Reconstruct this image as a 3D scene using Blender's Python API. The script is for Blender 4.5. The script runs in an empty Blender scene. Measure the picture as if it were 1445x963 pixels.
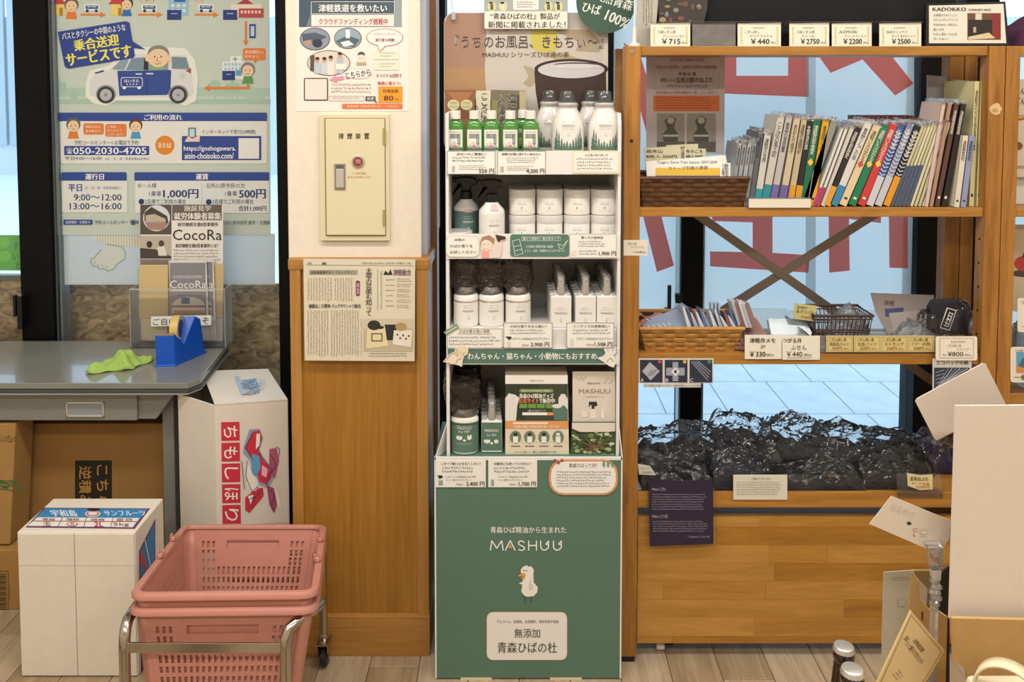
import bpy, bmesh, math, random
from mathutils import Vector, Matrix
random.seed(7)
SC = bpy.context.scene
COL = SC.collection
R = math.radians
# ---------------------------------------------------------------- camera, sky, lamps, exposure
F = 1200.0; CX = 722.5; PPY = 173.0; PITCH = R(3.0); H = 1.6
cd = bpy.data.cameras.new('camera'); cam = bpy.data.objects.new('camera', cd); COL.objects.link(cam)
cd.sensor_width = 36; cd.lens = F/1445*36; cd.shift_y = -(481.5-PPY)/1445
cd.clip_start = .05; cd.clip_end = 200
cam.location = (0, 0, H); cam.rotation_euler = (R(90)-PITCH, 0, 0)
SC.camera = cam
w = bpy.data.worlds.new('sky'); SC.world = w; w.use_nodes = True
bg = w.node_tree.nodes['Background']; bg.inputs[0].default_value = (.55, .785, 1.0, 1); bg.inputs[1].default_value = 2.15
def area(name, loc, size, sy, power, col=(1, .95, .90), rot=(0, 0, 0)):
    l = bpy.data.lights.new(name, 'AREA'); l.shape = 'RECTANGLE'; l.size = size; l.size_y = sy; l.energy = power; l.color = col
    o = bpy.data.objects.new(name, l); COL.objects.link(o); o.location = loc; o.rotation_euler = rot
    return o
for lx, ly in ((-1.3, 1.25), (0, 1.25), (1.3, 1.25), (-1.3, -.3), (0, -.3), (1.3, -.3)):
    area('ceiling_lamp', (lx, ly, 2.77), 1.1, .25, 18)
SC.view_settings.view_transform = 'Standard'; SC.view_settings.look = 'None'
SC.view_settings.exposure = 0.0; SC.view_settings.gamma = 1; SC.view_settings.use_curve_mapping = False
try:
    SC.cycles.use_denoising = True
    SC.cycles.transparent_max_bounces = 24; SC.cycles.max_bounces = 10
except Exception: pass

# ---------------------------------------------------------------- helpers
def lin(h):
    h = h.lstrip('#'); o = []
    if len(h) == 3: h = ''.join(c*2 for c in h)
    for i in (0, 2, 4):
        c = int(h[i:i+2], 16)/255
        o.append(c/12.92 if c <= .04045 else ((c+.055)/1.055)**2.4)
    return (*o, 1)
MATS = {}
def mat(name, col='#ffffff', rough=.6, metal=0, noise=0, nscale=30, bump=0, bscale=200, spec=.5, trans=0, coat=0):
    if name in MATS: return MATS[name]
    m = bpy.data.materials.new(name); m.use_nodes = True; nt = m.node_tree; p = nt.nodes['Principled BSDF']
    c = lin(col); p.inputs['Base Color'].default_value = c; p.inputs['Roughness'].default_value = rough
    p.inputs['Metallic'].default_value = metal; p.inputs['Specular IOR Level'].default_value = spec
    p.inputs['Transmission Weight'].default_value = trans; p.inputs['Coat Weight'].default_value = coat
    if noise or bump: tc = nt.nodes.new('ShaderNodeTexCoord')
    if noise:
        n = nt.nodes.new('ShaderNodeTexNoise'); n.inputs['Scale'].default_value = nscale; n.inputs['Detail'].default_value = 5
        nt.links.new(tc.outputs['Object'], n.inputs['Vector'])
        r = nt.nodes.new('ShaderNodeValToRGB')
        r.color_ramp.elements[0].color = (*[v*(1-noise) for v in c[:3]], 1); r.color_ramp.elements[1].color = (*[min(1, v*(1+noise*.6)) for v in c[:3]], 1)
        r.color_ramp.elements[0].position = .3; r.color_ramp.elements[1].position = .7
        nt.links.new(n.outputs['Fac'], r.inputs[0]); nt.links.new(r.outputs[0], p.inputs['Base Color'])
    if bump:
        n2 = nt.nodes.new('ShaderNodeTexNoise'); n2.inputs['Scale'].default_value = bscale; n2.inputs['Detail'].default_value = 4
        nt.links.new(tc.outputs['Object'], n2.inputs['Vector'])
        b = nt.nodes.new('ShaderNodeBump'); b.inputs['Strength'].default_value = bump; b.inputs['Distance'].default_value = .002
        nt.links.new(n2.outputs['Fac'], b.inputs['Height']); nt.links.new(b.outputs[0], p.inputs['Normal'])
    MATS[name] = m; return m
def wood(name, c1, c2, axis='z', rough=.42, sc=1.0, stretch=14, contrast=1):
    if name in MATS: return MATS[name]
    m = bpy.data.materials.new(name); m.use_nodes = True; nt = m.node_tree; p = nt.nodes['Principled BSDF']
    p.inputs['Roughness'].default_value = rough
    tc = nt.nodes.new('ShaderNodeTexCoord'); mp = nt.nodes.new('ShaderNodeMapping'); oi = nt.nodes.new('ShaderNodeObjectInfo')
    s = [stretch*sc]*3; s['xyz'.index(axis)] = 1.1*sc
    mp.inputs['Scale'].default_value = s
    nt.links.new(tc.outputs['Object'], mp.inputs['Vector'])
    ml = nt.nodes.new('ShaderNodeMath'); ml.operation = 'MULTIPLY'; ml.inputs[1].default_value = 37
    nt.links.new(oi.outputs['Random'], ml.inputs[0]); nt.links.new(ml.outputs[0], mp.inputs['Location'])
    n = nt.nodes.new('ShaderNodeTexNoise'); n.inputs['Scale'].default_value = 1.6; n.inputs['Detail'].default_value = 7; n.inputs['Distortion'].default_value = 1.2
    nt.links.new(mp.outputs[0], n.inputs['Vector'])
    n2 = nt.nodes.new('ShaderNodeTexNoise'); n2.inputs['Scale'].default_value = 9; n2.inputs['Detail'].default_value = 3
    nt.links.new(mp.outputs[0], n2.inputs['Vector'])
    mx = nt.nodes.new('ShaderNodeMix'); mx.inputs[0].default_value = .35
    nt.links.new(n.outputs['Fac'], mx.inputs[2]); nt.links.new(n2.outputs['Fac'], mx.inputs[3])
    r = nt.nodes.new('ShaderNodeValToRGB'); e = r.color_ramp.elements
    e[0].color = lin(c2); e[1].color = lin(c1); e[0].position = .5-.18/contrast; e[1].position = .5+.14/contrast
    nt.links.new(mx.outputs[0], r.inputs[0]); nt.links.new(r.outputs[0], p.inputs['Base Color'])
    b = nt.nodes.new('ShaderNodeBump'); b.inputs['Strength'].default_value = .12; b.inputs['Distance'].default_value = .001
    nt.links.new(mx.outputs[0], b.inputs['Height']); nt.links.new(b.outputs[0], p.inputs['Normal'])
    MATS[name] = m; return m
def film(name, col='#ffffff', alpha=.12, rough=.05, translucent=0, fres=1.45, bump=0, bscale=30):
    """thin clear sheet: transparent + diffuse/translucent share + fresnel gloss"""
    if name in MATS: return MATS[name]
    m = bpy.data.materials.new(name); m.use_nodes = True; nt = m.node_tree; nt.nodes.clear()
    out = nt.nodes.new('ShaderNodeOutputMaterial'); t = nt.nodes.new('ShaderNodeBsdfTransparent'); t.inputs[0].default_value = (1, 1, 1, 1) if alpha else lin(col)
    d = nt.nodes.new('ShaderNodeBsdfDiffuse'); d.inputs[0].default_value = lin(col)
    tl = nt.nodes.new('ShaderNodeBsdfTranslucent'); tl.inputs[0].default_value = lin(col)
    a = nt.nodes.new('ShaderNodeMixShader'); a.inputs[0].default_value = translucent
    nt.links.new(d.outputs[0], a.inputs[1]); nt.links.new(tl.outputs[0], a.inputs[2])
    b = nt.nodes.new('ShaderNodeMixShader'); b.inputs[0].default_value = alpha
    nt.links.new(t.outputs[0], b.inputs[1]); nt.links.new(a.outputs[0], b.inputs[2])
    g = nt.nodes.new('ShaderNodeBsdfGlossy'); g.inputs['Roughness'].default_value = rough
    fr = nt.nodes.new('ShaderNodeFresnel'); fr.inputs[0].default_value = fres
    c = nt.nodes.new('ShaderNodeMixShader'); nt.links.new(fr.outputs[0], c.inputs[0])
    nt.links.new(b.outputs[0], c.inputs[1]); nt.links.new(g.outputs[0], c.inputs[2]); nt.links.new(c.outputs[0], out.inputs[0])
    if bump:
        tc = nt.nodes.new('ShaderNodeTexCoord'); n2 = nt.nodes.new('ShaderNodeTexNoise'); n2.inputs['Scale'].default_value = bscale; n2.inputs['Detail'].default_value = 3
        nt.links.new(tc.outputs['Object'], n2.inputs['Vector'])
        bp = nt.nodes.new('ShaderNodeBump'); bp.inputs['Strength'].default_value = bump; bp.inputs['Distance'].default_value = .02
        nt.links.new(n2.outputs['Fac'], bp.inputs['Height'])
        for s in (g, fr, d): nt.links.new(bp.outputs[0], s.inputs['Normal'])
    MATS[name] = m; return m
def ink(h):
    return mat('ink_'+h.lstrip('#'), h, .55)

def ray(px, py):
    u = (px-CX)/F; v = -(py-PPY)/F; c, s = math.cos(PITCH), math.sin(PITCH)
    return Vector((u, c+v*s, v*c-s))
def P(px, py, Y):
    d = ray(px, py); return Vector((0, 0, H)) + d*(Y/d.y)
def PZ(px, py, z):
    d = ray(px, py); return Vector((0, 0, H)) + d*((z-H)/d.z)
def onplane(px, py, p0, n):
    d = ray(px, py); o = Vector((0, 0, H)); return o + d*((p0-o).dot(n)/d.dot(n))
def zat(py, Y): return P(722, py, Y).z
def xat(px, py, Y): return P(px, py, Y).x
ORG = {}
def setp(o, label=None, cat=None, group=None, kind=None):
    if label: o['label'] = label
    if cat: o['category'] = cat
    if group: o['group'] = group
    if kind: o['kind'] = kind
    return o
def empty(name, loc, label=None, cat=None, group=None, kind=None, rot=None):
    o = bpy.data.objects.new(name, None); COL.objects.link(o); o.location = loc; o.empty_display_size = .05
    if rot: o.rotation_euler = rot
    ORG[o.name] = Vector(loc); return setp(o, label, cat, group, kind)
class MB:
    def __init__(s): s.v = []; s.f = []; s.mi = []; s.cur = 0
    def add(s, vs, fs):
        k = len(s.v); s.v += [tuple(q) for q in vs]; s.f += [tuple(i+k for i in f) for f in fs]; s.mi += [s.cur]*len(fs); return s
    def box(s, x0, x1, y0, y1, z0, z1, M=None):
        vs = [Vector(q) for q in ((x0,y0,z0),(x1,y0,z0),(x1,y1,z0),(x0,y1,z0),(x0,y0,z1),(x1,y0,z1),(x1,y1,z1),(x0,y1,z1))]
        if M: vs = [M @ q for q in vs]
        return s.add(vs, [(0,3,2,1),(4,5,6,7),(0,1,5,4),(1,2,6,5),(2,3,7,6),(3,0,4,7)])
    def prism(s, pts, vec, M=None):
        """closed outline (3-D points) extruded along vec"""
        n = len(pts); a = [Vector(q) for q in pts]; b = [q+Vector(vec) for q in a]
        if M: a = [M@q for q in a]; b = [M@q for q in b]
        return s.add(a+b, [tuple(range(n)), tuple(range(2*n-1, n-1, -1))] + [(i, i+n, (i+1) % n+n, (i+1) % n) for i in range(n)])
    def tube(s, path, r, n=8, cap=True):
        path = [Vector(q) for q in path]; rings = []; prev = None
        for i, q in enumerate(path):
            t = (path[min(i+1, len(path)-1)]-path[max(i-1, 0)]).normalized()
            if prev is None:
                a = Vector((0, 0, 1)) if abs(t.z) < .9 else Vector((1, 0, 0)); prev = t.cross(a).normalized()
            else: prev = (prev-t*prev.dot(t)).normalized()
            bb = t.cross(prev); rr = r[i] if isinstance(r, (list, tuple)) else r
            rings.append([q+prev*(rr*math.cos(2*math.pi*k/n))+bb*(rr*math.sin(2*math.pi*k/n)) for k in range(n)])
        vs = [q for g in rings for q in g]; fs = []
        for i in range(len(path)-1):
            for k in range(n): fs.append((i*n+k, i*n+(k+1) % n, (i+1)*n+(k+1) % n, (i+1)*n+k))
        if cap: fs += [tuple(range(n-1, -1, -1)), tuple((len(path)-1)*n+k for k in range(n))]
        return s.add(vs, fs)
    def lathe(s, prof, c=(0, 0, 0), n=24, sx=1, sy=1, M=None):
        """profile of (r,z) turned about z; flat ends are closed"""
        c = Vector(c); vs = []; fs = []
        for r, z in prof:
            for k in range(n):
                q = Vector((r*sx*math.cos(2*math.pi*k/n), r*sy*math.sin(2*math.pi*k/n), z))
                vs.append((M @ q if M else q)+c)
        for i in range(len(prof)-1):
            for k in range(n): fs.append((i*n+k, i*n+(k+1) % n, (i+1)*n+(k+1) % n, (i+1)*n+k))
        fs += [tuple(range(n-1, -1, -1)), tuple((len(prof)-1)*n+k for k in range(n))]
        return s.add(vs, fs)
    def grid(s, fn, nu, nv):
        vs = [fn(i/nu, j/nv) for j in range(nv+1) for i in range(nu+1)]
        return s.add(vs, [(j*(nu+1)+i, j*(nu+1)+i+1, (j+1)*(nu+1)+i+1, (j+1)*(nu+1)+i) for j in range(nv) for i in range(nu)])
    def build(s, name, m, parent=None, smooth=False, local=False, bevel=0, solid=0, org=None, seg=2, sub=0, auto=True):
        me = bpy.data.meshes.new(name)
        if local: o0 = Vector((0, 0, 0))
        elif parent is not None: o0 = ORG[parent.name]
        elif org is not None: o0 = Vector(org)
        else:
            xs, ys, zs = zip(*s.v); o0 = Vector(((min(xs)+max(xs))/2, (min(ys)+max(ys))/2, min(zs)))
        me.from_pydata([(a-o0.x, b-o0.y, c-o0.z) for a, b, c in s.v], [], s.f)
        ms = m if isinstance(m, (list, tuple)) else [m]
        for q in ms: me.materials.append(q)
        if any(s.mi): me.polygons.foreach_set('material_index', s.mi)
        bm = bmesh.new(); bm.from_mesh(me); bmesh.ops.remove_doubles(bm, verts=bm.verts, dist=1e-6) if smooth else None
        if not s.__dict__.get('keep'): bmesh.ops.recalc_face_normals(bm, faces=bm.faces)
        bm.to_mesh(me); bm.free()
        if smooth:
            me.polygons.foreach_set('use_smooth', [True]*len(me.polygons))
            if auto: me.set_sharp_from_angle(angle=R(40))
        o = bpy.data.objects.new(name, me); COL.objects.link(o)
        if parent is not None: o.parent = parent; ORG[o.name] = ORG[parent.name] if not local else Vector((0,0,0))
        else: o.location = o0; ORG[o.name] = o0
        if bevel:
            md = o.modifiers.new('bevel', 'BEVEL'); md.width = bevel; md.segments = seg; md.limit_method = 'ANGLE'; md.angle_limit = R(40)
        if solid:
            md = o.modifiers.new('solid', 'SOLIDIFY'); md.thickness = solid; md.offset = 0
        if sub:
            md = o.modifiers.new('sub', 'SUBSURF'); md.levels = sub; md.render_levels = sub
        return o
def dup(root, loc, rotz=None, label=None, group=None, rot=None):
    r = root.copy(); COL.objects.link(r); r.location = loc; ORG[r.name] = Vector(loc)
    if rotz is not None: r.rotation_euler = (0, 0, rotz)
    if rot is not None: r.rotation_euler = rot
    if label: r['label'] = label
    if group: r['group'] = group
    for ch in list(root.children):
        c = ch.copy(); COL.objects.link(c); c.parent = r
        for g in list(ch.children):
            d = g.copy(); COL.objects.link(d); d.parent = c
    return r
# text as flat mesh
GC = {}
def glyphs(s, bold=0):
    k = (s, bold)
    if k in GC: return GC[k]
    cu = bpy.data.curves.new('t', 'FONT'); cu.body = s; cu.resolution_u = 2; cu.offset = bold; cu.space_line = .82 if '\n' in s and all(len(q) <= 1 for q in s.split('\n')) else 1.1
    cu.align_x = 'CENTER' if '\n' in s else 'LEFT'
    ob = bpy.data.objects.new('t', cu)
    me = bpy.data.meshes.new_from_object(ob)
    me.calc_loop_triangles()
    vs = [(v.co.x, v.co.y) for v in me.vertices]; fs = [tuple(p.vertices) for p in me.polygons]
    bpy.data.objects.remove(ob); bpy.data.curves.remove(cu); bpy.data.meshes.remove(me)
    if not vs: vs = [(0, 0), (1, 1)]
    xs = [v[0] for v in vs]; ys = [v[1] for v in vs]
    GC[k] = (vs, fs, (min(xs), max(xs), min(ys), max(ys))); return GC[k]
class Pr:
    """flat print: shapes and lettering laid on a surface given by mp(u, v, layer) -> point"""
    def __init__(s, mp, step=.0003): s.mp = mp; s.d = {}; s.step = step
    def raw(s, pts, fs, col, L):
        v, f = s.d.setdefault(col, ([], [])); k = len(v); s.c = getattr(s, 'c', 0)+1; e = s.c*s.step*.02
        v += [s.mp(a, b, L*s.step+e) for a, b in pts]; f += [tuple(i+k for i in q) for q in fs]
    def poly(s, pts, col, L=1): s.raw(pts, [tuple(range(len(pts)))], col, L)
    def rect(s, x0, y0, x1, y1, col, L=1, rot=0, n=1):
        cx, cy = (x0+x1)/2, (y0+y1)/2; c, q = math.cos(R(rot)), math.sin(R(rot)); ps = []
        for i in range(n+1):
            for yy in (y0, y1):
                xx = x0+(x1-x0)*i/n; ps.append((cx+(xx-cx)*c-(yy-cy)*q, cy+(xx-cx)*q+(yy-cy)*c))
        s.raw(ps, [(2*i, 2*i+2, 2*i+3, 2*i+1) for i in range(n)], col, L)
    def frame(s, x0, y0, x1, y1, wd, col, L=1):
        s.rect(x0, y0, x1, y0+wd, col, L); s.rect(x0, y1-wd, x1, y1, col, L); s.rect(x0, y0, x0+wd, y1, col, L); s.rect(x1-wd, y0, x1, y1, col, L)
    def rr(s, x0, y0, x1, y1, r, col, L=1):
        ps = []
        for cx, cy, a in ((x1-r, y1-r, 0), (x0+r, y1-r, 90), (x0+r, y0+r, 180), (x1-r, y0+r, 270)):
            for k in range(5): t = R(a+k*22.5); ps.append((cx+r*math.cos(t), cy+r*math.sin(t)))
        s.poly(ps, col, L)
    def ell(s, cx, cy, rx, ry, col, L=1, n=20, a0=0, a1=360):
        s.poly([(cx+rx*math.cos(R(a0+(a1-a0)*k/n)), cy+ry*math.sin(R(a0+(a1-a0)*k/n))) for k in range(n if a1-a0 == 360 else n+1)], col, L)
    def line(s, pts, wd, col, L=2):
        for (ax, ay), (bx, by) in zip(pts, pts[1:]):
            l = math.hypot(bx-ax, by-ay) or 1; nx, ny = -(by-ay)/l*wd/2, (bx-ax)/l*wd/2
            s.poly([(ax+nx, ay+ny), (bx+nx, by+ny), (bx-nx, by-ny), (ax-nx, ay-ny)], col, L)
    def text(s, t, x0, y0, x1, y1, col, L=3, rot=0, bold=0, skew=0):
        if bold and not s.__dict__.get('_b'):
            hpx = abs(y1-y0)/(1+t.count('\n')) if rot not in (90, -90, 270) else abs(x1-x0); k = hpx*min(bold, .05)*.9; s._b = 1
            for ox, oy in ((-k, 0), (k, 0), (0, k*.5)): s.text(t, x0+ox, y0+oy, x1+ox, y1+oy, col, L, rot, 0, skew)
            s._b = 0; return
        vs, fs, (a, b, c, d) = glyphs(t, 0); cx, cy = (x0+x1)/2, (y0+y1)/2; co, q = math.cos(R(rot)), math.sin(R(rot)); ps = []
        if rot in (90, -90, 270):
            hw, hh = (y1-y0)/2, (x1-x0)/2; X0, X1, Y0, Y1 = cx-hw, cx+hw, cy-hh, cy+hh
        else: X0, X1, Y0, Y1 = x0, x1, y0, y1
        for gx, gy in vs:
            tx = (gx-a)/max(b-a, 1e-6); ty = (gy-c)/max(d-c, 1e-6)
            u = X0+(X1-X0)*tx+skew*(ty-.5)*(Y1-Y0); v = Y1-(Y1-Y0)*ty
            ps.append((cx+(u-cx)*co-(v-cy)*q, cy+(u-cx)*q+(v-cy)*co))
        s.raw(ps, fs, col, L)
    def para(s, x0, y0, x1, y1, n, col, L=3, rot=0, cw=.9, vert=False, seed=1, ragged=.15, fill=.62):
        """rows of marks too small to read"""
        rd = random.Random(seed+int(x0*7+y0*13)); cx, cy = (x0+x1)/2, (y0+y1)/2; co, q = math.cos(R(rot)), math.sin(R(rot)); ps = []; fs = []
        span = (x1-x0) if vert else (y1-y0); ln = (y1-y0) if vert else (x1-x0); row = span/n; h = row*fill
        for i in range(n):
            end = ln*(1-rd.random()*ragged); p = 0
            while p < end-h*.5:
                for k in range(3):
                    a, b = (p+rd.random()*h*.5, rd.random()*h*.6); ww, hh = (h*.75, h*.16) if rd.random() < .5 else (h*.16, h*.75)
                    ww = min(ww, max(h*.2, p+h*cw-a)); hh = min(hh, h-b)
                    if vert: u0, v0, u1, v1 = x1-row*(i+1)+b, y0+a, x1-row*(i+1)+b+hh, y0+a+ww
                    else: u0, v0, u1, v1 = x0+a, y0+row*i+b, x0+a+ww, y0+row*i+b+hh
                    kk = len(ps)
                    for u, v in ((u0, v0), (u1, v0), (u1, v1), (u0, v1)): ps.append((cx+(u-cx)*co-(v-cy)*q, cy+(u-cx)*q+(v-cy)*co))
                    fs.append((kk, kk+1, kk+2, kk+3))
                p += h*cw*1.12
        s.raw(ps, fs, col, L)
    def build(s, parent, name='print', local=False, o0=None, label=None):
        if not s.d: return None
        b = MB(); b.keep = True; ms = []
        for i, (c, (v, f)) in enumerate(s.d.items()):
            b.cur = i; b.add(v, f); ms.append(ink(c) if isinstance(c, str) else c)
        o = b.build(name, ms, parent, local=local)
        if label: o['label'] = label
        return o
NY = Vector((0, -1, 0))
class Sheet(Pr):
    """a sheet, card or board whose outline (photo px) is laid on a real plane; print authored on that plane"""
    def __init__(s, name, outline, Y, col='#f4f1ea', th=.001, label=None, cat=None, group=None, parent=None, n=None, m=None, p0=None, bevel=0, step=.0003, rough=.55):
        s.n = Vector(n).normalized() if n else NY; s.p0 = Vector(p0) if p0 is not None else Vector((0, Y, 0))
        if len(outline) == 4 and not isinstance(outline[0], (tuple, list)):
            x0, y0, x1, y1 = outline; outline = [(x0, y0), (x1, y0), (x1, y1), (x0, y1)]
        pts = [onplane(a, b, s.p0, s.n) for a, b in outline]
        b = MB(); b.prism(pts, -s.n*th)
        s.o = b.build(name, m or mat('paper_'+col.lstrip('#'), col, rough), parent, bevel=bevel)
        if parent is None or label: setp(s.o, label, cat, group)
        Pr.__init__(s, lambda u, v, l: onplane(u, v, s.p0, s.n)+s.n*(l+.0002), step)
    def done(s, name='print'): s.build(s.o, name); return s.o
def rrect(x0, y0, x1, y1, r, n=4):
    ps = []
    for cx, cy, a in ((x1-r, y1-r, 0), (x0+r, y1-r, 90), (x0+r, y0+r, 180), (x1-r, y0+r, 270)):
        for k in range(n+1): t = R(a+k*90/n); ps.append((cx+r*math.cos(t), cy+r*math.sin(t)))
    return ps
WOODV = wood('wood_upright', '#b57e38', '#8a5a20', 'z', sc=1.3)
WOODH = wood('wood_board', '#ba853b', '#916122', 'x', sc=1.3)
WHITE = mat('white_board', '#e2e0da', .5)
BLACK = mat('black_metal', '#0d0d0f', .4)
CHROME = mat('chrome', '#c9c6bf', .22, 1)
CLEAR = film('clear_plastic', '#ffffff', .06, .05)
# ---------------------------------------------------------------- the room
GY = 2.95
def struct(mb, name, m, parent=None, **k):
    o = mb.build(name, m, parent, **k)
    if parent is None: o['kind'] = 'structure'
    return o
plaster = mat('plaster', '#e9e0cf', .85, noise=.03, nscale=40, bump=.35, bscale=350)
fl = struct(MB().box(-2.3, 2.5, -2.1, 3.0, -.06, -.002), 'floor', mat('floor_joint', '#5d4a35', .8))
PL = [wood('plank_%d' % i, a, b, 'y', .5, sc=1.6, stretch=16, contrast=.9) for i, (a, b) in enumerate((('#b9a58a', '#9a8568'), ('#b09b7d', '#8f7a5e'), ('#bfac92', '#a08b6e'), ('#ab9575', '#897356')))]
pw = .136; meshes = {}
def plank(x0, y0, y1, mi):
    k = (round(y1-y0, 2), mi)
    if k not in meshes:
        b = MB().box(0, pw-.002, 0, y1-y0-.002, -.012, 0); o = b.build('plank', PL[mi], fl, local=True, bevel=.0015, seg=1)
        meshes[k] = o
    else:
        o = meshes[k].copy(); COL.objects.link(o)
    o.parent = fl; o.location = Vector((x0, y0, .0))-ORG['floor']; return o
rd = random.Random(3)
for i in range(-13, 15):
    y = 1.35 - rd.random()*.9
    if i < -13: continue
    while y < 2.93:
        ye = min(y+.915, 2.94)
        plank(i*pw+.02, y, ye, rd.randrange(4)); y = ye
        if ye >= 2.93: break
fl2 = MB().box(-2.3, 2.5, -2.1, .45, -.004, 0); struct(fl2, 'floor_near', PL[0])
struct(MB().box(-2.3, 2.5, -2.1, 3.0, 2.8, 2.9), 'ceiling', mat('ceiling_board', '#eeeae2', .9))
struct(MB().box(-2.4, -2.3, -2.1, 3.0, 0, 2.8), 'wall_left', plaster)
struct(MB().box(2.5, 2.6, -2.1, 3.0, 0, 2.8), 'wall_right', plaster)
struct(MB().box(-2.4, 2.6, -2.2, -2.1, 0, 2.8), 'wall_back', plaster)
struct(MB().box(-2.3, 2.5, 2.95, 3.05, 2.45, 2.8), 'wall_front', plaster)
# glazed front: window_1 with black frame members and panes
win = empty('window_1', (0, GY, 0), kind='structure')
frm = mat('window_frame_black', '#050506', .55, spec=.2)
def mull(pxa, pxb, py, y0=GY-.05, y1=GY+.06, z0=0, z1=2.45):
    a, b = P(pxa, py, y0).x, P(pxb, py, y0).x
    MB().box(a, b, y0, y1, z0, z1).build('mullion', frm, win, bevel=.002, seg=1); return a, b
mx = [mull(24, 70, 240), mull(391, 411, 240), mull(608, 629, 240), mull(856, 866, 120), mull(961, 991, 450), mull(1292, 1326, 450), mull(1352, 1398, 450)]  # last mullion added to black out the bright gap by the right rear posts
# aluminium edge strips beside the frames
for px in (73.5, 80): a = P(px, 240, GY-.03).x; MB().box(a, a+.007, GY-.03, GY+.02, 0, 2.45).build('glazing_bead', mat('bead', '#7d8790', .4, .6), win)
for px in (958.5, 992): a = P(px, 450, GY-.03).x; MB().box(a, a+.004, GY-.03, GY+.02, 0, 2.45).build('glazing_bead', mat('bead_pale', '#b9cbd6', .3, .3), win)
MB().box(-2.3, 2.5, GY-.04, GY+.05, 0, .06).build('bottom_rail', frm, win)
MB().box(-2.3, 2.5, GY-.04, GY+.05, 2.38, 2.45).build('top_rail', frm, win)
edges = [-2.3]+[e for m in mx for e in m]+[2.5]
glassm = film('window_glass', '#dfeef5', .02, .02, 0, 1.3)
for i in range(0, len(edges), 2):
    if edges[i+1]-edges[i] > .02: MB().box(edges[i], edges[i+1], GY, GY+.006, .06, 2.38).build('pane', glassm, win)
# door pull and lock on the glazed door
b = MB(); p0 = P(944, 402, GY-.06); p1 = P(944, 428, GY-.06); b.box(p0.x-.006, p0.x+.006, GY-.075, GY-.06, p1.z-.04, p0.z); b.box(p0.x-.006, p0.x+.006, GY-.075, GY-.0, p1.z-.04, p1.z-.028)
b.build('door_pull', BLACK, win, bevel=.002)
p0 = P(957, 418, GY-.06); MB().lathe([(.012, 0), (.014, .03)], (p0.x, GY-.07, p0.z-.02), 16).build('lock', BLACK, win)
p0 = P(34, 432, GY-.06); b = MB(); b.box(p0.x-.012, p0.x+.006, GY-.085, GY-.05, p0.z-.075, p0.z+.04); b.box(p0.x-.022, p0.x-.012, GY-.09, GY-.075, p0.z-.03, p0.z+.045); b.build('latch', BLACK, win, bevel=.003)
# brown strand board outside the lower glass on the left
def osb():
    m = bpy.data.materials.new('strand_board'); m.use_nodes = True; nt = m.node_tree; p = nt.nodes['Principled BSDF']; p.inputs['Roughness'].default_value = .7
    tc = nt.nodes.new('ShaderNodeTexCoord'); mp = nt.nodes.new('ShaderNodeMapping'); mp.inputs['Scale'].default_value = (17, 1, 30)
    nt.links.new(tc.outputs['Object'], mp.inputs[0])
    n = nt.nodes.new('ShaderNodeTexNoise'); n.inputs['Scale'].default_value = 1; n.inputs['Detail'].default_value = 6; n.inputs['Distortion'].default_value = 1.5
    v = nt.nodes.new('ShaderNodeTexVoronoi'); v.inputs['Scale'].default_value = 1.6; v.inputs['Randomness'].default_value = 1
    nt.links.new(mp.outputs[0], n.inputs['Vector']); nt.links.new(n.outputs['Color'], v.inputs['Vector'])
    r = nt.nodes.new('ShaderNodeValToRGB'); e = r.color_ramp.elements; e[0].color = lin('#7a5c34'); e[1].color = lin('#e6c48f'); e[0].position = .3; e[1].position = .68
    nt.links.new(n.outputs['Fac'], r.inputs[0]); nt.links.new(r.outputs[0], p.inputs['Base Color']); return m
OSB = osb()
a = P(84, 401, 3.06); c = P(392, 401, 3.06)
struct(MB().box(a.x-.02, -.66, 3.06, 3.08, 0, a.z), 'wall_outside_low', OSB)
a2 = P(0, 396, 3.06); struct(MB().box(-2.3, a.x-.03, 3.06, 3.08, 0, a2.z), 'wall_outside_low', OSB)
struct(MB().box(-2.3, a.x-.03, 3.055, 3.085, a2.z, a2.z+.02), 'trim_1', mat('capping', '#8d8a80', .6))
# pillar: plastered above, wood cased below
cy = 2.30; xl = P(407, 360, cy).x; xr = P(595, 360, cy).x; zc = P(500, 364, cy).z
pil = struct(MB().box(xl, xr, cy, GY-.05, zc-.02, 2.8), 'wall_pillar', plaster, bevel=.004)
struct(MB().box(xr-.002, xr+.012, cy+.03, cy+.2, 0, 2.8), 'trim_2', mat('pillar_side', '#b8bfc9', .6))
struct(MB().box(xr+.002, xr+.03, cy+.14, cy+.2, 0, 2.8), 'trim_3', wood('wood_jamb', '#94602f', '#7c4c22', 'z'))
cas = empty('wall_casing', ((xl+xr)/2, cy, 0), kind='structure')
x0, x1 = P(410, 500, cy-.02).x, P(604, 500, cy-.02).x
PAN = wood('veneer_panel', '#ab7a30', '#94641f', 'z', sc=.9, stretch=26)
FRW = wood('veneer_frame', '#b98845', '#a1722f', 'z', sc=1, stretch=20)
FRH = wood('veneer_rail', '#b78443', '#9c6c2c', 'x', sc=1, stretch=20)
MB().box(x0+.004, x1-.004, cy-.012, cy+.1, .09, zc-.005).build('panel', PAN, cas)
MB().box(x0, x0+.03, cy-.02, cy+.16, .1, zc).build('stile', FRW, cas, bevel=.002)
MB().box(x1-.032, x1, cy-.02, cy+.16, .1, zc).build('stile', FRW, cas, bevel=.002)
MB().box(x0-.004, x1+.006, cy-.022, cy+.16, zc-.03, zc+.002).build('top_rail', FRH, cas, bevel=.004)
zb = P(500, 862, cy).z
MB().box(x0-.002, x1+.002, cy-.026, cy+.16, 0, zb).build('baseboard', FRH, cas, bevel=.002)
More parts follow.
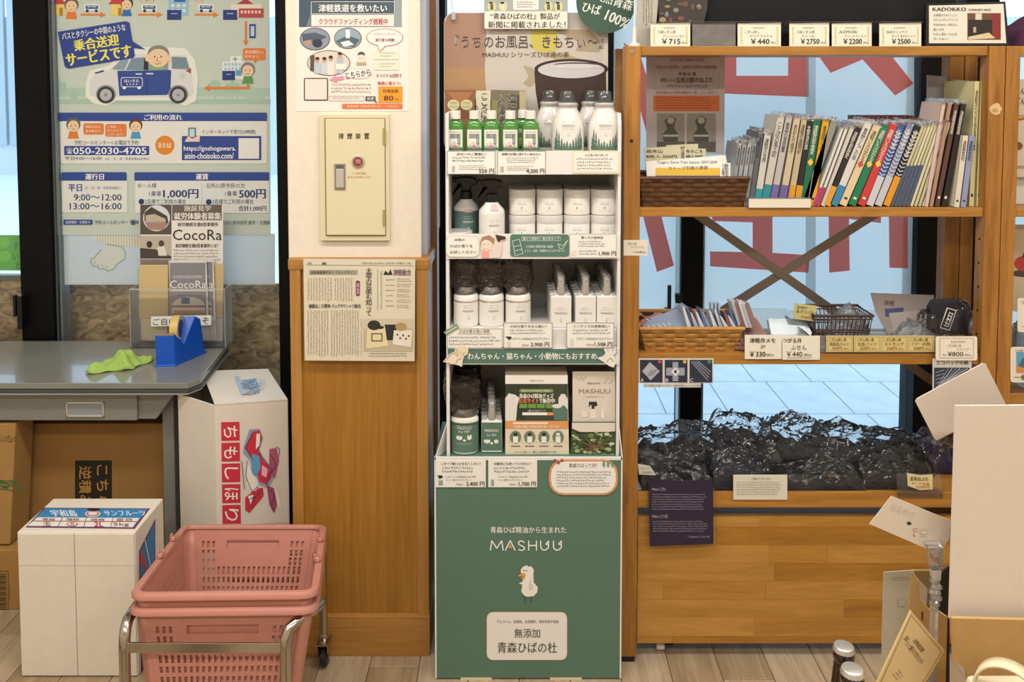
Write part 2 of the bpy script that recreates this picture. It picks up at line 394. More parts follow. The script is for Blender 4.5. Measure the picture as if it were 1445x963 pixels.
# ---------------------------------------------------------------- outdoors
pave = mat('paving', '#c4cdd2', .8, noise=.1, nscale=8)
g = struct(MB().box(-9, 11, 3.09, 16, -.09, -.006), 'pavement', mat('paving_joint', '#8f9da6', .9))
tm = None
for j in range(4):
    for i in range(-2, 14):
        x = .25+i*.3-.055*j; y = 3.12+j*.43+(.2 if i % 2 else 0)*0
        if tm is None:
            tm = MB().box(0, .294, 0, .424, -.03, 0).build('tile', pave, g, local=True)
            o = tm
        else: o = tm.copy(); COL.objects.link(o); o.parent = g
        o.location = Vector((x, y, 0))-ORG['pavement']
struct(MB().box(-9, 11, 4.9, 5.05, -.02, .05), 'kerb', mat('kerb_stone', '#aab4ba', .8))
struct(MB().box(-9, 11, 5.05, 16, -.02, .0), 'road', mat('asphalt_snow', '#dfe6ea', .8, noise=.05))
# building across the street
bld = empty('building', (0, 14, 0), 'pale building with a ribbed shutter across the street', 'building')
MB().box(-12, 12, 14, 15, 0, 2.6).build('wall', mat('far_wall', '#c7d0d4', .8), bld)
for k in range(14):
    a = -10+k*.22; MB().box(a, a+.16, 13.93, 14, .5, 4).build('slat', mat('shutter', '#aab6bd', .6), bld)
# paper / film stuck on the glass
SH = film('backlit_sheet', '#f4f3ee', .52, .5, .85)
s = Sheet('window_sheet', (832, -60, 1290, 472), GY-.012, th=.0008, m=SH, label='large pale sheet with red hand-cut characters on the glass behind the bookshelf', cat='poster')
RED = film('backlit_red', '#f4644a', .9, .5, .75)
for pts in ([(880, 60), (903, 76), (925, 150), (912, 186), (896, 128)], [(1020, 79), (1039, 79), (1039, 107), (1112, 107), (1112, 79), (1141, 79), (1141, 137), (1020, 132)][::-1],
            [(1155, 79), (1172, 103), (1217, 84), (1263, 135), (1289, 118), (1258, 79)],
            [(906, 300), (932, 300), (951, 375), (927, 384)], [(1002, 300), (1090, 300), (1090, 357), (1142, 360), (1141, 385), (1002, 376), (1002, 355), (1062, 356), (1062, 314), (1006, 312)],
            [(1169, 300), (1243, 300), (1243, 315), (1198, 309), (1199, 382), (1170, 385)], [(1254, 300), (1281, 300), (1281, 379), (1255, 378)]):
    s2 = Pr(s.mp); s2.poly(pts, RED, 2); s2.build(s.o, 'character_stroke')
s = Sheet('window_sheet', (1137, 10, 1151, 470), GY-.02, th=.0004, m=film('tape_film', '#cfd8dc', .35, .4, .5), label='pale vertical strip of film where two window sheets overlap', cat='film')
Sheet('window_sheet', (1345, 296, 1600, 560), GY-.012, th=.0008, m=SH, label='pale sheet on the glass beyond the far right shelf', cat='poster')
# green notice in the left window
s = Sheet('green_notice', (-120, 332, 37, 382), GY-.012, col='#9fdc7c', m=film('green_paper', '#8fd873', .9, .6, .5), label='green handwritten notice in the window left of the black frame', cat='notice')
for c in ((6, 343), (7, 362)): 
    for k in range(3): s.ell(c[0], c[1], 9-k*.1, 8, '#7cc765' if k else '#5fa653', 1+k)
s.text('す', 19, 342, 26, 353, '#4f8a46'); s.text('い', 19, 357, 26, 367, '#4f8a46'); s.text('た', 22, 370, 30, 380, '#4f8a46')
s.done()
# ---------------------------------------------------------------- bus service poster on the left window
BL = '#2f4d9c'; OR = '#e8843a'; SK = '#f3d3b0'; HR = '#6b625c'
s = Sheet('service_poster', [(57, -40), (380, -40), (382, 332), (70, 332)], GY-.016, '#ccdad0', .0012, 'large pale green poster for a shared ride service on the left window', 'poster')
s.rect(58, 124, 381, 136, '#b4d0c1'); s.rect(66, 140, 382, 147, '#aecdbd')
for cx, h in ((76, 18), (83, 22), (90, 18), (321, 16), (328, 20), (335, 16)): s.ell(cx, 133-h/2, 4, h/2, '#a9cdbb'); s.rect(cx-.5, 128, cx+.5, 140, '#a9cdbb')
s.poly([(97, 133), (104, 126), (111, 133), (109, 133), (109, 140), (99, 140), (99, 133)], '#a9cdbb')
s.ell(303, 120, 9, 7, '#a9cdbb'); s.rect(302, 122, 304, 142, '#a9cdbb')
for k in range(3): s.rect(348+k*9, 120+k*3, 355+k*9, 142, '#b3d3c2')
def head(x, y, r, hair, face=SK, cloth=None, L=2):
    if cloth: s.poly([(x-r*.9, y+r*2.1), (x-r*.6, y+r*.9), (x+r*.6, y+r*.9), (x+r*.9, y+r*2.1)], cloth, L)
    s.ell(x, y-r*.15, r*1.12, r*1.1, hair, L); s.ell(x, y+r*.12, r*.88, r*.9, face, L+1)
    s.ell(x-r*.33, y+r*.05, r*.08, r*.11, '#3a3030', L+2, 8); s.ell(x+r*.33, y+r*.05, r*.08, r*.11, '#3a3030', L+2, 8)
    s.line([(x-r*.22, y+r*.55), (x, y+r*.63), (x+r*.22, y+r*.55)], r*.08, '#7a3b30', L+2)
def van(x, y, w):
    s.rr(x, y, x+w, y+w*.42, w*.1, '#f4f4f2', 2); s.rect(x+w*.1, y+w*.08, x+w*.9, y+w*.3, BL, 3); s.rect(x+w*.2, y+w*.12, x+w*.45, y+w*.2, '#bcd6e6', 4); s.rect(x+w*.5, y+w*.12, x+w*.8, y+w*.2, '#bcd6e6', 4)
    for q in (.2, .78): s.ell(x+w*q, y+w*.42, w*.1, w*.1, '#333', 4, 10)
def house(x, y, c='#f0d978'):
    s.rect(x, y, x+18, y+18, c, 2); s.poly([(x-4, y+2), (x+7, y-12), (x+20, y+2)], '#c9444a', 3); s.rect(x+10, y+7, x+15, y+18, '#b98a3a', 3)
house(74, 4); head(101, 8, 9, HR, SK, OR); house(157, 4); head(179, 6, 8, '#2e2a33', SK, '#2a75b8')
for a, b in ((114, 150), (195, 230), (275, 309)): s.rect(a, 19.5, b-7, 22, OR, 2); s.poly([(b-8, 17), (b, 21), (b-8, 25)], OR, 2); van(a+5, 6, 22)
for x in (203, 213, 282): head(x, 0, 4, HR)
s.rect(238, -10, 266, 22, '#9cc9e4'); s.rect(246, -4, 262, 3, '#2a75b8', 2)
for i in range(3):
    for j in range(2): s.rect(242+i*8, 6+j*7, 246+i*8, 10+j*7, '#e8f3f9', 2)
for x in (236, 315): s.rect(x, 14, x+20, 28, '#223a86', 3); van(x+3, 17, 14)
s.poly([(334, 6), (347, -2), (358, 6)], '#b23b42', 3); s.rect(326, 6, 370, 24, '#efe6d8', 2); s.rect(337, 12, 372, 25, '#c3474c', 3)
for k in range(6): s.rect(340+k*5, 15, 343+k*5, 19, '#f0e2cf', 4)
s.rect(345.5, 30, 348.5, 58, OR, 2); s.poly([(343, 57), (351, 57), (347, 65)], OR, 2); s.rect(352, 34, 361, 54, BL, 2); s.rect(354, 37, 359, 51, '#c7dcef', 3)
s.rr(343, 68, 375, 85, 3, OR, 2); s.text('金木病院から', 346, 71, 372, 76, '#fff', 4, 2); s.text('日守まで。', 346, 78, 368, 82, '#fff', 4, 2); s.poly([(358, 84), (365, 84), (359, 90)], OR, 2)
s.rect(325, 79, 341, 112, '#f3f6f8'); s.rect(314, 87, 345, 112, '#eef3f6', 2)
s.line([(332, 80), (332, 87)], 1.2, '#4aa06a', 3); s.line([(328.5, 83.5), (335.5, 83.5)], 1.2, '#4aa06a', 3)
for i in range(5):
    for j in range(2): s.rect(317+i*5, 89+j*6, 320+i*5, 93+j*6, '#a5cbe2', 3)
s.rect(314, 100, 332, 113, '#223a86', 4); van(317, 103, 12); s.rect(333, 99, 341, 107, '#5aa6d0', 4); head(350, 99, 9, '#8a8580', SK, '#5aa05c', 5)
s.rect(296, 122.5, 352, 126, OR, 2); s.rect(348.5, 119, 352, 126, OR, 2); s.poly([(287, 124.5), (296, 120), (296, 129)], OR, 2)
# car
s.poly([(121, 118), (127, 100), (155, 92), (172, 74), (200, 66), (262, 68), (275, 84), (280, 110), (277, 142), (262, 150), (240, 142), (165, 142), (150, 150), (132, 146), (121, 136)], '#eef3ea', 2)
s.poly([(127, 134), (127, 114), (134, 105), (156, 98), (172, 80), (186, 76), (264, 78), (271, 106), (274, 132), (266, 137), (136, 137)], '#dfe3e6', 3)
s.poly([(158, 98), (173, 82), (184, 80), (176, 99)], '#8fa7b5', 4); s.poly([(178, 99), (186, 82), (205, 81), (204, 99)], '#7f98a8', 4); s.rect(209, 80, 238, 99, '#8ea4b2', 4); s.poly([(243, 80), (263, 81), (268, 98), (243, 97)], '#7c93a3', 4)
s.poly([(204, 82), (209, 81), (210, 99), (203, 99)], '#2b2b33', 5)
s.poly([(166, 100), (242, 99), (241, 128), (236, 134), (169, 135)], BL, 5); s.line([(208, 100), (208, 134)], .8, '#20387a', 6)
s.rr(171, 109, 202, 123, 3, '#dfe6f2', 6); s.rr(172, 110, 201, 122, 2.5, BL, 7); s.text('はいきた', 176, 112, 197, 116.5, '#fff', 8, 0, .02)
for k in range(4): s.ell(180+k*4.5, 119, 1, 1, '#fff', 8, 8)
s.ell(176, 124, 2.6, 2, '#fff', 8, 8); s.ell(197, 124, 2.6, 2, '#fff', 8, 8)
s.rect(192, 103.5, 201, 105.5, '#d8dfe6', 7); s.rect(207, 103, 217, 105, '#d8dfe6', 7)
s.poly([(133, 103), (146, 99), (148, 101), (136, 104)], '#24408c', 5); s.poly([(262, 100), (270, 96), (270, 104)], '#b4474f', 5); s.ell(258, 107, 4, 4, '#d0d5da', 4)
for cx in (150, 252): s.ell(cx, 133, 14, 13, '#8d949b', 6); s.ell(cx, 134, 12, 12, '#34363a', 7); s.ell(cx, 134, 8.5, 8.5, '#b9bec4', 8); s.ell(cx, 134, 2.4, 2.4, '#8f949b', 9, 10)
s.ell(224, 75, 15, 11, '#8b8783', 8); s.ell(224, 82, 15, 13, SK, 9); s.ell(208.5, 83, 3, 4, SK, 9); s.ell(240, 83, 3, 4, SK, 9); s.poly([(213, 98), (218, 93), (230, 93), (236, 98)], '#8cb878', 8)
s.ell(219, 80, 1, 1.4, '#333', 10, 8); s.ell(228, 80, 1, 1.4, '#333', 10, 8); s.line([(223, 81), (222, 86), (225, 87)], .7, '#8a4a30', 10); s.line([(219, 89), (223, 91), (228, 88)], .8, '#8a3a30', 10)
s.poly([(82, 45), (178, 30), (183, 32), (191, 79), (188, 82), (97, 97), (92, 94)], '#2a469a', 6); s.poly([(184, 56), (206, 70), (189, 68)], '#2a469a', 6)
s.text('バスとタクシーの中間のような', 88, 40, 178, 50, '#ffffff', 8, -8.5, .01)
s.text('乗合送迎', 105, 52, 168, 68, '#f5ee6a', 8, -8.5, .05); s.text('サービスです', 94, 69, 186, 87, '#f5ee6a', 8, -8.5, .05)
# flow panel
s.rr(83, 159, 377, 171, 2, BL, 2); s.rr(86, 171, 377, 231, 3, '#eceeea', 1); s.text('ご利用の流れ', 204, 161.5, 257, 169.5, '#fff', 4, 0, .03)
head(104, 177, 9, HR, SK, OR); head(192, 178, 8.5, '#6b3b2a', SK, '#4f9fd0')
s.rr(118, 174, 147, 190, 3, OR, 2); s.text('9時30分に', 121, 177, 143, 181, '#fff', 4); s.text('金木駅まで。', 121, 183, 144, 187, '#fff', 4)
s.rr(149, 175, 179, 193, 3, OR, 2); s.text('ご予約', 152, 177, 164, 181, '#fff', 4); s.text('ありがとう', 152, 182.5, 172, 186, '#fff', 4); s.text('ございます。', 152, 188, 176, 191.5, '#fff', 4)
s.text('予約コールセンターへお電話で予約', 105, 198, 196, 204.5, '#3b4668', 3)
s.rect(91, 206, 211, 219, BL, 2); s.text('☎', 94, 208.5, 103, 217, '#fff', 4); s.text('050-2030-4705', 104, 208, 207, 217.5, '#fff', 4, 0, .03)
s.text('平日9:00〜16:00', 92, 221, 144, 226, '#3b4668', 3, 0, .01); s.text('※土・日・祝・年末年始はお休み', 149, 222, 211, 226, '#5a6482', 3)
s.ell(233, 205, 13.5, 13.5, '#e58f2e', 2, 28); s.text('または', 224, 201.5, 242, 208.5, '#fff', 4, 0, .02)
s.text('インターネットで受付(24時間)', 285, 183, 361, 190, '#3b4668', 3); s.rect(257, 192, 369, 226, BL, 2)
s.text('https://goshogawara.', 260, 206, 333, 214.5, '#fff', 4, 0, .02); s.text('aisin-choisoko.com/', 261, 215.5, 330, 224, '#fff', 4, 0, .02)
s.rect(337, 195, 366, 224, '#f4f4f2', 4); s.rr(266, 180, 277, 196, 1.5, '#5f7f93', 4); s.rect(268, 182, 275, 193, '#cfe4ee', 5); s.poly([(261, 200), (266, 192), (272, 196), (283, 190), (282, 200)], '#f2d9c6', 6)
# times and fares
s.rr(87, 243, 179, 255, 2, BL, 2); s.rr(88, 255, 180, 300, 3, '#e9ede9', 1); s.text('運行日', 121, 245, 147, 253.5, '#fff', 4, 0, .04)
s.rr(190, 243, 380, 255, 2, BL, 2); s.rr(191, 255, 380, 301, 3, '#e9ede9', 1); s.text('運賃', 277, 245, 294, 253.5, '#fff', 4, 0, .04)
s.text('平日', 97, 260, 116, 270, BL, 3, 0, .04); s.text('(土・日・祝・年末年始除く)', 120, 263, 172, 268, '#6c7696', 3)
s.text('9:00〜12:00', 105, 274, 172, 283, '#2c3c78', 3, 0, .02); s.text('13:00〜16:00', 99, 286.5, 172, 295.5, '#2c3c78', 3, 0, .02)
s.text('お一人様', 195, 258.5, 221, 265, '#3b4668', 3); s.text('1乗車', 211, 269.5, 228, 277, '#2c3c78', 3); s.text('1,000円', 231, 267, 280, 280, '#2c3c78', 3, 0, .04); s.ell(200, 284.5, 4, 4, '#2c3c78', 3); s.text('2名様でご利用の場合', 205, 281, 263, 288, '#3b4668', 3)
for k in range(14): s.rect(285, 258+k*3, 285.7, 259.6+k*3, '#8b93ab', 2)
s.text('五所川原市民の方', 291, 258.5, 346, 265.5, '#3b4668', 3); s.text('1乗車', 318, 269.5, 335, 277, '#2c3c78', 3); s.text('500円', 338, 267, 375, 280, '#2c3c78', 3, 0, .04); s.ell(295, 285, 4, 4, '#2c3c78', 3); s.text('2名様でご利用の場合', 300, 281, 358, 288, '#3b4668', 3)
s.text('合計1,000円', 337, 290, 376, 298, '#2c3c78', 3, 0, .02)
s.rr(90, 310, 131, 317, 1, BL, 2); s.text('会員登録・お問合せ', 93, 311.5, 128, 315.5, '#fff', 4); s.text('予約コールセンター', 134, 310.5, 181, 316.5, '#3b5a6a', 3); s.text('☎0', 184, 310, 196, 317, '#2c3c78', 3, 0, .03); s.text('五所川原市役所 都市・交通課', 314, 311, 381, 317, '#3b5a6a', 3)
s.done()
s = Sheet('foot_poster', [(77, 330), (388, 330), (388, 402), (82, 402)], GY-.012, '#cfe0ec', .001, 'pale blue poster with a drawn bare foot below the ride service poster', 'poster', m=film('foot_sheet', '#eef1ee', .8, .5, .45))
G_ = '#9aa6a0'
hem = [(134, 333), (200, 333), (200, 349), (150, 345), (135, 338)]; s.poly(hem, '#e6e4d4', 1)
for k in range(17): s.line([(137+k*3.8, 333), (137.5+k*3.8, 340+min(k, 6)*1.3)], .8, '#b3b49f', 2)
ft = [(150, 345), (172, 348), (177, 356), (176, 366), (166, 372), (160, 380), (152, 383), (147, 379), (141, 380), (137, 376), (132, 376), (129, 371), (128, 366), (133, 364), (143, 352)]
s.line(ft, 1.4, G_, 2); s.poly(ft, '#d4ddd8', 1)
for a, b in ((133, 369), (138, 372), (144, 373), (150, 375)): s.line([(a, b), (a+2, b+4)], .8, G_, 3)
s.done()
# ---------------------------------------------------------------- desk
DZ = .70
dk = empty('steel_desk', (-1.3, 2.66, 0), 'grey steel office desk with a dark glossy top and one drawer', 'desk')
STEEL = mat('grey_steel', '#86867f', .42, .1, noise=.03)
a = PZ(322, 485, DZ); b_ = PZ(283, 534, DZ); c = PZ(265, 541, DZ); yb = PZ(100, 477, DZ).y
def outl(z, g=0): return [(-2.2, c.y-g, z), (c.x+g*.3, c.y-g, z), (b_.x+g, b_.y-g*.5, z), (a.x+g, a.y, z), (a.x-.02, min(yb, 2.87), z), (-2.2, min(yb, 2.87), z)]
MB().prism(outl(DZ-.018), (0, 0, .018)).build('desk_top', mat('desk_lino', '#86877f', .2, noise=.06, nscale=6, coat=.4), dk, bevel=.002)
MB().prism(outl(DZ-.03, .001), (0, 0, .0115)).build('edge_strip', mat('edge_dark', '#3d4144', .4), dk)
MB().prism(outl(DZ-.034, .003), (0, 0, .0035)).build('edge_bead', mat('edge_bright', '#b8b8b2', .3, .4), dk)
for k in range(2): MB().prism(outl(DZ-.0225-k*.004, .0022), (0, 0, .0009)).build('edge_groove', mat('edge_dark2', '#6a6e70', .4), dk)
yf = c.y+.03; dz0 = zat(594, yf); dx1 = P(193, 570, yf).x
MB().box(-2.2, dx1, yf, yf+.35, dz0, DZ-.04).build('drawer', STEEL, dk, bevel=.003)
q = [P(193.6, 550, yf+.012), P(250, 550, yf+.012), P(220, 592, yf+.012), P(193.6, 592, yf+.012)]
MB().prism([(v.x, v.y, min(v.z, DZ-.038)) for v in q], (0, .03, 0)).build('side_fairing', STEEL, dk, bevel=.003)
h0, h1 = P(94, 567, yf), P(148, 588, yf); b = MB(); t = .005
b.box(h0.x, h1.x, yf-.006, yf, h0.z-t, h0.z); b.box(h0.x, h1.x, yf-.006, yf, h1.z, h1.z+t); b.box(h0.x, h0.x+t, yf-.006, yf, h1.z, h0.z); b.box(h1.x-t, h1.x, yf-.006, yf, h1.z, h0.z)
b.build('drawer_pull', mat('pull_bright', '#dcdad4', .3, .7), dk, bevel=.001); MB().box(h0.x+t, h1.x-t, yf-.001, yf+.001, h1.z+t, h0.z-t).build('pull_recess', mat('recess', '#8c9194', .5), dk)
lx0, lx1 = P(234, 650, 2.58).x, P(250, 650, 2.58).x
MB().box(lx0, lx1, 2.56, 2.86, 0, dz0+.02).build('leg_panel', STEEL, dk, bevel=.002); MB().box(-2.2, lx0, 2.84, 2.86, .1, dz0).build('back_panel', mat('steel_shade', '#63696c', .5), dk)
MB().box(lx1-.09, lx1, 2.56, 2.86, dz0+.018, DZ-.036).build('upper_rail', STEEL, dk)
# tape dispenser
A, B, Cc = PZ(247, 517, DZ), PZ(290, 498, DZ), PZ(217, 518, DZ)
d = B-A; d.z = 0; L = d.length; d.normalize(); wv = Cc-A; wv.z = 0; wv = wv.normalized()*.058
td = empty('tape_dispenser', tuple((A+wv/2+d*L/2)), 'blue tape dispenser with a roll of yellowish tape on the desk', 'tape dispenser')
prof = [(0, 0), (L, 0), (L*.98, .012), (L*.86, .118), (L*.68, .134), (L*.30, .060), (L*.19, .078), (L*.04, .100), (-.002, .098)]
blue = mat('blue_plastic', '#1559c9', .3)
def tp(sx, z, w): return A+d*sx+wv*w+Vector((0, 0, z))
MB().prism([tp(x, z, 0) for x, z in prof], wv).build('body', blue, td, bevel=.003)
MB().prism([tp(x, z, -.06) for x, z in ((-.004, 0), (L+.004, 0), (L+.002, .006), (-.002, .006))], wv*1.12).build('foot_rim', blue, td, bevel=.001)
nrm = wv.normalized(); Mx = Matrix((nrm.cross(Vector((0, 0, 1))).normalized(), Vector((0, 0, 1)), nrm)).transposed()
ctr = tp(L*.38, .106, .5)-nrm*.012
b = MB(); prf = [(.028, 0), (.041, 0), (.041, .024), (.028, .024)]
vs = []; n = 32
for r, z in prf:
    for k in range(n): vs.append(Mx @ Vector((r*math.cos(2*math.pi*k/n), r*math.sin(2*math.pi*k/n), z))+ctr)
b.add(vs, [(i*n+k, i*n+(k+1) % n, ((i+1) % 4)*n+(k+1) % n, ((i+1) % 4)*n+k) for i in range(4) for k in range(n)])
b.build('tape_roll', mat('tape', '#d9bf74', .35), td, smooth=True)
MB().lathe([(.0275, 0), (.0275, .025)], ctr, 24, M=Mx.to_3x3()).build('reel', mat('black_plastic', '#15161a', .4), td, smooth=True)
q = tp(L*.02, .098, .5); MB().box(q.x-.026, q.x+.026, q.y-.004, q.y+.002, q.z, q.z+.006).build('cutter', CHROME, td)
# green cloth
cc = PZ(167, 516, DZ)
def clf(u, v):
    x = (u-.5)*.135; y = (v-.5)*.15; w_ = .7+.3*math.sin(3*u+1)
    e = max(abs(u-.5), abs(v-.5))*2
    z = .012+.012*math.sin(9*u+5*v)+.009*math.sin(14*v-7*u+1)+.006*math.sin(25*u*v+3)
    z = max(.002, z*(1-e**5)+.004*(1+math.sin(17*u+11*v))*.6)+.012*(1-e**2)
    return Vector((cc.x+x*(1-.12*math.sin(5*v))+.02*v-.0, cc.y+y*w_*(1+.1*math.sin(9*u)), DZ+z))
o = MB().grid(clf, 44, 40).build('cleaning_cloth', mat('green_cloth', '#a3c463', .9, noise=.08, nscale=60, bump=.4, bscale=500), smooth=True, solid=.002)
o['label'] = 'crumpled lime green cloth lying on the desk top'; o['category'] = 'cloth'
# leaflet holder and what it holds
HY = 2.825; lh = empty('leaflet_holder', (P(255, 485, HY).x, HY, DZ), 'clear acrylic leaflet holder standing on the back of the desk', 'leaflet holder')
ACR = film('acrylic', '#eef3f5', .05, .03, .3, 1.4)
hx0, hx1 = P(190, 450, HY).x, P(322, 450, HY).x; hz = P(255, 408, HY-.03).z
MB().box(hx0, hx1, HY+.035, HY+.039, DZ+.002, zat(380, HY+.03)).build('back_plate', ACR, lh); MB().box(hx0, hx1, HY-.033, HY-.03, DZ+.002, hz).build('front_plate', ACR, lh, bevel=.001)
MB().box(hx0-.004, hx1+.004, HY-.035, HY+.04, DZ, DZ+.006).build('base', ACR, lh, bevel=.001)
EDG = film('acrylic_edge', '#f6fbff', .55, .1, .3)
for x in (hx0, hx1): MB().box(x-.0015, x+.0015, HY-.033, HY+.037, DZ, hz).build('side_plate', EDG, lh)
MB().box(hx0, hx1, HY-.034, HY-.029, hz-.002, hz+.001).build('rim', EDG, lh)
s = Sheet('flyer', [(198, 289), (315, 289), (314, 484), (199, 484)], HY+.028, '#f3f1ec', .001, 'tall CocoRa flyer with round house photo at the back of the holder', 'flyer')
s.rect(198, 289, 242, 331, '#5c5550'); s.ell(221, 308, 19, 18.5, '#dfe4ea', 2, 28); s.poly([(204, 300), (214, 292), (236, 305), (238, 315), (204, 312)], '#4e453f', 3); s.poly([(204, 313), (238, 315), (230, 325), (210, 324)], '#b08d84', 3); s.poly([(206, 304), (218, 302), (234, 309), (234, 314), (206, 312)], '#c9bca9', 4)
s.rect(198, 333, 242, 365, '#c7bdb0', 2); s.poly([(198, 350), (220, 352), (242, 362), (242, 365), (198, 365)], '#4b4541', 3); s.ell(211, 345, 4, 5, '#3a3431', 3, 12); s.ell(228, 344, 4, 5, '#57483f', 3, 12); s.poly([(222, 349), (232, 347), (236, 361), (224, 361)], '#e9e5dd', 4); s.rect(198, 366, 242, 376, '#8b8078', 2)
s.rect(243, 289, 313, 311, '#6e655e'); s.text('施設見学', 260, 290, 298, 298, '#e8e4dc', 3, 0, .03); s.text('就労体験者募集', 246, 300, 312, 310, '#f4f1ea', 3, 0, .04)
s.text('就労継続支援B型事業所', 251, 314, 308, 319.5, '#55504b', 3, 0, .02); s.text('CocoRa', 244, 324, 313, 339, '#3b3836', 3, 0, .005); s.text('就労継続支援B型事業所とは？', 248, 344, 308, 349.5, '#4a4642', 3, 0, .02); s.para(245, 352, 312, 374, 5, '#8d8781')
s.done()
s = Sheet('envelope', [(196, 374), (237, 374), (237, 450), (196, 449)], HY+.004, '#dcc48e', .003, 'plain manila envelope at the left end of the leaflet holder', 'envelope'); s.done()
s = Sheet('envelope', [(234, 376), (316, 373), (314, 448), (236, 449)], HY+.014, '#d5bf90', .003, 'manila envelope behind the small CocoRa leaflets, sticking out on the right', 'envelope'); s.done()
s = Sheet('note_card', [(200, 450), (236, 450), (236, 482), (201, 480)], HY-.002, '#e8dcc0', .001, 'pale blank card low at the left in the leaflet holder', 'card'); s.done()
for i, (dx, dy, YY, lb) in enumerate(((10, -1, HY+.006, 'grey CocoRa leaflet showing only its right edge behind the front leaflet'), (0, 0, HY-.004, 'front grey CocoRa leaflet with a drawn arched window'))):
    s = Sheet('leaflet', [(238+dx, 368+dy), (291+dx, 367+dy), (296+dx, 481), (241+dx, 481)], YY, '#e8e4de', .0015, lb, 'leaflet', 'small grey leaflets')
    s.rect(239.5+dx, 371+dy, 290+dx, 402, '#8e8f98'); s.rect(239.5+dx, 412, 291+dx, 446, '#8e8f98'); s.rect(240+dx, 402, 291+dx, 412, '#8e8f98')
    s.text('就労継続支援B型事業所', 244+dx, 388.5, 286+dx, 393, '#e9e7ea', 3); s.text('CocoRa', 240+dx, 396, 291+dx, 407, '#f4f2f2', 3, 0, .01); s.rect(241+dx, 409, 291+dx, 411.5, '#e5e0d8', 3)
    s.text('~ Starting from Here ~', 246+dx, 415, 287+dx, 419, '#4d4c55', 3)
    s.ell(266+dx, 432, 23, 13, '#d9d4cb', 2, 24, 180, 360); s.rect(243+dx, 429, 289+dx, 442, '#d9d4cb', 2); s.rect(256+dx, 420, 268+dx, 429, '#3d6a9c', 4); s.line([(262+dx, 420), (262+dx, 429)], .6, '#222', 5); s.rect(243+dx, 431, 289+dx, 434, '#a0634a', 4); s.rect(245+dx, 438, 288+dx, 442, '#c98f3d', 4)
    s.done()
s = Sheet('label_strip', [(213, 447), (298, 445), (298, 459), (213, 461)], HY-.036, '#f4f2ee', .0008, 'white paper strip with black Japanese writing on the leaflet holder', 'label'); s.text('ご自由にどうぞ', 216, 448.5, 295, 458.5, '#25231f', 3, -1.3); s.done()
# ---------------------------------------------------------------- cartons under and beside the desk
def faceprint(parent, p0, n, step=.0003):
    p0 = Vector(p0); n = Vector(n).normalized()
    return Pr(lambda u, v, l: onplane(u, v, p0, n)+n*(l+.0003), step)
KR = mat('kraft_brown', '#98713a', .75, noise=.04, nscale=12, bump=.15, bscale=120)
cyk = 2.62; x0, x1 = P(24, 650, cyk).x, P(233, 650, cyk).x; ct = empty('carton', ((x0+x1)/2, cyk+.12, 0), 'large brown carton under the desk with a black printed block', 'carton')
MB().box(x0, x1, cyk, cyk+.2, .0, zat(598, cyk)).build('box_body', KR, ct, bevel=.003); MB().box(x0+.02, x0+.21, cyk-.0005, cyk, .1, .104).build('flap_seam', mat('seam', '#6d4f26', .8), ct)
q = faceprint(ct, (0, cyk, 0), NY); q.rect(106, 650, 158, 745, '#1b1712', 1); q.text('こちらは', 137, 656, 153, 740, '#b3863f', 3, 90, .02); q.text('逆積み', 112, 658, 129, 716, '#b3863f', 3, 90, .02)
q.ell(42, 612, 4, 3.2, '#1e1a14', 1); q.ell(42, 610.5, 1, 1, '#98713a', 3, 8); q.ell(42, 614, 1, 1, '#98713a', 3, 8); q.text('58-19', 39.5, 625, 44, 646, '#5e4420', 2, 90); q.build(ct)
cyk = 2.50; ct = empty('carton', (P(-20, 650, cyk).x, cyk+.1, zat(770, cyk)), 'brown carton with green katakana stacked at the left under the desk', 'carton')
pts = [P(-130, 600, cyk), P(22, 598, cyk), P(14, 769, cyk), P(-130, 775, cyk)]; zb_ = zat(771, cyk)
MB().prism([(p.x, p.y, max(p.z, zb_)) for p in pts], (0, .1, 0)).build('box_body', mat('kraft_mid', '#a88149', .75, noise=.05), ct, bevel=.003)
q = faceprint(ct, (0, cyk, 0), NY); q.text('キャンディ', -3, 646, 11, 722, '#2f6b45', 2, 96, .02); q.text('ラクリオ', 4, 603, 13, 636, '#5a4a2a', 2, 95); q.build(ct)
ct2 = empty('carton', (P(-20, 850, cyk).x, cyk+.1, 0), 'brown carton with a barcode below the green lettered carton', 'carton')
xa = P(28, 850, cyk-.02).x
MB().box(-1.75, xa, cyk-.02, cyk+.1, .0, zb_-.001).build('box_body', mat('kraft_low', '#a37c40', .75, noise=.05), ct2, bevel=.003)
q = faceprint(ct2, (0, cyk-.02, 0), NY); q.frame(-10, 806, 12, 865, .8, '#2a241a', 1)
for k in range(20): q.rect(-4, 810+k*2.6, 9, 810+k*2.6+(.8, 1.5, 1.1)[k % 3], '#2a241a', 2)
q.text('4 901 234', 12.5, 828, 15.5, 850, '#4a3c22', 2, 90) if 0 else q.para(13, 826, 15.5, 850, 1, '#4a3c22', 2, vert=True); q.build(ct2)
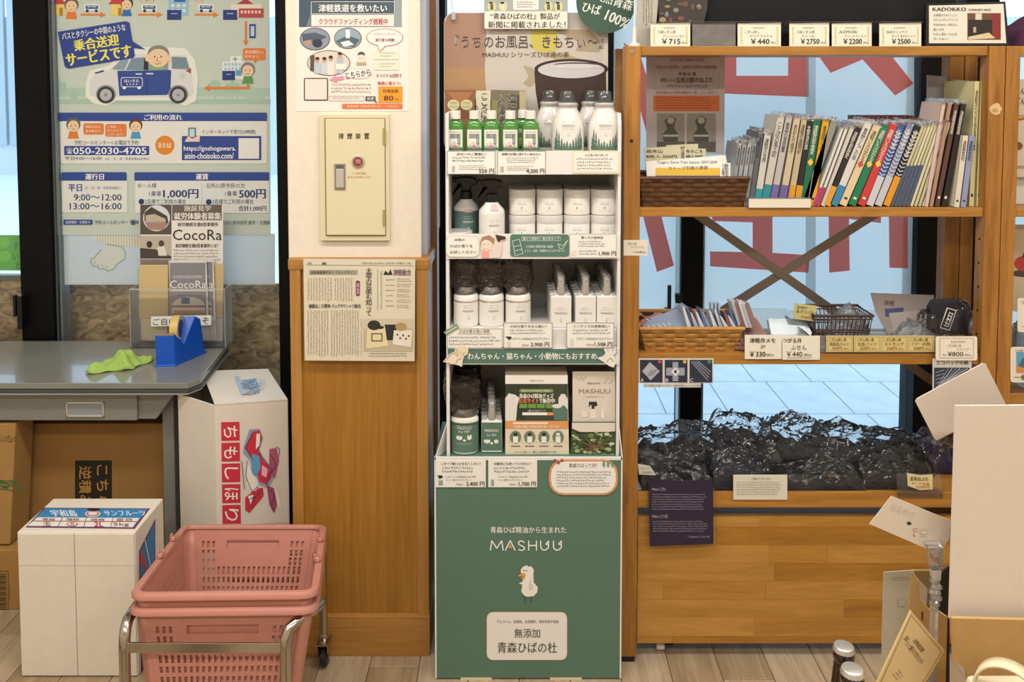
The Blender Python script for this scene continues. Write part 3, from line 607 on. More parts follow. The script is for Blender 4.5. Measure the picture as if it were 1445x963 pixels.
# white citrus carton
fy = 2.195; zt = zat(751, fy); x0, x1 = P(24, 751, fy).x, P(191, 751, fy).x; yb2 = PZ(120, 716, zt).y
wc = empty('citrus_carton', ((x0+x1)/2, (fy+yb2)/2, 0), 'white corrugated fruit carton with a blue and white label on top', 'carton')
WC = mat('white_carton', '#e3dccd', .7, noise=.03, nscale=25, bump=.2, bscale=90)
MB().box(x0, x1, fy, yb2+.05, 0.001, zt).build('box_body', WC, wc, bevel=.003)
sx = P(108, 850, fy).x; zs = zat(797, fy)
MB().box(x0+.003, sx-.001, fy-.0035, fy-.0005, .004, zt-.004).build('flap', WC, wc, bevel=.001); MB().box(sx+.001, x1-.003, fy-.0035, fy-.0005, .004, zt-.004).build('flap', WC, wc, bevel=.001)
MB().box(x0+.003, x1-.003, fy-.0042, fy-.0034, zs, zs+.0012).build('crease', mat('crease', '#c9c0ae', .8), wc)
q = faceprint(wc, (0, 0, zt), (0, 0, 1)); RD = '#7d2b48'
q.poly([(36, 745), (190, 747), (212, 718), (62, 717)], RD, 1); q.poly([(38, 743.6), (188, 745.6), (209, 719), (64, 718)], '#3a86bd', 2); q.poly([(39, 743), (187, 745), (197, 732), (53, 731)], '#ece6dc', 3)
q.text('宇和島', 72, 721, 108, 730, '#e9f1f5', 5, 0, .04, -.5); q.ell(131, 726, 11, 4.6, '#ead9d4', 4); q.ell(131, 726, 9, 3.6, '#b34a55', 5); q.ell(131, 726, 7, 2.7, '#ead9d4', 6); q.text('サンフルーツ', 147, 722, 205, 729, '#e9f1f5', 5, 0, .03, -.5)
for a, b in (((88, 732), (82, 744)), ((122, 732), (118, 745)), ((160, 732), (156, 745))): q.line([a, b], .8, RD, 5)
q.line([(47, 736.5), (193, 737.5)], .8, RD, 5)
q.text('等級', 60, 732.6, 78, 736, RD, 6); q.text('階級', 94, 732.6, 112, 736, RD, 6); q.text('規格', 128, 733, 148, 736.5, RD, 6); q.text('量目', 164, 733, 186, 736.6, RD, 6)
q.text('玉', 60, 738, 72, 744, RD, 6); q.ell(102, 741, 8, 3, '#b9474f', 6); q.ell(102, 741, 6.6, 2.3, '#ece6dc', 7); q.text('秀', 98.5, 739, 105.5, 743, '#b9474f', 8); q.text('2L', 133, 738, 146, 744.6, '#b9302e', 6, 0, .04); q.text('5kg', 160, 739, 182, 744.6, RD, 6)
q.ell(132, 720.6, 9, 2.2, '#1e2a3a', 6); q.build(wc)
q = faceprint(wc, (x1, 0, 0), (1, 0, 0)); q.poly([(196, 778), (219, 732), (219, 820), (208, 950), (199, 953)], RD, 1); q.poly([(197.5, 780), (218, 737), (218, 818), (207, 948), (201, 950)], '#2f7fb5', 2)
q.poly([(199, 775), (207, 800), (205, 806), (197.5, 790)], '#c23c48', 3); q.line([(204, 762), (212, 800)], 1.2, '#e5e1d8', 3); q.build(wc)
# mochi carton standing on end
mz = .655; A = PZ(303, 573, mz); B = PZ(406, 566, mz); C2 = PZ(378, 525, mz); D = PZ(285, 528, mz); E = PZ(251, 556, mz)
mc = empty('mochi_carton', ((A.x+B.x)/2, A.y+.12, 0), 'tall white carton with red lettered squares between the desk and the pillar', 'carton')
CW = mat('carton_white', '#dfd8cb', .65, noise=.03, nscale=15, bump=.12, bscale=60)
C3 = Vector((min(C2.x, B.x-.02), min(C2.y, 2.86), mz)); D3 = Vector((D.x, min(D.y, 2.86), mz))
def wall(p, q_, name='side_panel', m=CW, z1=mz, z0=.001):
    n_ = (q_-p).cross(Vector((0, 0, 1))).normalized()*.004
    b = MB(); b.prism([(p.x, p.y, z0), (q_.x, q_.y, z0), (q_.x, q_.y, z1), (p.x, p.y, z1)], -n_); return b.build(name, m, mc)
wall(A, B, 'front_panel'); wall(E, A); wall(B, C3); wall(D3, E); wall(C3, D3)
MB().prism([A+Vector((0, 0, .001)), B+Vector((0, 0, .001)), C3+Vector((0, 0, .006)), D3+Vector((0, 0, .006))], (0, 0, .004)).build('top_flap', CW, mc)
MB().prism([(A.x+.01, A.y+.02, .01), (B.x-.02, B.y+.02, .01), (D3.x+.04, D3.y-.02, .01)], (0, 0, .004)).build('bottom_flap', CW, mc)
n_ = (B-A); n_.z = 0; n_ = Vector((n_.y, -n_.x, 0)); 
if n_.y > 0: n_ = -n_
q = faceprint(mc, A, n_); R2 = '#cf3146'
for k, ch in enumerate('ちもしほり'):
    y = 596+k*29.3; q.poly([(312+k*.4, y), (338+k*.4, y-.5), (338.4+k*.4, y+26), (312.4+k*.4, y+26.5)], R2, 1); q.text(ch, 316+k*.4, y+5, 335+k*.4, y+22, '#f2eee6', 3, 90, .015)
for pts, c_, l_ in (([(352, 606), (366, 605), (371, 616), (366, 634), (372, 648), (384, 660), (386, 676), (378, 690), (366, 684), (360, 668), (352, 650), (343, 640), (344, 630)], '#8ea3bd', 1), ([(357, 609), (366, 607), (370, 618), (364, 636), (372, 650), (382, 662), (383, 674), (376, 684), (366, 680), (358, 650), (346, 632)], R2, 2),
    ([(356, 640), (366, 644), (368, 660), (362, 672), (354, 668)], '#5fa3cf', 4), ([(349, 650), (356, 668), (364, 680), (362, 692), (354, 694), (349, 684), (347, 664)], '#efeae2', 5), ([(346, 702), (362, 690), (371, 688), (372, 700), (362, 712), (352, 724), (346, 720)], R2, 3), ([(350, 700), (358, 698), (354, 712)], '#efeae2', 6),
    ([(380, 634), (390, 632), (394, 650), (388, 676), (380, 668)], '#b05a76', 2), ([(376, 684), (388, 690), (392, 712), (386, 724), (380, 712)], '#a9506c', 2), ([(386, 684), (394, 700), (398, 718), (392, 716)], '#efeae2', 4), ([(362, 612), (367, 612), (367, 628), (361, 634)], '#f0ece6', 5), ([(370, 656), (378, 662), (376, 674), (369, 670)], '#e9b9bd', 5)): q.poly(pts, c_, l_)
for l_ in ([(357, 609), (346, 632), (358, 650)], [(370, 618), (364, 636), (383, 662), (376, 684)], [(349, 650), (347, 672), (356, 694), (364, 686)], [(341, 650), (345, 690)], [(390, 630), (395, 634), (393, 644)], [(381, 640), (390, 655), (382, 668)], [(381, 690), (388, 700), (382, 712), (388, 722)], [(350, 706), (360, 700), (356, 718)], [(362, 700), (370, 692)]): q.line(l_, .9, '#4d4670', 7)
q.line([(312, 742), (405, 738)], .8, '#b9b1a2', 2); q.build(mc)
q = faceprint(mc, A+Vector((0, 0, .0105)), (0, 0, 1)); q.poly([(331, 532), (337, 531), (348, 556), (341, 557)], '#a9c3d8', 1)
q.text('八戸市', 344, 534, 366, 556, '#7d9fc0', 2, 75, .04); q.text('販売者', 345, 533, 355, 553, '#7d9fc0', 2, 75, .02); q.para(366, 535, 376, 553, 2, '#a5b9cb', 2, vert=True); q.build(mc, 'print')
# ---------------------------------------------------------------- posters, vent control box and newspaper on the pillar
PY_ = 2.30
s = Sheet('crowdfunding_poster', (418, -30, 577, 157), PY_-.001, '#f2e6dd', .0012, 'laminated pink and white railway crowdfunding poster at the top of the pillar', 'poster')
s.rect(422, -20, 567, 38, '#6d7f8d'); s.poly([(422, -20), (440, -20), (438, 20), (432, 38), (422, 38)], '#3f5566', 2); s.rect(548, 0, 567, 38, '#97a0a4', 2); s.poly([(436, -20), (556, -20), (556, 5), (438, 5)], '#2f4152', 2)
s.rect(439, 3, 557, 20, '#4a5c69', 3); s.frame(439, 2, 557, 20, .7, '#e8e8e6', 4); s.rect(439.5, 21, 556, 37, '#efe2da', 3)
s.text('津軽鉄道を救いたい', 450, 6, 546, 17, '#f4f1ea', 5, 0, .03); s.text('クラウドファンディング挑戦中', 450, 26, 547, 35, '#a93a4a', 5, 0, .015)
for cx, cy_, rx, ry, c_ in ((444.5, 55, 21.5, 16, '#8b97a5'), (491, 54, 19.5, 15, '#93a9b5'), (464, 89, 30.5, 18, '#d9cfc2')): s.ell(cx, cy_, rx, ry, '#4b3b3c', 2, 28); s.ell(cx, cy_, rx-1, ry-1, c_, 3, 28)
s.poly([(426, 48), (445, 46), (462, 52), (450, 58), (428, 60)], '#4e5b6e', 4); s.poly([(428, 58), (440, 56), (438, 66), (430, 63)], '#b58e8c', 5); s.ell(448, 61, 7, 6, '#2f3748', 5); s.poly([(474, 58), (490, 50), (508, 56), (500, 66), (480, 64)], '#4f6675', 4); s.rect(488, 42, 494, 54, '#e9eff1', 5); s.poly([(480, 60), (492, 57), (500, 63), (486, 66)], '#dde6e8', 6)
for k, (x, y, h) in enumerate(((448, 86, 18), (458, 86, 18), (467, 84, 22), (480, 79, 25))): s.rect(x-4.5, y+2, x+4.5, y+h, ('#b9c4ce', '#c7ccd4', '#e6ddd2', '#b3bfca')[k], 5); s.ell(x, y-1, 3, 4, '#caa083', 6, 12); s.ell(x, y-3.4, 3, 2.2, '#2e2622', 7, 12)
s.rect(438, 78, 444, 100, '#5b4a3f', 4); s.rect(474, 90, 489, 98, '#ece8dc', 7)
s.ell(543, 53, 26, 12.5, '#b0606a', 2, 28); s.ell(543, 53, 25, 11.7, '#f5ebe4', 3, 28); s.poly([(533, 63), (536, 73), (544, 64)], '#f5ebe4', 4); s.line([(533, 64), (536, 73), (544, 65)], .7, '#b0606a', 5)
s.text('クラウドファンディング', 528, 46.5, 558, 50, '#8a5a5e', 5); s.text('実行者も同乗!', 530, 54, 557, 59, '#8a4a52', 5, 0, .02)
s.ell(510, 77, 5, 4, '#5c4a42', 3); s.ell(510, 83, 6, 6, '#eedfce', 4); s.ell(508, 82, .7, .7, '#333', 5, 6); s.ell(512, 82, .7, .7, '#333', 5, 6); s.rect(503, 88, 517, 92, '#c0a28c', 4)
for y in (72, 87): s.rect(528, y, 563, y+12, '#dfe2cb', 3); s.line([(536, y+3), (558, y+3)], .6, '#8f9a7a', 4); s.line([(536, y+7), (552, y+7)], .6, '#8f9a7a', 4)
s.ell(506, 104, 19, 7.5, '#dba0a8', 2, 24); s.ell(506, 104, 18.2, 6.8, '#f6ece6', 3, 24); s.text('こちらから', 488, 100, 523, 109, '#2a2422', 5, -9, .02); s.poly([(465, 113), (474, 106), (475, 109), (485, 107), (486, 112), (476, 114), (476, 117)], '#dc93a8', 4)
s.rr(429, 110, 463, 142, 2, '#3b2c2c', 2); s.rect(430.5, 111.5, 461.5, 140.5, '#f0dcd5', 3)
s.text('オリジナル切符で', 531, 104, 567, 109.5, '#8a3f48', 4, 0, .02); s.text('乗車に乗ろう!', 533, 115, 565, 120, '#c23c48', 4, 0, .03)
s.rect(534, 122, 568, 145, '#e39a28', 3); s.text('目標金額', 541, 126, 562, 131, '#6d4420', 5); s.text('80', 542, 135, 555, 142, '#6e1f28', 5, 0, .04); s.text('万円', 557, 139, 563, 142, '#8a5a20', 5)
s.para(468, 118, 530, 133, 3, '#8f7b78', 4); s.frame(465, 135.5, 514, 142.5, .5, '#8a7a76', 3); s.para(469, 137.5, 510, 141, 1, '#7a6a66', 4); s.rect(516, 136, 530, 142.5, '#4b4541', 3); s.text('検索', 518, 137, 528, 141.5, '#eee', 5); s.poly([(528, 140), (533, 145), (530, 145)], '#222', 5)
s.rect(483, 146.5, 568, 153.5, '#df7440', 3); s.text('募集期間 令和6年9月21日 ～ 11月20日', 490, 148.3, 561, 152, '#f3d9c4', 5); s.done()
s.o['label'] = 'laminated pink and white railway crowdfunding poster at the top of the pillar'
# vent control box
CRM = mat('cream_metal', '#ddd3b0', .45); by = PY_
vb = empty('vent_control_box', tuple(P(500, 338, by)), 'cream metal smoke vent control box with a hinged door on the pillar', 'control box')
def bx(x0, y0, x1, y1, Ya, Yb): p, q_ = P(x0, y0, Ya), P(x1, y1, Ya); return MB().box(p.x, q_.x, Ya, Yb, q_.z, p.z)
bx(450, 161.5, 550, 340, by-.012, by).build('frame', CRM, vb, bevel=.0015)
dr = bx(459, 168, 543.5, 332, by-.018, by-.011).build('door', CRM, vb, bevel=.0015)
bx(457.6, 166.6, 545, 333.4, by-.0125, by-.0118).build('door_gap', mat('gap', '#8b7f5a', .7), vb)
bx(471.5, 231, 487.5, 268, by-.021, by-.017).build('handle_plate', mat('zinc', '#a6a49c', .35, .7), dr, bevel=.001)
bx(474, 239, 485, 265, by-.025, by-.02).build('handle_lever', mat('zinc_light', '#d4d2cc', .3, .6), dr, bevel=.001)
bx(474, 233, 485, 238, by-.0215, by-.02).build('lever_slot', mat('slot', '#5f5f5c', .5), dr)
for y0, y1 in ((181, 204), (296, 319)): p = P(542, y0, by-.018); q_ = P(542, y1, by-.018); MB().tube([(p.x, by-.02, p.z), (q_.x, by-.02, q_.z)], .003, 8).build('hinge', mat('hinge', '#b8a86e', .35, .5), vb)
c_ = P(505.5, 228, by-.018); Mr = Matrix.Rotation(R(90), 3, 'X')
MB().lathe([(.0165, 0), (.0165, .005), (.0135, .006)], (c_.x, by-.017, c_.z), 28, M=Mr).build('button_ring', mat('ring', '#b5b0a4', .3, .5), vb, smooth=True)
MB().lathe([(.0125, 0), (.0125, .0065)], (c_.x, by-.017, c_.z), 28, M=Mr).build('push_button', mat('dark_red_button', '#8a3b35', .4), vb, smooth=True)
q = faceprint(vb, (0, by-.018, 0), NY)
for k, ch in enumerate('排煙装置'): q.text(ch, 478+k*12, 188, 485+k*12, 196, '#2c2a22', 2, 0, .02)
q.text('こじあけ禁止', 497, 243, 517, 246, '#a35a48', 2); q.text('強く押しボタンを押してください', 491, 248.5, 523, 251.5, '#a35a48', 2); q.build(vb)
q = faceprint(vb, (0, by-.0238, 0), NY); q.text('開', 502.5, 225, 508.5, 231, '#e4b5ab', 1); q.build(vb)
# newspaper in a sleeve
s = Sheet('newspaper_clipping', [(428, 365.5), (586, 366.5), (585, 510), (430, 509)], PY_-.034, '#dbd4be', .0012, 'newspaper page in a clear sleeve on the wood casing of the pillar', 'newspaper')
K = '#4b463c'; s.line([(432, 374), (583, 375)], .6, '#8c8672'); s.text('令和7年(2025年) 2月3日 水曜日 (18)', 510, 370, 580, 373.5, '#6a6454', 3); s.text('(晩報)', 434, 370, 440, 373.5, '#6a6454', 3); s.text('奥', 454, 370, 461, 374, K, 3, 0, .03)
s.rect(436, 381, 505, 388, '#a9a593', 1); s.text('自転車鉛筆代のイラストデザイン', 439, 382, 502, 387, '#3e3a30', 3, 0, .01)
s.text('\n'.join('太宰の芸術も知って'), 516, 378, 525, 446, '#3a362d', 3, 0, .012); s.rr(502, 396, 508, 418, 2.5, '#7f3f66', 2); s.text('中\n泊', 503, 399, 507, 415, '#e6dccb', 3)
s.line([(533, 380), (533, 438)], .5, '#6a6454'); s.para(537, 382, 541, 440, 1, '#8a8473', 3, vert=True)
s.poly([(541, 388), (544, 382), (548, 386), (551, 380), (554, 388)], '#2f2b2b', 2); s.text('津軽組合', 555, 380, 580, 389, '#6d3a6a', 3, 0, .02)
for k in range(6): s.para(544, 394+k*7.4, 557, 397.4+k*7.4, 1, '#5c574a', 3); s.para(560, 393+k*7.4, 580, 399+k*7.4, 2, '#6e6958', 3)
s.text('複雑出こち際神 バッグやTシャツ販売', 436, 429, 509, 435, '#3a362d', 3, 0, .02)
for x0_, y0_, x1_, y1_, n_c in ((434, 392, 470, 426, 9), (472, 392, 499, 426, 7), (434, 438, 465, 504, 8), (467, 438, 508, 504, 11), (509, 450, 512, 504, 1)): s.para(x0_, y0_, x1_, y1_, n_c, '#8f8a78', 3, vert=True, ragged=.05)
s.rect(513, 450, 583, 496, '#bfb598', 2); s.rect(513, 450, 583, 464, '#cdc4aa', 3); s.ell(528, 459, 9, 7, '#2f2b27', 5); s.ell(536, 462, 6, 2.4, '#2f2b27', 5); s.poly([(518, 464), (544, 462), (548, 488), (517, 492)], '#e2d5ad', 4); s.rect(524, 470, 540, 482, '#7d7357', 5); s.rect(526, 472, 538, 480, '#e2d5ad', 6); s.poly([(543, 458), (560, 458), (558, 480), (546, 480)], '#2c2c2e', 4); s.poly([(556, 466), (582, 466), (580, 490), (554, 486)], '#e4dfd0', 5); s.ell(566, 461, 8, 6, '#b3935f', 6)
for k in range(5): s.ell(561+k*4, 472+(k*5) % 9, 1.4, 1.6, '#5c5446', 7, 8)
s.para(520, 498, 580, 505, 2, '#5c574a', 3); s.done()
# ---------------------------------------------------------------- tiered cardboard display stand
SF = 2.20; SB = 2.42; BF = 2.182
SG = '#577866'; GREEN = mat('stand_green', SG, .55)
lx, rx = P(629, 300, SF).x, P(876, 300, SF).x; bl, br = P(614, 800, BF).x, P(877, 800, BF).x
LZ = [zat(246, SF), zat(365, SF), zat(514, SF), zat(648, BF)]  # shelf levels
LT = [zat(213, SF), zat(330, SF), zat(491, SF)]
st = empty('display_stand', ((lx+rx)/2, 2.3, 0), 'tall white and green cardboard display stand with four tiers of hiba products', 'display stand')
FB = mat('foam_board', '#e6e4e0', .5); INN = mat('stand_inside_shade', '#a8a6a2', .6)  # inside is the same white board, its shade put into the grey
ztop = zat(160, SF)
for x, nm in ((lx, 'side_panel'), (rx-.008, 'side_panel')):
    pts = [(x, SF, LZ[3]-.02), (x, SF, ztop-(0 if x == lx else .03)), (x, SF+.012, ztop+.0), (x, SB, ztop), (x, SB, LZ[3]-.02)]
    MB().prism(pts, (.008, 0, 0)).build(nm, FB, st)
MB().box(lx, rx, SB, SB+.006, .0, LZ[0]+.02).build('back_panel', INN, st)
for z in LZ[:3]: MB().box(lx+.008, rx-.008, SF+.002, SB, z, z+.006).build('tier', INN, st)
for z0, z1 in zip(LZ[:3], LT): MB().box(lx+.002, rx-.002, SF-.004, SF+.001, z0, z1).build('tier_lip', FB, st)
MB().box(bl, br, BF, SB+.005, .004, LZ[3]).build('base_box', GREEN, st, bevel=.001)
for x0, x1 in ((bl-.001, bl+.003), (br-.003, br+.001)): MB().box(x0, x1, BF-.001, BF+.01, .004, LZ[3]+.004).build('edge_strip', FB, st)
MB().box(bl, br, BF-.001, BF+.006, LZ[3]-.003, LZ[3]+.004).build('edge_strip', FB, st)
for x0, x1 in ((650, 694), (776, 821)): p, q_ = P(x0, 955, BF), P(x1, 955, BF); MB().box(p.x, q_.x, BF-.002, BF+.1, 0, .006).build('base_tab', mat('tab', '#d9cfa8', .6), st)
# cheeks that slope out to the base
for x0, x1, xb in ((lx, lx+.003, bl), (rx-.003, rx, br)):
    zz = LZ[3]+.09; MB().prism([(x0, SF, zz), (xb, BF+.002, LZ[3]), (x1, SF+.05, LZ[3]), (x1, SF+.05, zz)], (0.002, 0, 0)).build('cheek', FB, st)
q = faceprint(st, (0, BF-.0002, 0), NY); W_ = '#f3f2ec'
q.text('青森ひば精油から生まれた', 692, 743.5, 799, 752.5, W_, 2, 0, .012)
MS = [[[(692, 777), (694, 763), (701, 774), (708, 763), (710, 777)]], [[(713, 777), (720, 763), (727, 777)]], [[(740, 766), (737, 763.5), (732.5, 764), (731.5, 767.5), (735, 770), (739.5, 772), (740.5, 775), (736, 777), (731.5, 775.5)]],
      [[(746, 763), (746, 777)], [(757, 763), (757, 777)], [(746, 770), (757, 770)]], [[(763, 763), (763, 773), (766, 776.3), (770, 776.3), (774, 773), (774, 763)], [(774, 764), (770, 768), (774, 769)]], [[(781, 763), (781, 773), (784, 776.3), (788, 776.3), (792, 773), (792, 763)], [(792, 764), (788, 768), (792, 769)]]]
for L_ in MS:
    for p in L_: q.line([(a, b) for a, b in p], 1.7, W_, 2)
q.poly([(717.5, 773.5), (720, 767), (722.5, 773.5)], '#dba47c', 3)
# duck drawing
DK = '#f0ece4'; q.ell(744, 806, 9.2, 8, DK, 2, 24); q.poly([(739, 806), (752.5, 806), (753, 822), (759, 829), (758, 836), (752, 842), (741, 842), (736, 835), (737, 824)], DK, 2); q.ell(747, 833, 11.3, 9, DK, 2, 24)
q.poly([(731, 812), (739, 808), (742, 811), (732, 814)], '#e0a45a', 4); q.poly([(734, 815), (742, 811), (740, 818)], '#d99a4c', 3); q.ell(739.5, 805, .8, .9, '#333', 5, 8); q.ell(743, 805, .8, .9, '#333', 5, 8); q.line([(746, 797), (745, 799.5), (748, 798)], .8, '#2f4038', 4)
q.line([(749, 818), (747, 826), (748, 832), (752, 831)], .6, '#7c8078', 4); q.line([(751, 824), (750, 830)], .6, '#7c8078', 4); q.poly([(732, 823), (737, 821), (738, 826)], DK, 2)
for x in (741, 750): q.line([(x, 841), (x-.5, 848), (x-1.5, 848.5)], .9, '#26382f', 3)
q.poly(rrect(686.5, 863.5, 800.5, 932, 9), '#c7a98f', 1); q.poly(rrect(687.2, 864.2, 799.8, 931.3, 8.5), '#ece8e3', 2)
q.text('アルコール、防腐剤、合成香料、保存料等不使用', 701, 875, 788, 879.5, '#4a463f', 4); q.text('無添加', 726, 887, 762, 900, '#4f5a4e', 4, 0, .012); q.text('青森ひばの杜', 702, 906, 786, 921.5, '#4b5a4c', 4, 0, .012)
q.build(st)
# header board
s = Sheet('header_board', rrect(626.5, 17.5, 858, 215, 14), SB-.03, '#d3cabd', .004, 'printed bath photo board with rounded corners standing at the top back of the display stand', 'sign', step=.00025)
s.poly([(627, 130), (627, 32), (632, 22), (640, 18.5), (690, 18.5), (686, 60), (684, 100), (686, 130)], '#a8836f', 1); s.poly([(627, 132), (627, 95), (684, 95), (686, 132)], '#b08a62', 2)
s.rect(686, 20, 850, 215, '#c8c0b6', 1)
for pts, c_ in (([(748, 42), (784, 42), (790, 60), (784, 72), (760, 74), (750, 66)], '#c9bd57'), ([(780, 42), (832, 42), (850, 60), (846, 74), (812, 72), (818, 60)], '#a99a82'), ([(738, 92), (752, 96), (760, 112), (748, 124), (738, 118), (746, 108)], '#b09f86'), ([(760, 74), (800, 76), (820, 84), (790, 86)], '#b6a57e'), ([(700, 36), (720, 38), (716, 46)], '#b9a98e'), ([(640, 190), (690, 190), (680, 150), (650, 150)], '#a6805e')): s.poly(pts, c_, 2)
s.poly([(754, 100), (855, 100), (857, 215), (770, 215), (756, 130)], '#3f2c27', 3); s.ell(806, 97.5, 52, 14.5, '#35231f', 4, 32); s.ell(806, 98.5, 47, 12, '#c9c8c8', 5, 32); s.ell(814, 92, 34, 4, '#4c3a35', 6, 24); s.ell(812, 93.5, 36, 3.5, '#cfcecd', 7, 24)
s.text('『うちのお風呂、きもちぃ〜』', 642, 50, 851, 68, '#f4ede4', 8, 0, .04); s.text('『うちのお風呂、きもちぃ〜』', 642, 50, 851, 68, '#3a2723', 10, 0, .01)
s.text('MASHUU シリーズひば湯の素', 681, 73, 803, 81, '#5b4438', 9); s.done()
q_ = s
clp = empty('hanging_clip', tuple(P(640, 20, SB-.036)), 'small clear clip holding the top left corner of the header board', 'clip')
a = P(640, 6, SB-.04); b0 = P(640, 22, SB-.04)
MB().box(a.x-.006, a.x+.006, SB-.045, SB-.036, b0.z-.012, b0.z+.01).build('jaw', EDG, clp, bevel=.002); MB().tube([(a.x-.012, SB-.04, a.z+.05), (a.x-.006, SB-.04, a.z+.01), (b0.x, SB-.04, b0.z)], .0025, 6).build('stem', EDG, clp)
# newspaper notice card hanging on the header
s = Sheet('notice_card', rrect(683, -40, 801.5, 41, 3), SB-.046, '#a7b0ad', .001, 'laminated handwritten card announcing the newspaper article above the bath board', 'card', step=.00025)
s.rect(684, 16, 800.5, 40.5, '#ece8d9', 1); s.rr(724, -20, 760, 14, 2, '#ece9e2', 1); s.text('HIBA OIL SPRAY', 729, 2, 755, 6, '#333', 3) if 0 else s.para(729, 2, 756, 12, 3, '#4a4742', 3)
for x in (694, 710, 774, 788): s.ell(x, 9, 6, 7.5, '#d8d59c', 1); s.rect(x-2, 6, x+2, 14, ('#3f3f3f', '#5c6156', '#4f5049', '#dfdccf')[(x//10) % 4], 2); s.rect(x-3.5, 2.5, x+1.5, 5.5, '#2e2b28', 2)
s.text('“青森ひばの杜』製品が', 692, 18.5, 790, 27.5, '#3b3a35', 3, 0, .02); s.text('新聞に掲載されました！', 689, 30, 798, 39.5, '#3b3a35', 3, 0, .02); s.done()
s = Sheet('round_sign', [(855+42*math.cos(R(a)), 3+44*math.sin(R(a))) for a in range(0, 360, 10)], SB-.06, '#3a5a4a', .003, 'dark green round sign with chalk writing hanging between stand and bookshelf', 'sign')
s.text('天然青森', 838, -8, 894, 8, '#eceee4', 3, 18, .02); s.text('ひば', 822, 5, 848, 19, '#eceee4', 3, 14, .02); s.text('100%', 854, 20, 888, 35, '#eceee4', 3, 24, .03); s.done()
# ---- products
WPL = mat('white_plastic', '#e9e6df', .28, coat=.3); BPL = mat('black_sprayer', '#0c0b0b', .35); CER = mat('glossy_white', '#e6e3dc', .12, coat=.5); DCAP = mat('dark_cap', '#1b1d1c', .2); LAB = mat('label_paper', '#e4e0d8', .5)
def cyl(r, x0=0, sq=1):
    return lambda u, v, l: Vector((x0+(r+l+.0003)*math.sin(u/r), -(r*sq+l+.0003)*math.cos(u/r), v))
FIRS = [(-.038, .03), (-.033, .048), (-.026, .04), (-.018, .025), (-.011, .014), (-.004, .018), (.004, .013), (.012, .022), (.02, .028), (.027, .036), (.034, .05), (.039, .03)]
def place(o, px, Y, z, first):  # x from the photo column
    return (P(px, 300, Y).x, Y, z)
# large white bottles
def big_bottle(loc, label, grp):
    t = empty('bath_bottle', loc, label, 'bottle', grp); r = .0435
    MB().lathe([(r-.006, 0), (r, .005), (r, .104), (r-.001, .116), (r-.004, .130), (r-.009, .144), (r-.0145, .156), (r-.0178, .164), (.0262, .170), (.0272, .172), (.0272, .177), (.024, .179)], n=40).build('bottle_body', CER, t, smooth=True, local=True)
    MB().lathe([(.0205, .178), (.0200, .186), (.0180, .203), (.0155, .207), (.003, .2075)], n=32).build('cap', DCAP, t, smooth=True, local=True)
    MB().lathe([(.0285, .168), (.0290, .176), (.0215, .183), (.0192, .206), (.0160, .2105), (.002, .211)], n=24).build('cap_film', CLEAR, t, smooth=True, local=True)
    q = Pr(cyl(r))
    for x, h in FIRS:
        for k in range(3): w_ = .0052*(1-.25*k); q.poly([(x-w_, h*.3*k+.062), (x+w_, h*.3*k+.062), (x, h*.3*k+.062+h*.45)], '#5b7866', 1)
    q.rect(-.042, .056, .042, .063, '#5b7866', 1, n=8)
    q.text('HIBA FOREST', -.017, .130, .017, .1275, '#8a8578', 3); q.text('MASHUU', -.017, .123, .017, .117, '#7d7a6e', 3); q.text('ヒバユノモト', -.016, .113, .016, .1095, '#8a8578', 3); q.ell(0, .098, .003, .005, '#c9c4b8', 3, 10); q.ell(0, .098, .0024, .0044, '#e6e3dc', 4, 10)
    q.build(t, local=True); return t
z1 = LZ[0]+.006
proto = big_bottle((P(801, 150, 2.252).x, 2.252, z1), 'tall white fir tree bottle, front left of the four', 'large white bath bottles')
for px, Y, lb in ((852.5, 2.253, 'tall white fir tree bottle, front right beside the bookshelf post'), (776, 2.345, 'tall white fir tree bottle in the back row, half hidden by the front left one'), (834, 2.36, 'tall white fir tree bottle in the back row, seen between the two front bottles')):
    dup(proto, (P(px, 150, Y).x, Y, z1), label=lb)
# small green bottles
GLQ = mat('green_liquid', '#4a8a3a', .15, coat=.5)
def small_bottle(loc, label):
    t = empty('bath_bottle_small', loc, label, 'bottle', 'small green bath bottles'); w_ = .0118*1
    MB().lathe([(.0232, 0), (.0232, .075), (.021, .084), (.0115, .090), (.0115, .094)], n=4*6, sx=1, sy=.72).build('bottle_body', GLQ, t, smooth=True, local=True)
    MB().lathe([(.0135, .092), (.0137, .094), (.0132, .106), (.0115, .1075)], n=28).build('cap', WPL, t, smooth=True, local=True)
    q = Pr(lambda u, v, l: Vector((.0233*math.sin(u/.0233), -(.0232*.72+l+.0004)*math.cos(u/.0233)-.0004, v)))
    for k in range(1): q.rect(-.0215, .003, .0215, .0725, '#ebe8e0', 0, n=8)
    q.text('HIBA FOREST BATH', -.014, .069, .014, .067, '#6e6a62', 2); q.rect(-.014, .0645, .014, .0565, '#6d7a72', 1, n=4); q.rect(.006, .0645, .014, .045, '#6d7a72', 1, n=2); q.text('ひば湯', -.012, .0635, .004, .0575, '#dfe3dc', 3); q.text('の\n素', .0075, .0625, .0125, .047, '#dfe3dc', 3)
    q.ell(-.002, .046, .005, .005, '#d9c8bd', 2, 12); q.ell(0, .041, .007, .003, '#c98f8a', 3, 12); q.rect(-.0215, .0385, .0215, .034, '#5b7866', 1, n=8)
    for k in range(10): x = -.02+k*.0043; q.poly([(x-.0018, .037), (x+.0018, .037), (x, .037+(.009, .006, .011, .007, .004)[k % 5])], '#5b7866', 2)
    q.build(t, local=True)
    return t
nm = ('first', 'second', 'third', 'fourth', 'fifth')
proto = None
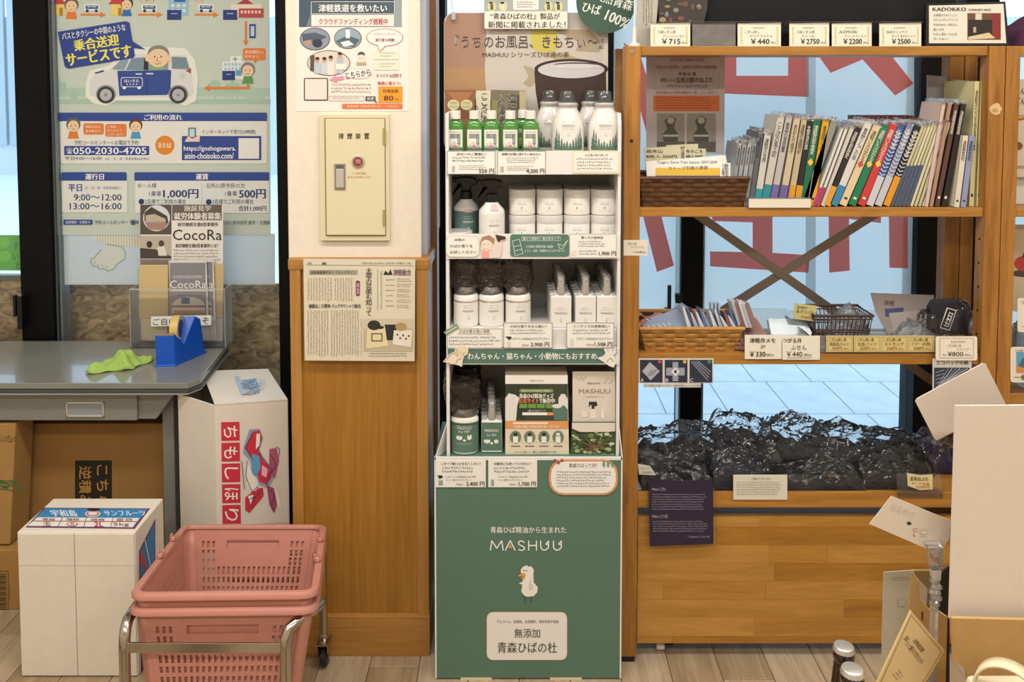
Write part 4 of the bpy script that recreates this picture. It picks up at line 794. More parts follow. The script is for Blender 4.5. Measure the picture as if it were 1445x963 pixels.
for i, px in enumerate((643, 669.5, 693.5, 720, 748.5)):
    loc = (P(px, 190, 2.235).x, 2.235, z1+.006)
    lb = nm[i]+' small white-capped green bottle from the left on the top tier'
    if proto is None: proto = small_bottle(loc, lb); proto.scale = (1, 1, 1.42)
    else: dup(proto, loc, label=lb)
dup(proto, (P(741, 190, 2.285).x-.006, 2.285, z1+.006), label='small green bottle in the second row behind the fifth, only its cap showing')
MB().box(lx+.012, P(770, 190, 2.23).x, 2.21, 2.31, z1, z1+.0055).build('riser_tray', FB, st)
# gift packs standing behind the small bottles
py0 = SB-.07
s = Sheet('gift_pack', [(628, 127), (670, 127), (671, 212), (628, 212)], py0-.002, '#8d5f40', .02, 'brown bath gift pack with two round cream seals behind the small bottles', 'package')
s.poly([(630, 130), (652, 150), (668, 130)], '#a9734c', 1); s.poly([(630, 165), (650, 146), (668, 168)], '#7a4c30', 1)
for x in (640, 658.5): s.ell(x, 148, 8.5, 7.5, '#cfcb9c', 3); s.text('ひばの', x-5, 143.5, x+5, 147, '#6a6a3a', 4); s.text('ゆのもと', x-5.5, 149, x+5.5, 152.5, '#6a6a3a', 4)
s.done()
s = Sheet('gift_pack', [(672, 128), (692, 128), (692, 212), (672, 212)], py0-.006, '#d7d1b8', .02, 'narrow cream bath pack with vertical brush writing beside the brown pack', 'package')
s.text('この香りと\n', 675, 131, 688, 132, '#44413a', 2) if 0 else s.text('\n'.join('こころに湯'), 678, 132, 689, 175, '#44413a', 2, 0, .02); s.text('\n'.join('もみの木'), 671.5, 148, 676, 176, '#6a6658', 2); s.done()
s = Sheet('gift_pack', [(693, 127), (742, 128), (742, 212), (693, 212)], py0-.004, '#7b725c', .02, 'olive bath powder pack with large outlined vertical lettering', 'package')
s.rect(733, 128.5, 742, 212, '#b8ab8a', 1); s.rect(694, 142, 702, 205, '#8b8a55', 1); s.text('\n'.join('極旺の'), 716, 133, 729, 164, '#efeadb', 3, 0, .05); s.text('\n'.join('極旺の'), 716, 133, 729, 164, '#35322a', 5, 0, .01); s.text('\n'.join('入浴体感'), 703, 133, 714, 180, '#efeadb', 3, 0, .05); s.text('\n'.join('入浴体感'), 703, 133, 714, 180, '#35322a', 5, 0, .01); s.rect(730, 134, 732.5, 180, '#4a4538', 3); s.done()
# trigger sprayers
def sprayer(name, loc, label, cat, grp, label_col=None, r=.034, hb=.115, dark=BPL, rz=0, bag=False, kind=0):
    t = empty(name, loc, label, cat, grp, rot=(0, 0, rz))
    sh = hb*1.0
    MB().lathe([(r-.003, 0), (r, .004), (r, sh), (r-.002, sh+.004), (.0165, sh+.022), (.0145, sh+.026)], n=36).build('bottle_body', WPL, t, smooth=True, local=True)
    MB().lathe([(.0162, sh+.024), (.0165, sh+.026), (.0158, sh+.045), (.013, sh+.047)], n=28).build('collar', dark, t, smooth=True, local=True)
    z = sh+.045
    hd = [(-.030, z+.025), (-.030, z+.038), (-.012, z+.040), (.006, z+.041), (.026, z+.036), (.032, z+.026), (.030, z+.018), (.014, z+.013), (.012, z), (-.012, z), (-.012, z+.014), (-.018, z+.022)]
    MB().prism([(x, -.0095, zz) for x, zz in hd], (0, .019, 0)).build('spray_head', dark, t, local=True, bevel=.004, seg=2)
    MB().lathe([(.0065, 0), (.008, .002), (.0075, .009)], (-.037, 0, z+.0315), 14, M=Matrix.Rotation(R(90), 3, 'Y')).build('nozzle', dark, t, smooth=True, local=True)
    MB().prism([(x, -.005, zz) for x, zz in ((-.013, z+.022), (-.020, z+.022), (-.026, z+.004), (-.034, z-.012), (-.040, z-.016), (-.042, z-.011), (-.034, z+.002), (-.028, z+.018))][::-1], (0, .010, 0)).build('trigger', dark, t, local=True, bevel=.002)
    q = Pr(cyl(r))
    if label_col: q.rect(-r*1.5, .006, r*1.5, sh-.006, label_col, 0, n=14)
    tc_ = '#8b8880' if label_col in (None, '#e9e6df') else '#e9ebe4'
    if kind == 1:
        q.text('HIBA FOR PETS', -.02, .079, .02, .0765, tc_, 2); q.text('MASHUU', -.018, .075, .018, .069, tc_, 2); q.text('For PET', -.014, .066, .014, .0595, tc_, 2)
        for x, rr_ in ((-.013, .0065), (.0125, .006), (.0, .0035)): q.ell(x, .0455-(.006 if rr_ < .004 else 0), rr_, rr_*.9, '#efeee8', 2, 14)
        for x in (-.019, -.0075): q.ell(x, .046, .0025, .005, '#efeee8', 2, 10)
        q.poly([(.007, .048), (.0085, .055), (.0115, .051)], '#efeee8', 2); q.poly([(.0185, .048), (.017, .055), (.0135, .051)], '#efeee8', 2)
        for x in (-.015, -.011, .0105, .0145): q.ell(x, .046, .0006, .0008, '#333', 4, 6)
        q.text('HIBA FOR DEODORANT', -.02, .031, .02, .029, tc_, 2)
    else:
        ox = .006; dz = sh-.105; q.text('HIBA OIL', -.010+ox, .086+dz, .012+ox, .0845+dz, tc_, 2); q.text('ニオイトリ', -.012+ox, .081+dz, .014+ox, .0775+dz, tc_, 2); q.text('MASHUU', -.012+ox, .073+dz, .015+ox, .0675+dz, tc_, 2, 0, .02); q.ell(ox+.002, .052+dz, .0028, .005, '#a9a598', 2, 10); q.ell(ox+.002, .052+dz, .0021, .0042, '#e9e6df', 3, 10)
    q.build(t, local=True)
    if bag:
        TB = film('tinted_bag', '#3d322a', .32, .08, .2, 1.5, bump=.5, bscale=60)
        def f(u, v):
            a = 2*math.pi*u; hh = sh-.012+v*(.112); k = v
            wx = r+.002+.009*math.sin(min(1, k*1.3)*math.pi/2)+.004*math.sin(5*a+6*k); wy = (r+.002)*(1-.45*k)+.002*math.sin(4*a+9*k)
            if k < .32: wx = r+.0015-.006*math.sin(k/.32*math.pi); wy = wx
            return Vector((wx*math.cos(a)-.006*k, wy*math.sin(a), hh))
        b = MB(); b.grid(f, 28, 10); b.build('shrink_bag', TB, t, smooth=True, local=True, auto=False)
    return t
z2 = LZ[1]+.006
PINK = '#e7b9c0'
t = sprayer('spray_bottle', (P(658, 300, 2.31).x, 2.31, z2), 'white trigger spray bottle with a slate green label and pink sticker', 'spray bottle', None, '#5f7d78', .034, .112)
q = Pr(cyl(.034)); q.rect(-.002, .111, .018, .103, PINK, 2, n=3); q.build(t, 'sticker', local=True)
q = None
t2 = sprayer('spray_bottle', (P(694, 300, 2.245).x, 2.245, z2), 'plain white trigger spray bottle with a pink sticker on the shoulder', 'spray bottle', None, '#e9e6df', .034, .113)
b = MB(); a = .012; b.grid(lambda u, v: Vector(((.0335-.0155*v)*math.sin(-.1+u*.7), -(.0335-.0155*v)*math.cos(-.1+u*.7)-.0006,   .118+v*.016)), 4, 2); b.build('sticker', ink(PINK), t2, local=True)
for o, lb in ((t, ''), (t2, '')): pass
# jars
def jar(name, loc, label, grp, sample=False):
    t = empty(name, loc, label, 'jar', grp)
    r, h = .0345, .054
    MB().lathe([(r-.003, 0), (r, .003), (r, h-.012), (r-.001, h-.010)], n=32).build('jar_body', WPL, t, smooth=True, local=True)
    MB().lathe([(r+.0008, h-.012), (r+.001, h-.010), (r+.001, h+.004), (r-.0005, h+.006)], n=32).build('lid', mat('lid_white', '#cfccc6', .3, coat=.3), t, smooth=True, local=True)
    q = Pr(cyl(r))
    if not sample: q.text('ニオイトリ', -.013, .034, .010, .0315, '#8f8a80', 1); q.text('MASHUUGEL', -.013, .029, .010, .0265, '#8f8a80', 1); q.ell(-.002, .019, .002, .0035, '#b5b0a4', 1, 10); q.text('FOREST HIBA', -.014, .0125, .014, .0115, '#a09b90', 1)
    else:
        q.mp = cyl(r+.001); q.rect(-.015, .058, .032, .047, PINK, 1, n=6); q.text('サンプル', -.004, .0565, .026, .0485, '#8a4a7a', 3)
    q.build(t, local=True)
    return t
jr = jar('sample_jar', (P(648, 340, 2.245).x, 2.245, z2), 'white sample jar with a pink handwritten sticker on its lid', None, True)
MB().box(P(718, 300, 2.25).x, rx-.01, 2.225, SB-.004, z2, z2+.0298).build('riser_tray', FB, st)
proto = None
cols = (737, 775.5, 814, 852)
for row in range(2):
    for dpt in range(2):
        for i, px in enumerate(cols):
            if dpt == 1 and row == 0: continue
            Y = (2.275, 2.352)[dpt]; loc = (P(px, 300, Y).x-(0 if dpt == 0 else .002), Y, z2+.03+(.0692 if row else 0))
            lb = 'white lidded gel jar, %s from the left in the %s' % (nm[i], ('lower front row', 'upper front row')[row] if dpt == 0 else 'back row behind the upper lids')
            if proto is None: proto = jar('gel_jar', loc, lb, 'white gel jars'); proto.scale = (1.03, 1.03, 1.15)
            else: dup(proto, loc, label=lb)
for i, px in enumerate(cols): dup(proto, (P(px, 300, 2.352).x-.002, 2.352, z2+.03), label='white lidded gel jar hidden at the foot of the back row, %s from the left' % nm[i])
# tier 3
z3 = LZ[2]+.006
z3b = zat(464, 2.208); MB().box(lx+.009, rx-.009, 2.203, SB-.002, z3, z3b).build('riser_tray', FB, st)
proto = None
for dpt in range(3):
    for i, px in enumerate((658, 693.5, 731)):
        Y = 2.246+dpt*.066; loc = (P(px, 430, 2.246).x-dpt*.002, Y, z3b)
        lb = 'trigger spray in tinted film, %s from the left, %s row of the third tier' % (nm[i], ('front', 'middle', 'back')[dpt])
        if proto is None: proto = sprayer('wrapped_spray_bottle', loc, lb, 'spray bottle', 'wrapped white spray bottles', '#e9e6df', .0335, .080, mat('brown_sprayer', '#2e2824', .35), bag=True)
        else: dup(proto, loc, label=lb)
def mini(name, loc, label, grp, lc='#e6e3dc', kind=0):
    t = empty(name, loc, label, 'spray bottle', grp); w_, d_, h = .0275, .0105, .086
    MB().box(-w_, w_, -d_, d_, 0, h).build('bottle_body', mat('mini_body', '#e1e2de', .25, coat=.3), t, local=True, bevel=.003)
    MB().prism([(x, -.006, z) for x, z in ((-.018, h-.002), (.018, h-.002), (.011, h+.006), (-.011, h+.006))], (0, .012, 0)).build('shoulder', mat('mini_body', '#e1e2de'), t, local=True, bevel=.002)
    MB().lathe([(.0105, h+.005), (.0108, h+.007), (.0104, h+.022), (.009, h+.0225)], n=20, sy=.85).build('collar', WPL, t, smooth=True, local=True)
    MB().prism([(x, -.0078, z) for x, z in ((-.0085, h+.022), (.0085, h+.022), (.0070, h+.045), (-.0070, h+.045))], (0, .0155, 0)).build('spray_head', WPL, t, local=True, bevel=.002)
    MB().lathe([(.0016, 0), (.0013, .0008)], (0, -.0081, h+.038), 10, M=Matrix.Rotation(R(90), 3, 'X')).build('nozzle', mat('nozzle_grey', '#5a6a64', .4), t, local=True)
    MB().lathe([(.0122, h+.004), (.0125, h+.022), (.0112, h+.052), (.008, h+.054)], n=16, sy=.85).build('cover', CLEAR, t, smooth=True, local=True)
    q = Pr(lambda u, v, l: Vector((u, -d_-l-.0003, v))); q.rect(-w_+.001, .006 if kind else .004, w_-.001, h-.004, lc, 0); ol = .9
    if kind == 0: q.text('HIBA OIL', -.009, .0560, .006, .0545, '#8b8880', 2); q.text('ニオイトリ', -.014, .051, .014, .0475, '#8b8880', 2); q.text('MASHUU', -.016, .043, .016, .0375, '#8b8880', 2, 0, .02); q.ell(0, .022, .003, .006, '#a9a598', 2, 10); q.ell(0, .022, .0022, .005, lc, 3, 10)
    else:
        q.text('MASHUU', -.018, .064, .018, .057, '#e9ebe4', 2, 0, .02); q.text('For PET', -.013, .051, .013, .045, '#e9ebe4', 2)
        for x, rr_ in ((-.012, .0062), (.012, .006), (0, .0036)): q.ell(x, .031-(.005 if rr_ < .004 else 0), rr_, rr_*.9, '#efeee8', 2, 12)
        for x in (-.0185, -.006): q.ell(x, .032, .0022, .0045, '#efeee8', 2, 10)
        for x in (-.014, -.010, .010, .014): q.ell(x, .031, .0006, .0008, '#333', 4, 6)
    q.build(t, local=True); return t
proto = None
for dpt in range(6):
    for i, px in enumerate((791.5, 826, 856)):
        Y = 2.222+dpt*.030; loc = (P(px, 430, 2.222).x-dpt*.0008, Y, z3b)
        lb = 'flat white mini spray bottle, %s column from the left, %s in its row' % (nm[i], ('front', 'second', 'third', 'fourth', 'fifth', 'last')[dpt])
        if proto is None:
            proto = mini('mini_spray_bottle', loc, lb, 'flat white mini spray bottles')
        else: dup(proto, loc, label=lb)
# tier 4
z4 = LZ[3]
for dpt in range(4):
    loc = (P(656, 600, 2.225).x-dpt*.002, 2.225+dpt*.052, z4+.002)
    lb = 'green labelled pet trigger spray in tinted film, %s in the row' % ('front', 'second', 'third', 'last')[dpt]
    if dpt == 0: proto = sprayer('pet_spray_bottle', loc, lb, 'spray bottle', 'green labelled pet sprays', SG, .0345, .092, mat('brown_sprayer', '#2e2824', .35), bag=True, kind=1); proto.scale = (1.06, .7, 1)
    else: dup(proto, loc, label=lb)
proto = None
for dpt in range(6):
    loc = (P(694, 600, 2.225).x-dpt*.0015, 2.225+dpt*.029, z4+.002)
    lb = 'flat green labelled mini pet spray, %s in the row' % ('front', 'second', 'third', 'fourth', 'fifth', 'last')[dpt]
    if proto is None:
        proto = mini('mini_pet_spray', loc, lb, 'flat green mini pet sprays', SG, 1)
    else: dup(proto, loc, label=lb)
# pamphlet box
py4 = 2.21
s = Sheet('pamphlet_box', [(713, 530), (801, 530), (803, 645), (713, 645)], py4, '#e4d6bf', .07, 'pamphlet box with a dark green photo leaflet and orange band on the lowest tier', 'pamphlet box')
s.rect(713, 530, 801, 542, '#efece6', 1); s.text('青森ひばの杜', 748, 536, 767, 539, '#8a867c', 3); s.rect(713, 542, 801, 594, '#3c4433', 1); s.poly([(713, 542), (760, 542), (740, 594), (713, 580)], '#2f3a2a', 2)
s.rr(733, 549, 781, 554, 2, '#7c8a4c', 3); s.text('青森ひばの杜商品や情報も', 736, 550, 778, 553, '#f0efe2', 4); s.text('青森ひば精油グッズ', 733, 555.5, 781, 562, '#f5f3ea', 4, 0, .03); s.text('公式サイト', 732, 562, 760, 569, '#f08a5a', 4, 0, .03); s.text('で販売中!', 761, 562, 783, 569, '#f5f3ea', 4, 0, .03)
for k in range(4): s.rect(733+k*12.3, 570, 744+k*12.3, 576, '#6f9a4e', 3)
s.text('ご購入は公式サイトで', 744, 578.5, 770, 581, '#f0efe2', 4); s.rect(737, 582, 772, 586, '#efeee8', 3); s.rect(772, 582, 781, 586, '#e39a5c', 4)
s.poly([(713, 562), (718, 555), (727, 557), (733, 562), (730, 572), (728, 594), (713, 594)], '#e2e1da', 4); s.line([(727, 566), (732, 560)], 1.5, '#efeeea', 5); s.poly([(788, 562), (792, 556), (797, 556), (801, 563), (801, 580), (788, 578)], '#e2e1da', 4); s.poly([(779, 575), (796, 572), (801, 578), (800, 593), (782, 593)], '#567a6c', 5); s.ell(786, 573, 7, 3, '#e2e1da', 6)
s.rect(713, 594, 802, 605, '#dd9a5e', 2); s.rect(724, 596, 773, 598.6, '#f1e6d5', 3); s.text('今話題の青森ひば精油を取り扱っております', 724, 600, 790, 604, '#fbf4e6', 4, 0, .01)
for k in range(4): s.ell(727.5+k*20, 617, 8, 9, '#6c8568', 2, 24); s.rect(724+k*20, 616, 731+k*20, 625, '#ecebe4', 3); s.rect(725+k*20, 611, 730+k*20, 615, ('#2b2622', '#2b2622', '#2b2622', '#ecebe4')[k], 3); s.rect(721+k*20, 629, 734+k*20, 630.5, '#7c7263', 2)
s.line([(714, 624), (802, 624)], .4, '#c9b79a', 2); s.text('詳しくは公式サイトで!', 752, 636, 785, 640, '#5a5348', 3, 0, .01); s.text('ヒバの香りと', 727, 636, 750, 639.5, '#c58a4a', 3); s.rect(725, 643.5, 768, 645, '#5d7a64', 2); s.done()
s = Sheet('pamphlet', [(808, 525), (868, 525), (868, 598), (861, 602), (856, 609), (818, 609), (813, 603), (808, 600)], py4+.006, '#dbd3c6', .004, 'beige MASHUU pamphlet with drawn spray bottles at the right of the lowest tier', 'pamphlet')
s.text('青森ひばの杜', 829, 539.5, 847, 542.5, '#6d675c', 3, 0, .01); s.text('MASHUU', 817, 549, 861, 555.5, '#8c8474', 3); s.text('ヒバ精油の天然ハチカラ', 824, 559, 853, 561, '#8c8474', 3)
s.ell(837, 584, 4.2, 7, '#e7e2d8', 3); s.rect(833, 578, 841, 591, '#e7e2d8', 3); s.rect(820, 580, 828, 589, '#e7e2d8', 3); s.rect(848, 578, 853, 591, '#e7e2d8', 3); s.rect(849.5, 571, 851.5, 578, '#e7e2d8', 3)
s.poly([(831, 567), (842, 567), (843, 572), (838, 574), (839, 577), (835, 577), (835, 572), (833, 571), (831, 575)], '#2d2724', 4); s.rr(817, 595.5, 858, 599.5, 2, '#5d5b3f', 3); s.text('青森ひばの天然成分ご紹介', 822, 596.5, 853, 598.6, '#e3ddc9', 4)
for k in range(5): s.ell(814+k*3, 533+(k % 2)*3, 2.2, 1.2, '#c9c0b0', 2, 8); s.ell(853+k*2.5, 540-(k % 3)*3, 2.2, 1.2, '#c9c0b0', 2, 8)
s.done()
s = Sheet('photo_card', [(807, 596), (868, 596), (868, 646), (805, 646)], py4+.001, '#4b5a38', .003, 'card holder front with a photo looking up into a tree crown', 'card holder', step=.0002)
rd = random.Random(5)
s.poly([(807, 596), (868, 596), (868, 608), (856, 609), (818, 609), (807, 604)], '#ddd6ca', 20) 
for k in range(90): x, y = 808+rd.random()*58, 610+rd.random()*35; w_ = 1+rd.random()*3.5; s.ell(x, y, w_, w_*.7, rd.choice(('#6f8a52', '#39472b', '#a9b98a', '#2b3620', '#8a9c66', '#cfd6bd')), 1+k % 12, 7)
for k in range(14): a = R(k*26); s.line([(839, 630), (839+22*math.cos(a), 630+14*math.sin(a))], 1.0, rd.choice(('#8a6a48', '#6a4f34')), 14)
s.done()
# ---- price cards and notices on the stand
def card(name, box, Y, label, th=.001, col='#efede6', **k): return Sheet(name, box, Y, col, th, label, k.pop('cat', 'price card'), **k)
e1 = SF-.0055
s = card('price_card', (631, 213, 699, 246), e1, 'price card reading 550 yen below the small green bottles'); s.frame(631, 213, 699, 246, .6, '#55605a', 1); s.text('自分へのご褒美に！', 645, 215.5, 686, 219.5, '#3b3a35', 3, 0, .02); s.para(638, 221, 690, 230, 2, '#5a564e'); s.para(648, 233, 690, 241, 3, '#6d695f', 3, ragged=.5); s.rect(638, 234, 642, 243, '#b9b5a9', 2); s.text('550 円', 676, 238, 697, 244.5, '#2d2c28', 4, 0, .02); s.done()
s = card('price_card', (702, 213, 770, 247), e1, 'price card reading 4,200 yen below the gap between bottles'); s.frame(702, 213, 770, 247, .6, '#55605a', 1); s.text('毎晩ひば湯に浸りたいあなたに', 708, 215.5, 763, 219.5, '#3b3a35', 3, 0, .02); s.para(715, 222, 760, 231, 3, '#5a564e'); s.para(715, 234, 755, 242, 3, '#6d695f', 3, ragged=.5); s.rect(706, 235, 711, 243, '#b9b5a9', 2); s.text('4,200 円', 743, 238, 768, 245, '#2d2c28', 4, 0, .02); s.done()
s = card('usage_card', rrect(808, 213, 874, 245, 2), e1, 'small usage card with a pale yellow dotted border under the white bottles', col='#e8dfb9', cat='card'); s.rect(810.5, 215.5, 871.5, 242.5, '#efece4', 1); s.text('ひば湯の素の使い方', 825, 217, 858, 221, '#6a6452', 3); s.para(814, 223, 869, 241, 4, '#6d6858', 3); s.done()
s = card('notice_card', rrect(629, 332, 677, 363.5, 8), e1, 'white rounded card inviting visitors to try the hiba scent', cat='card'); s.poly(rrect(629.6, 332.6, 676.4, 363, 7.5), '#b9b3a6', 1); s.poly(rrect(630.2, 333.2, 675.8, 362.4, 7), '#efede6', 2); s.text('本物の', 641, 336.5, 656, 340.5, '#4d4a42', 4, 0, .01); s.text('ひばの香りを', 635, 345, 667, 349.5, '#4d4a42', 4, 0, .01); s.text('お試しください', 635, 353.5, 673, 358, '#4d4a42', 4, 0, .01); s.done()
s = Sheet('cutout_figure', [(677, 345), (680, 334), (690, 331), (699, 334), (700, 330), (712, 333), (714, 337), (708, 341), (709, 352), (706, 363), (696, 365), (680, 364), (679, 354)], e1-.0012, '#efdccb', .001, 'paper cutout of a smiling girl in pink beside a spray bottle', 'cutout')
s.poly([(677.5, 345), (680, 335), (690, 332), (698, 337), (697, 346), (692, 340), (684, 341), (680, 349)], '#a98672', 2); s.ell(686, 345, 7, 6.5, '#f4e0cd', 3); s.poly([(680, 364), (681, 354), (690, 354), (690, 364)], '#e7a49e', 4); s.line([(679, 352), (684, 349)], 2, '#f4e0cd', 5); s.line([(693, 352), (689, 350)], 2, '#f4e0cd', 5); s.line([(682, 344), (684, 345)], .6, '#6b4436', 5); s.line([(688, 344), (690, 345)], .6, '#6b4436', 5); s.poly([(699, 331), (713, 334), (714, 337), (706, 339), (705, 342), (702, 340)], '#3d3631', 5); s.poly([(696, 345), (703, 342), (708, 346), (705, 364), (692, 364)], '#e6d6ce', 3); s.done()
s = card('notice_card', rrect(720, 331, 803, 362.5, 4), e1, 'slate green card with white drawings about the gel jars', col='#557a6c', cat='card', th=.0012)
s.frame(736, 334, 791, 340, .5, '#dfe6de', 2); s.text('置けて長持ち！置き型タイプ', 738, 335, 789, 339, '#eef1ea', 3, 0, .01); s.text('小空間の消臭芳香に最適！', 742, 346, 781, 350, '#eef1ea', 3); s.text('トイレ、玄関、冷蔵庫などにおすすめです', 741, 352, 797, 356, '#eef1ea', 3)
for l_ in ([(723, 340), (733, 338), (738, 358), (727, 361), (723, 340)], [(725, 348), (735, 346)], [(726, 354), (736, 352)], [(787, 344), (794, 347), (801, 339), (795, 350), (790, 351), (787, 344)]): s.line(l_, .7, '#dfe6de', 3)
s.done()
s = card('price_card', [(803, 330), (869, 330), (871, 364), (804, 364)], e1, 'price card reading 1,900 yen below the stacked gel jars'); s.frame(803.6, 330.4, 870, 364, .5, '#8d9a92', 1); s.text('置くだけ森林浴', 820, 333.5, 851, 337, '#3b3a35', 3, 0, .02); s.para(816, 340, 856, 349.5, 3, '#5a564e'); s.para(817, 353, 843, 361, 2, '#6d695f'); s.text('1,900 円', 845, 354.5, 869, 361, '#2d2c28', 4, 0, .02); s.rect(806, 354, 813, 361, '#ead9d0', 2); s.done()
s = card('notice_card', rrect(630, 463, 710, 492, 4), e1-.002, 'round-cornered card on the smell of hiba at the left of the third lip', cat='card'); s.frame(631, 464, 709, 491, .5, '#8d897e', 1); s.text('ひばが香る強い消臭', 648, 465, 691, 470, '#5d5548', 3); s.line([(646, 471), (694, 471.5)], .6, '#a58a6a', 3); s.para(633, 475, 707, 489, 3, '#77705f', 3); s.done()
s = Sheet('leaf_label', [(626, 469), (645, 457), (648, 463), (630, 474)], e1-.004, '#8a9a80', .001, 'small green angled label pinned on the left corner card', 'label'); s.line([(630, 470), (645, 461)], 1.4, '#dfe3d2', 2); s.done()
s = card('price_card', rrect(710, 455, 780, 492, 2), e1-.0035, 'price card reading 2,900 yen under the wrapped trigger sprays'); s.frame(710.5, 455.5, 779.5, 491.5, .7, '#5f665e', 1); s.text('ひばの香りをお土産に！', 720, 458.5, 771, 462.5, '#4a5a3a', 3, 0, .02); s.para(719, 465, 773, 473, 2, '#5a564e'); s.text('ニオイトリMASHUUマルチスプレー', 722, 476, 776, 480, '#4f4b43', 3); s.poly([(713, 475), (721, 475), (722, 478), (717, 480), (717, 478)], '#2b2622', 3); s.rect(716, 482, 721, 490, '#dcd7cc', 2); s.text('300ml', 736, 485.5, 746, 488.5, '#6d695f', 4); s.text('2,900 円', 749, 483, 775, 489.5, '#2d2c28', 4, 0, .02); s.done()
s = card('price_card', rrect(799, 455, 867, 492, 2), e1-.0035, 'price card reading 1,500 yen under the flat mini sprays'); s.frame(799.5, 455.5, 866.5, 491.5, .7, '#5f665e', 1); s.text('ミニサイズは携帯用に！', 809, 458.5, 860, 462.5, '#4a5a3a', 3, 0, .02); s.para(808, 465, 863, 473, 2, '#5a564e'); s.text('ニオイトリMASHUUマルチスプレー', 813, 476, 865, 480, '#4f4b43', 3); s.rect(805, 478, 809, 488, '#dcd7cc', 2); s.text('100ml', 827, 485, 837, 488, '#6d695f', 4); s.text('1,500 円', 839, 482.5, 864, 489, '#2d2c28', 4, 0, .02); s.done()
s = Sheet('banner_strip', (632, 493, 866, 513), e1-.0005, '#55786c', .001, 'slate green strip in white Japanese lettering recommending it for dogs, cats and small pets', 'banner'); s.text('わんちゃん・猫ちゃん・小動物にもおすすめ', 660, 498, 842, 507.5, '#f4f3ea', 3, 0, .02); s.done()
s = Sheet('dog_cutout', [(625, 511), (634, 500), (641, 497), (642, 492), (647, 488), (656, 488), (661, 493), (660, 500), (655, 503), (653, 509), (652, 518), (647, 516), (640, 514)], e1-.0028, '#eadfc4', .001, 'paper cutout of a seated cream dog at the left end of the green strip', 'cutout')
s.ell(652, 496, 7, 6.5, '#e8dcc0', 2); s.ell(645, 497, 2.6, 6, '#d9c6a2', 3, 14); s.ell(650, 497, .6, .8, '#3d352c', 4, 6); s.ell(655, 497.5, .6, .8, '#3d352c', 4, 6); s.ell(653, 500, 1, .7, '#3d352c', 4, 6); s.line([(627, 511), (636, 500), (643, 498)], .6, '#8c7c62', 3); s.line([(643, 514), (646, 507), (652, 506)], .6, '#8c7c62', 3); s.done()
s = Sheet('cat_cutout', [(841, 505), (851, 502), (854, 498), (851, 492), (852, 486), (857, 489), (863, 489), (869, 487), (870, 498), (866, 502), (870, 510), (866, 519), (860, 517), (850, 510)], e1-.0028, '#e9e6dd', .001, 'paper cutout of a seated white cat at the right end of the green strip', 'cutout')
s.line([(841, 505), (851, 502), (854, 498), (851, 492), (852, 486), (857, 489), (863, 489), (869, 487), (870, 498), (866, 502)], .6, '#6b675f', 2); s.line([(857, 494), (859, 495)], .6, '#3d352c', 3); s.line([(864, 495), (866, 494)], .6, '#3d352c', 3); s.line([(856, 511), (861, 505), (866, 510)], .6, '#6b675f', 3); s.done()
e2 = BF-.0015
s = card('price_card', (615, 650, 685.5, 688), e2-.001, 'price card reading 3,400 yen at the top left of the green base'); s.text('ニオイで困ったをなくしたい！', 622, 652.5, 678, 656.5, '#3b3a35', 3, 0, .02); s.para(624, 659, 673, 669, 2, '#5a564e'); s.text('ニオイトリMASHUU for PET', 629, 671.5, 672, 674.5, '#4f4b43', 3); s.text('ペット用マルチスプレー', 629, 676, 665, 679, '#4f4b43', 3); s.poly([(617, 671), (624, 671), (625, 674), (620, 676), (619, 674)], '#2b2622', 3); s.rect(619, 678, 625, 685, '#8fa89c', 2); s.text('300ml', 644, 682, 653, 685, '#6d695f', 4); s.text('3,400 円', 658, 679.5, 683.5, 686.5, '#2d2c28', 4, 0, .02); s.done()
s = card('price_card', (689, 650, 758, 688), e2-.001, 'price card reading 1,700 yen in the middle of the green base'); s.text('お散歩にも持っていきたい！', 697, 652.5, 749, 656.5, '#3b3a35', 3, 0, .02); s.para(697, 659, 748, 669, 2, '#5a564e'); s.text('ニオイトリMASHUU for PET', 702, 671.5, 745, 674.5, '#4f4b43', 3); s.text('ペット用マルチスプレー', 702, 676, 738, 679, '#4f4b43', 3); s.rect(693, 677, 697, 686, '#8fa89c', 2); s.text('100ml', 719, 682, 728, 685, '#6d695f', 4); s.text('1,700 円', 732, 679.5, 756, 686.5, '#2d2c28', 4, 0, .02); s.done()
s = card('notice_card', rrect(774.5, 649, 872, 699, 20), e2-.001, 'oval white notice edged in orange explaining what Aomori hiba is', col='#d89a68', cat='notice'); s.poly(rrect(777.5, 651.5, 869, 696.5, 18), '#efede7', 1); s.text('青森ひばって何？', 803, 654, 843, 660, '#5a564e', 3); s.para(785, 665, 862, 689, 6, '#6d695f', 3)
for x in (852, 858, 864): s.ell(x, 655, 1.8, 5, '#6f9483', 4, 8)
for x, y in ((783, 650), (788, 653), (793, 650)): s.ell(x, y, 2.3, 2.3, '#8a5a50', 4, 8)
s.done()
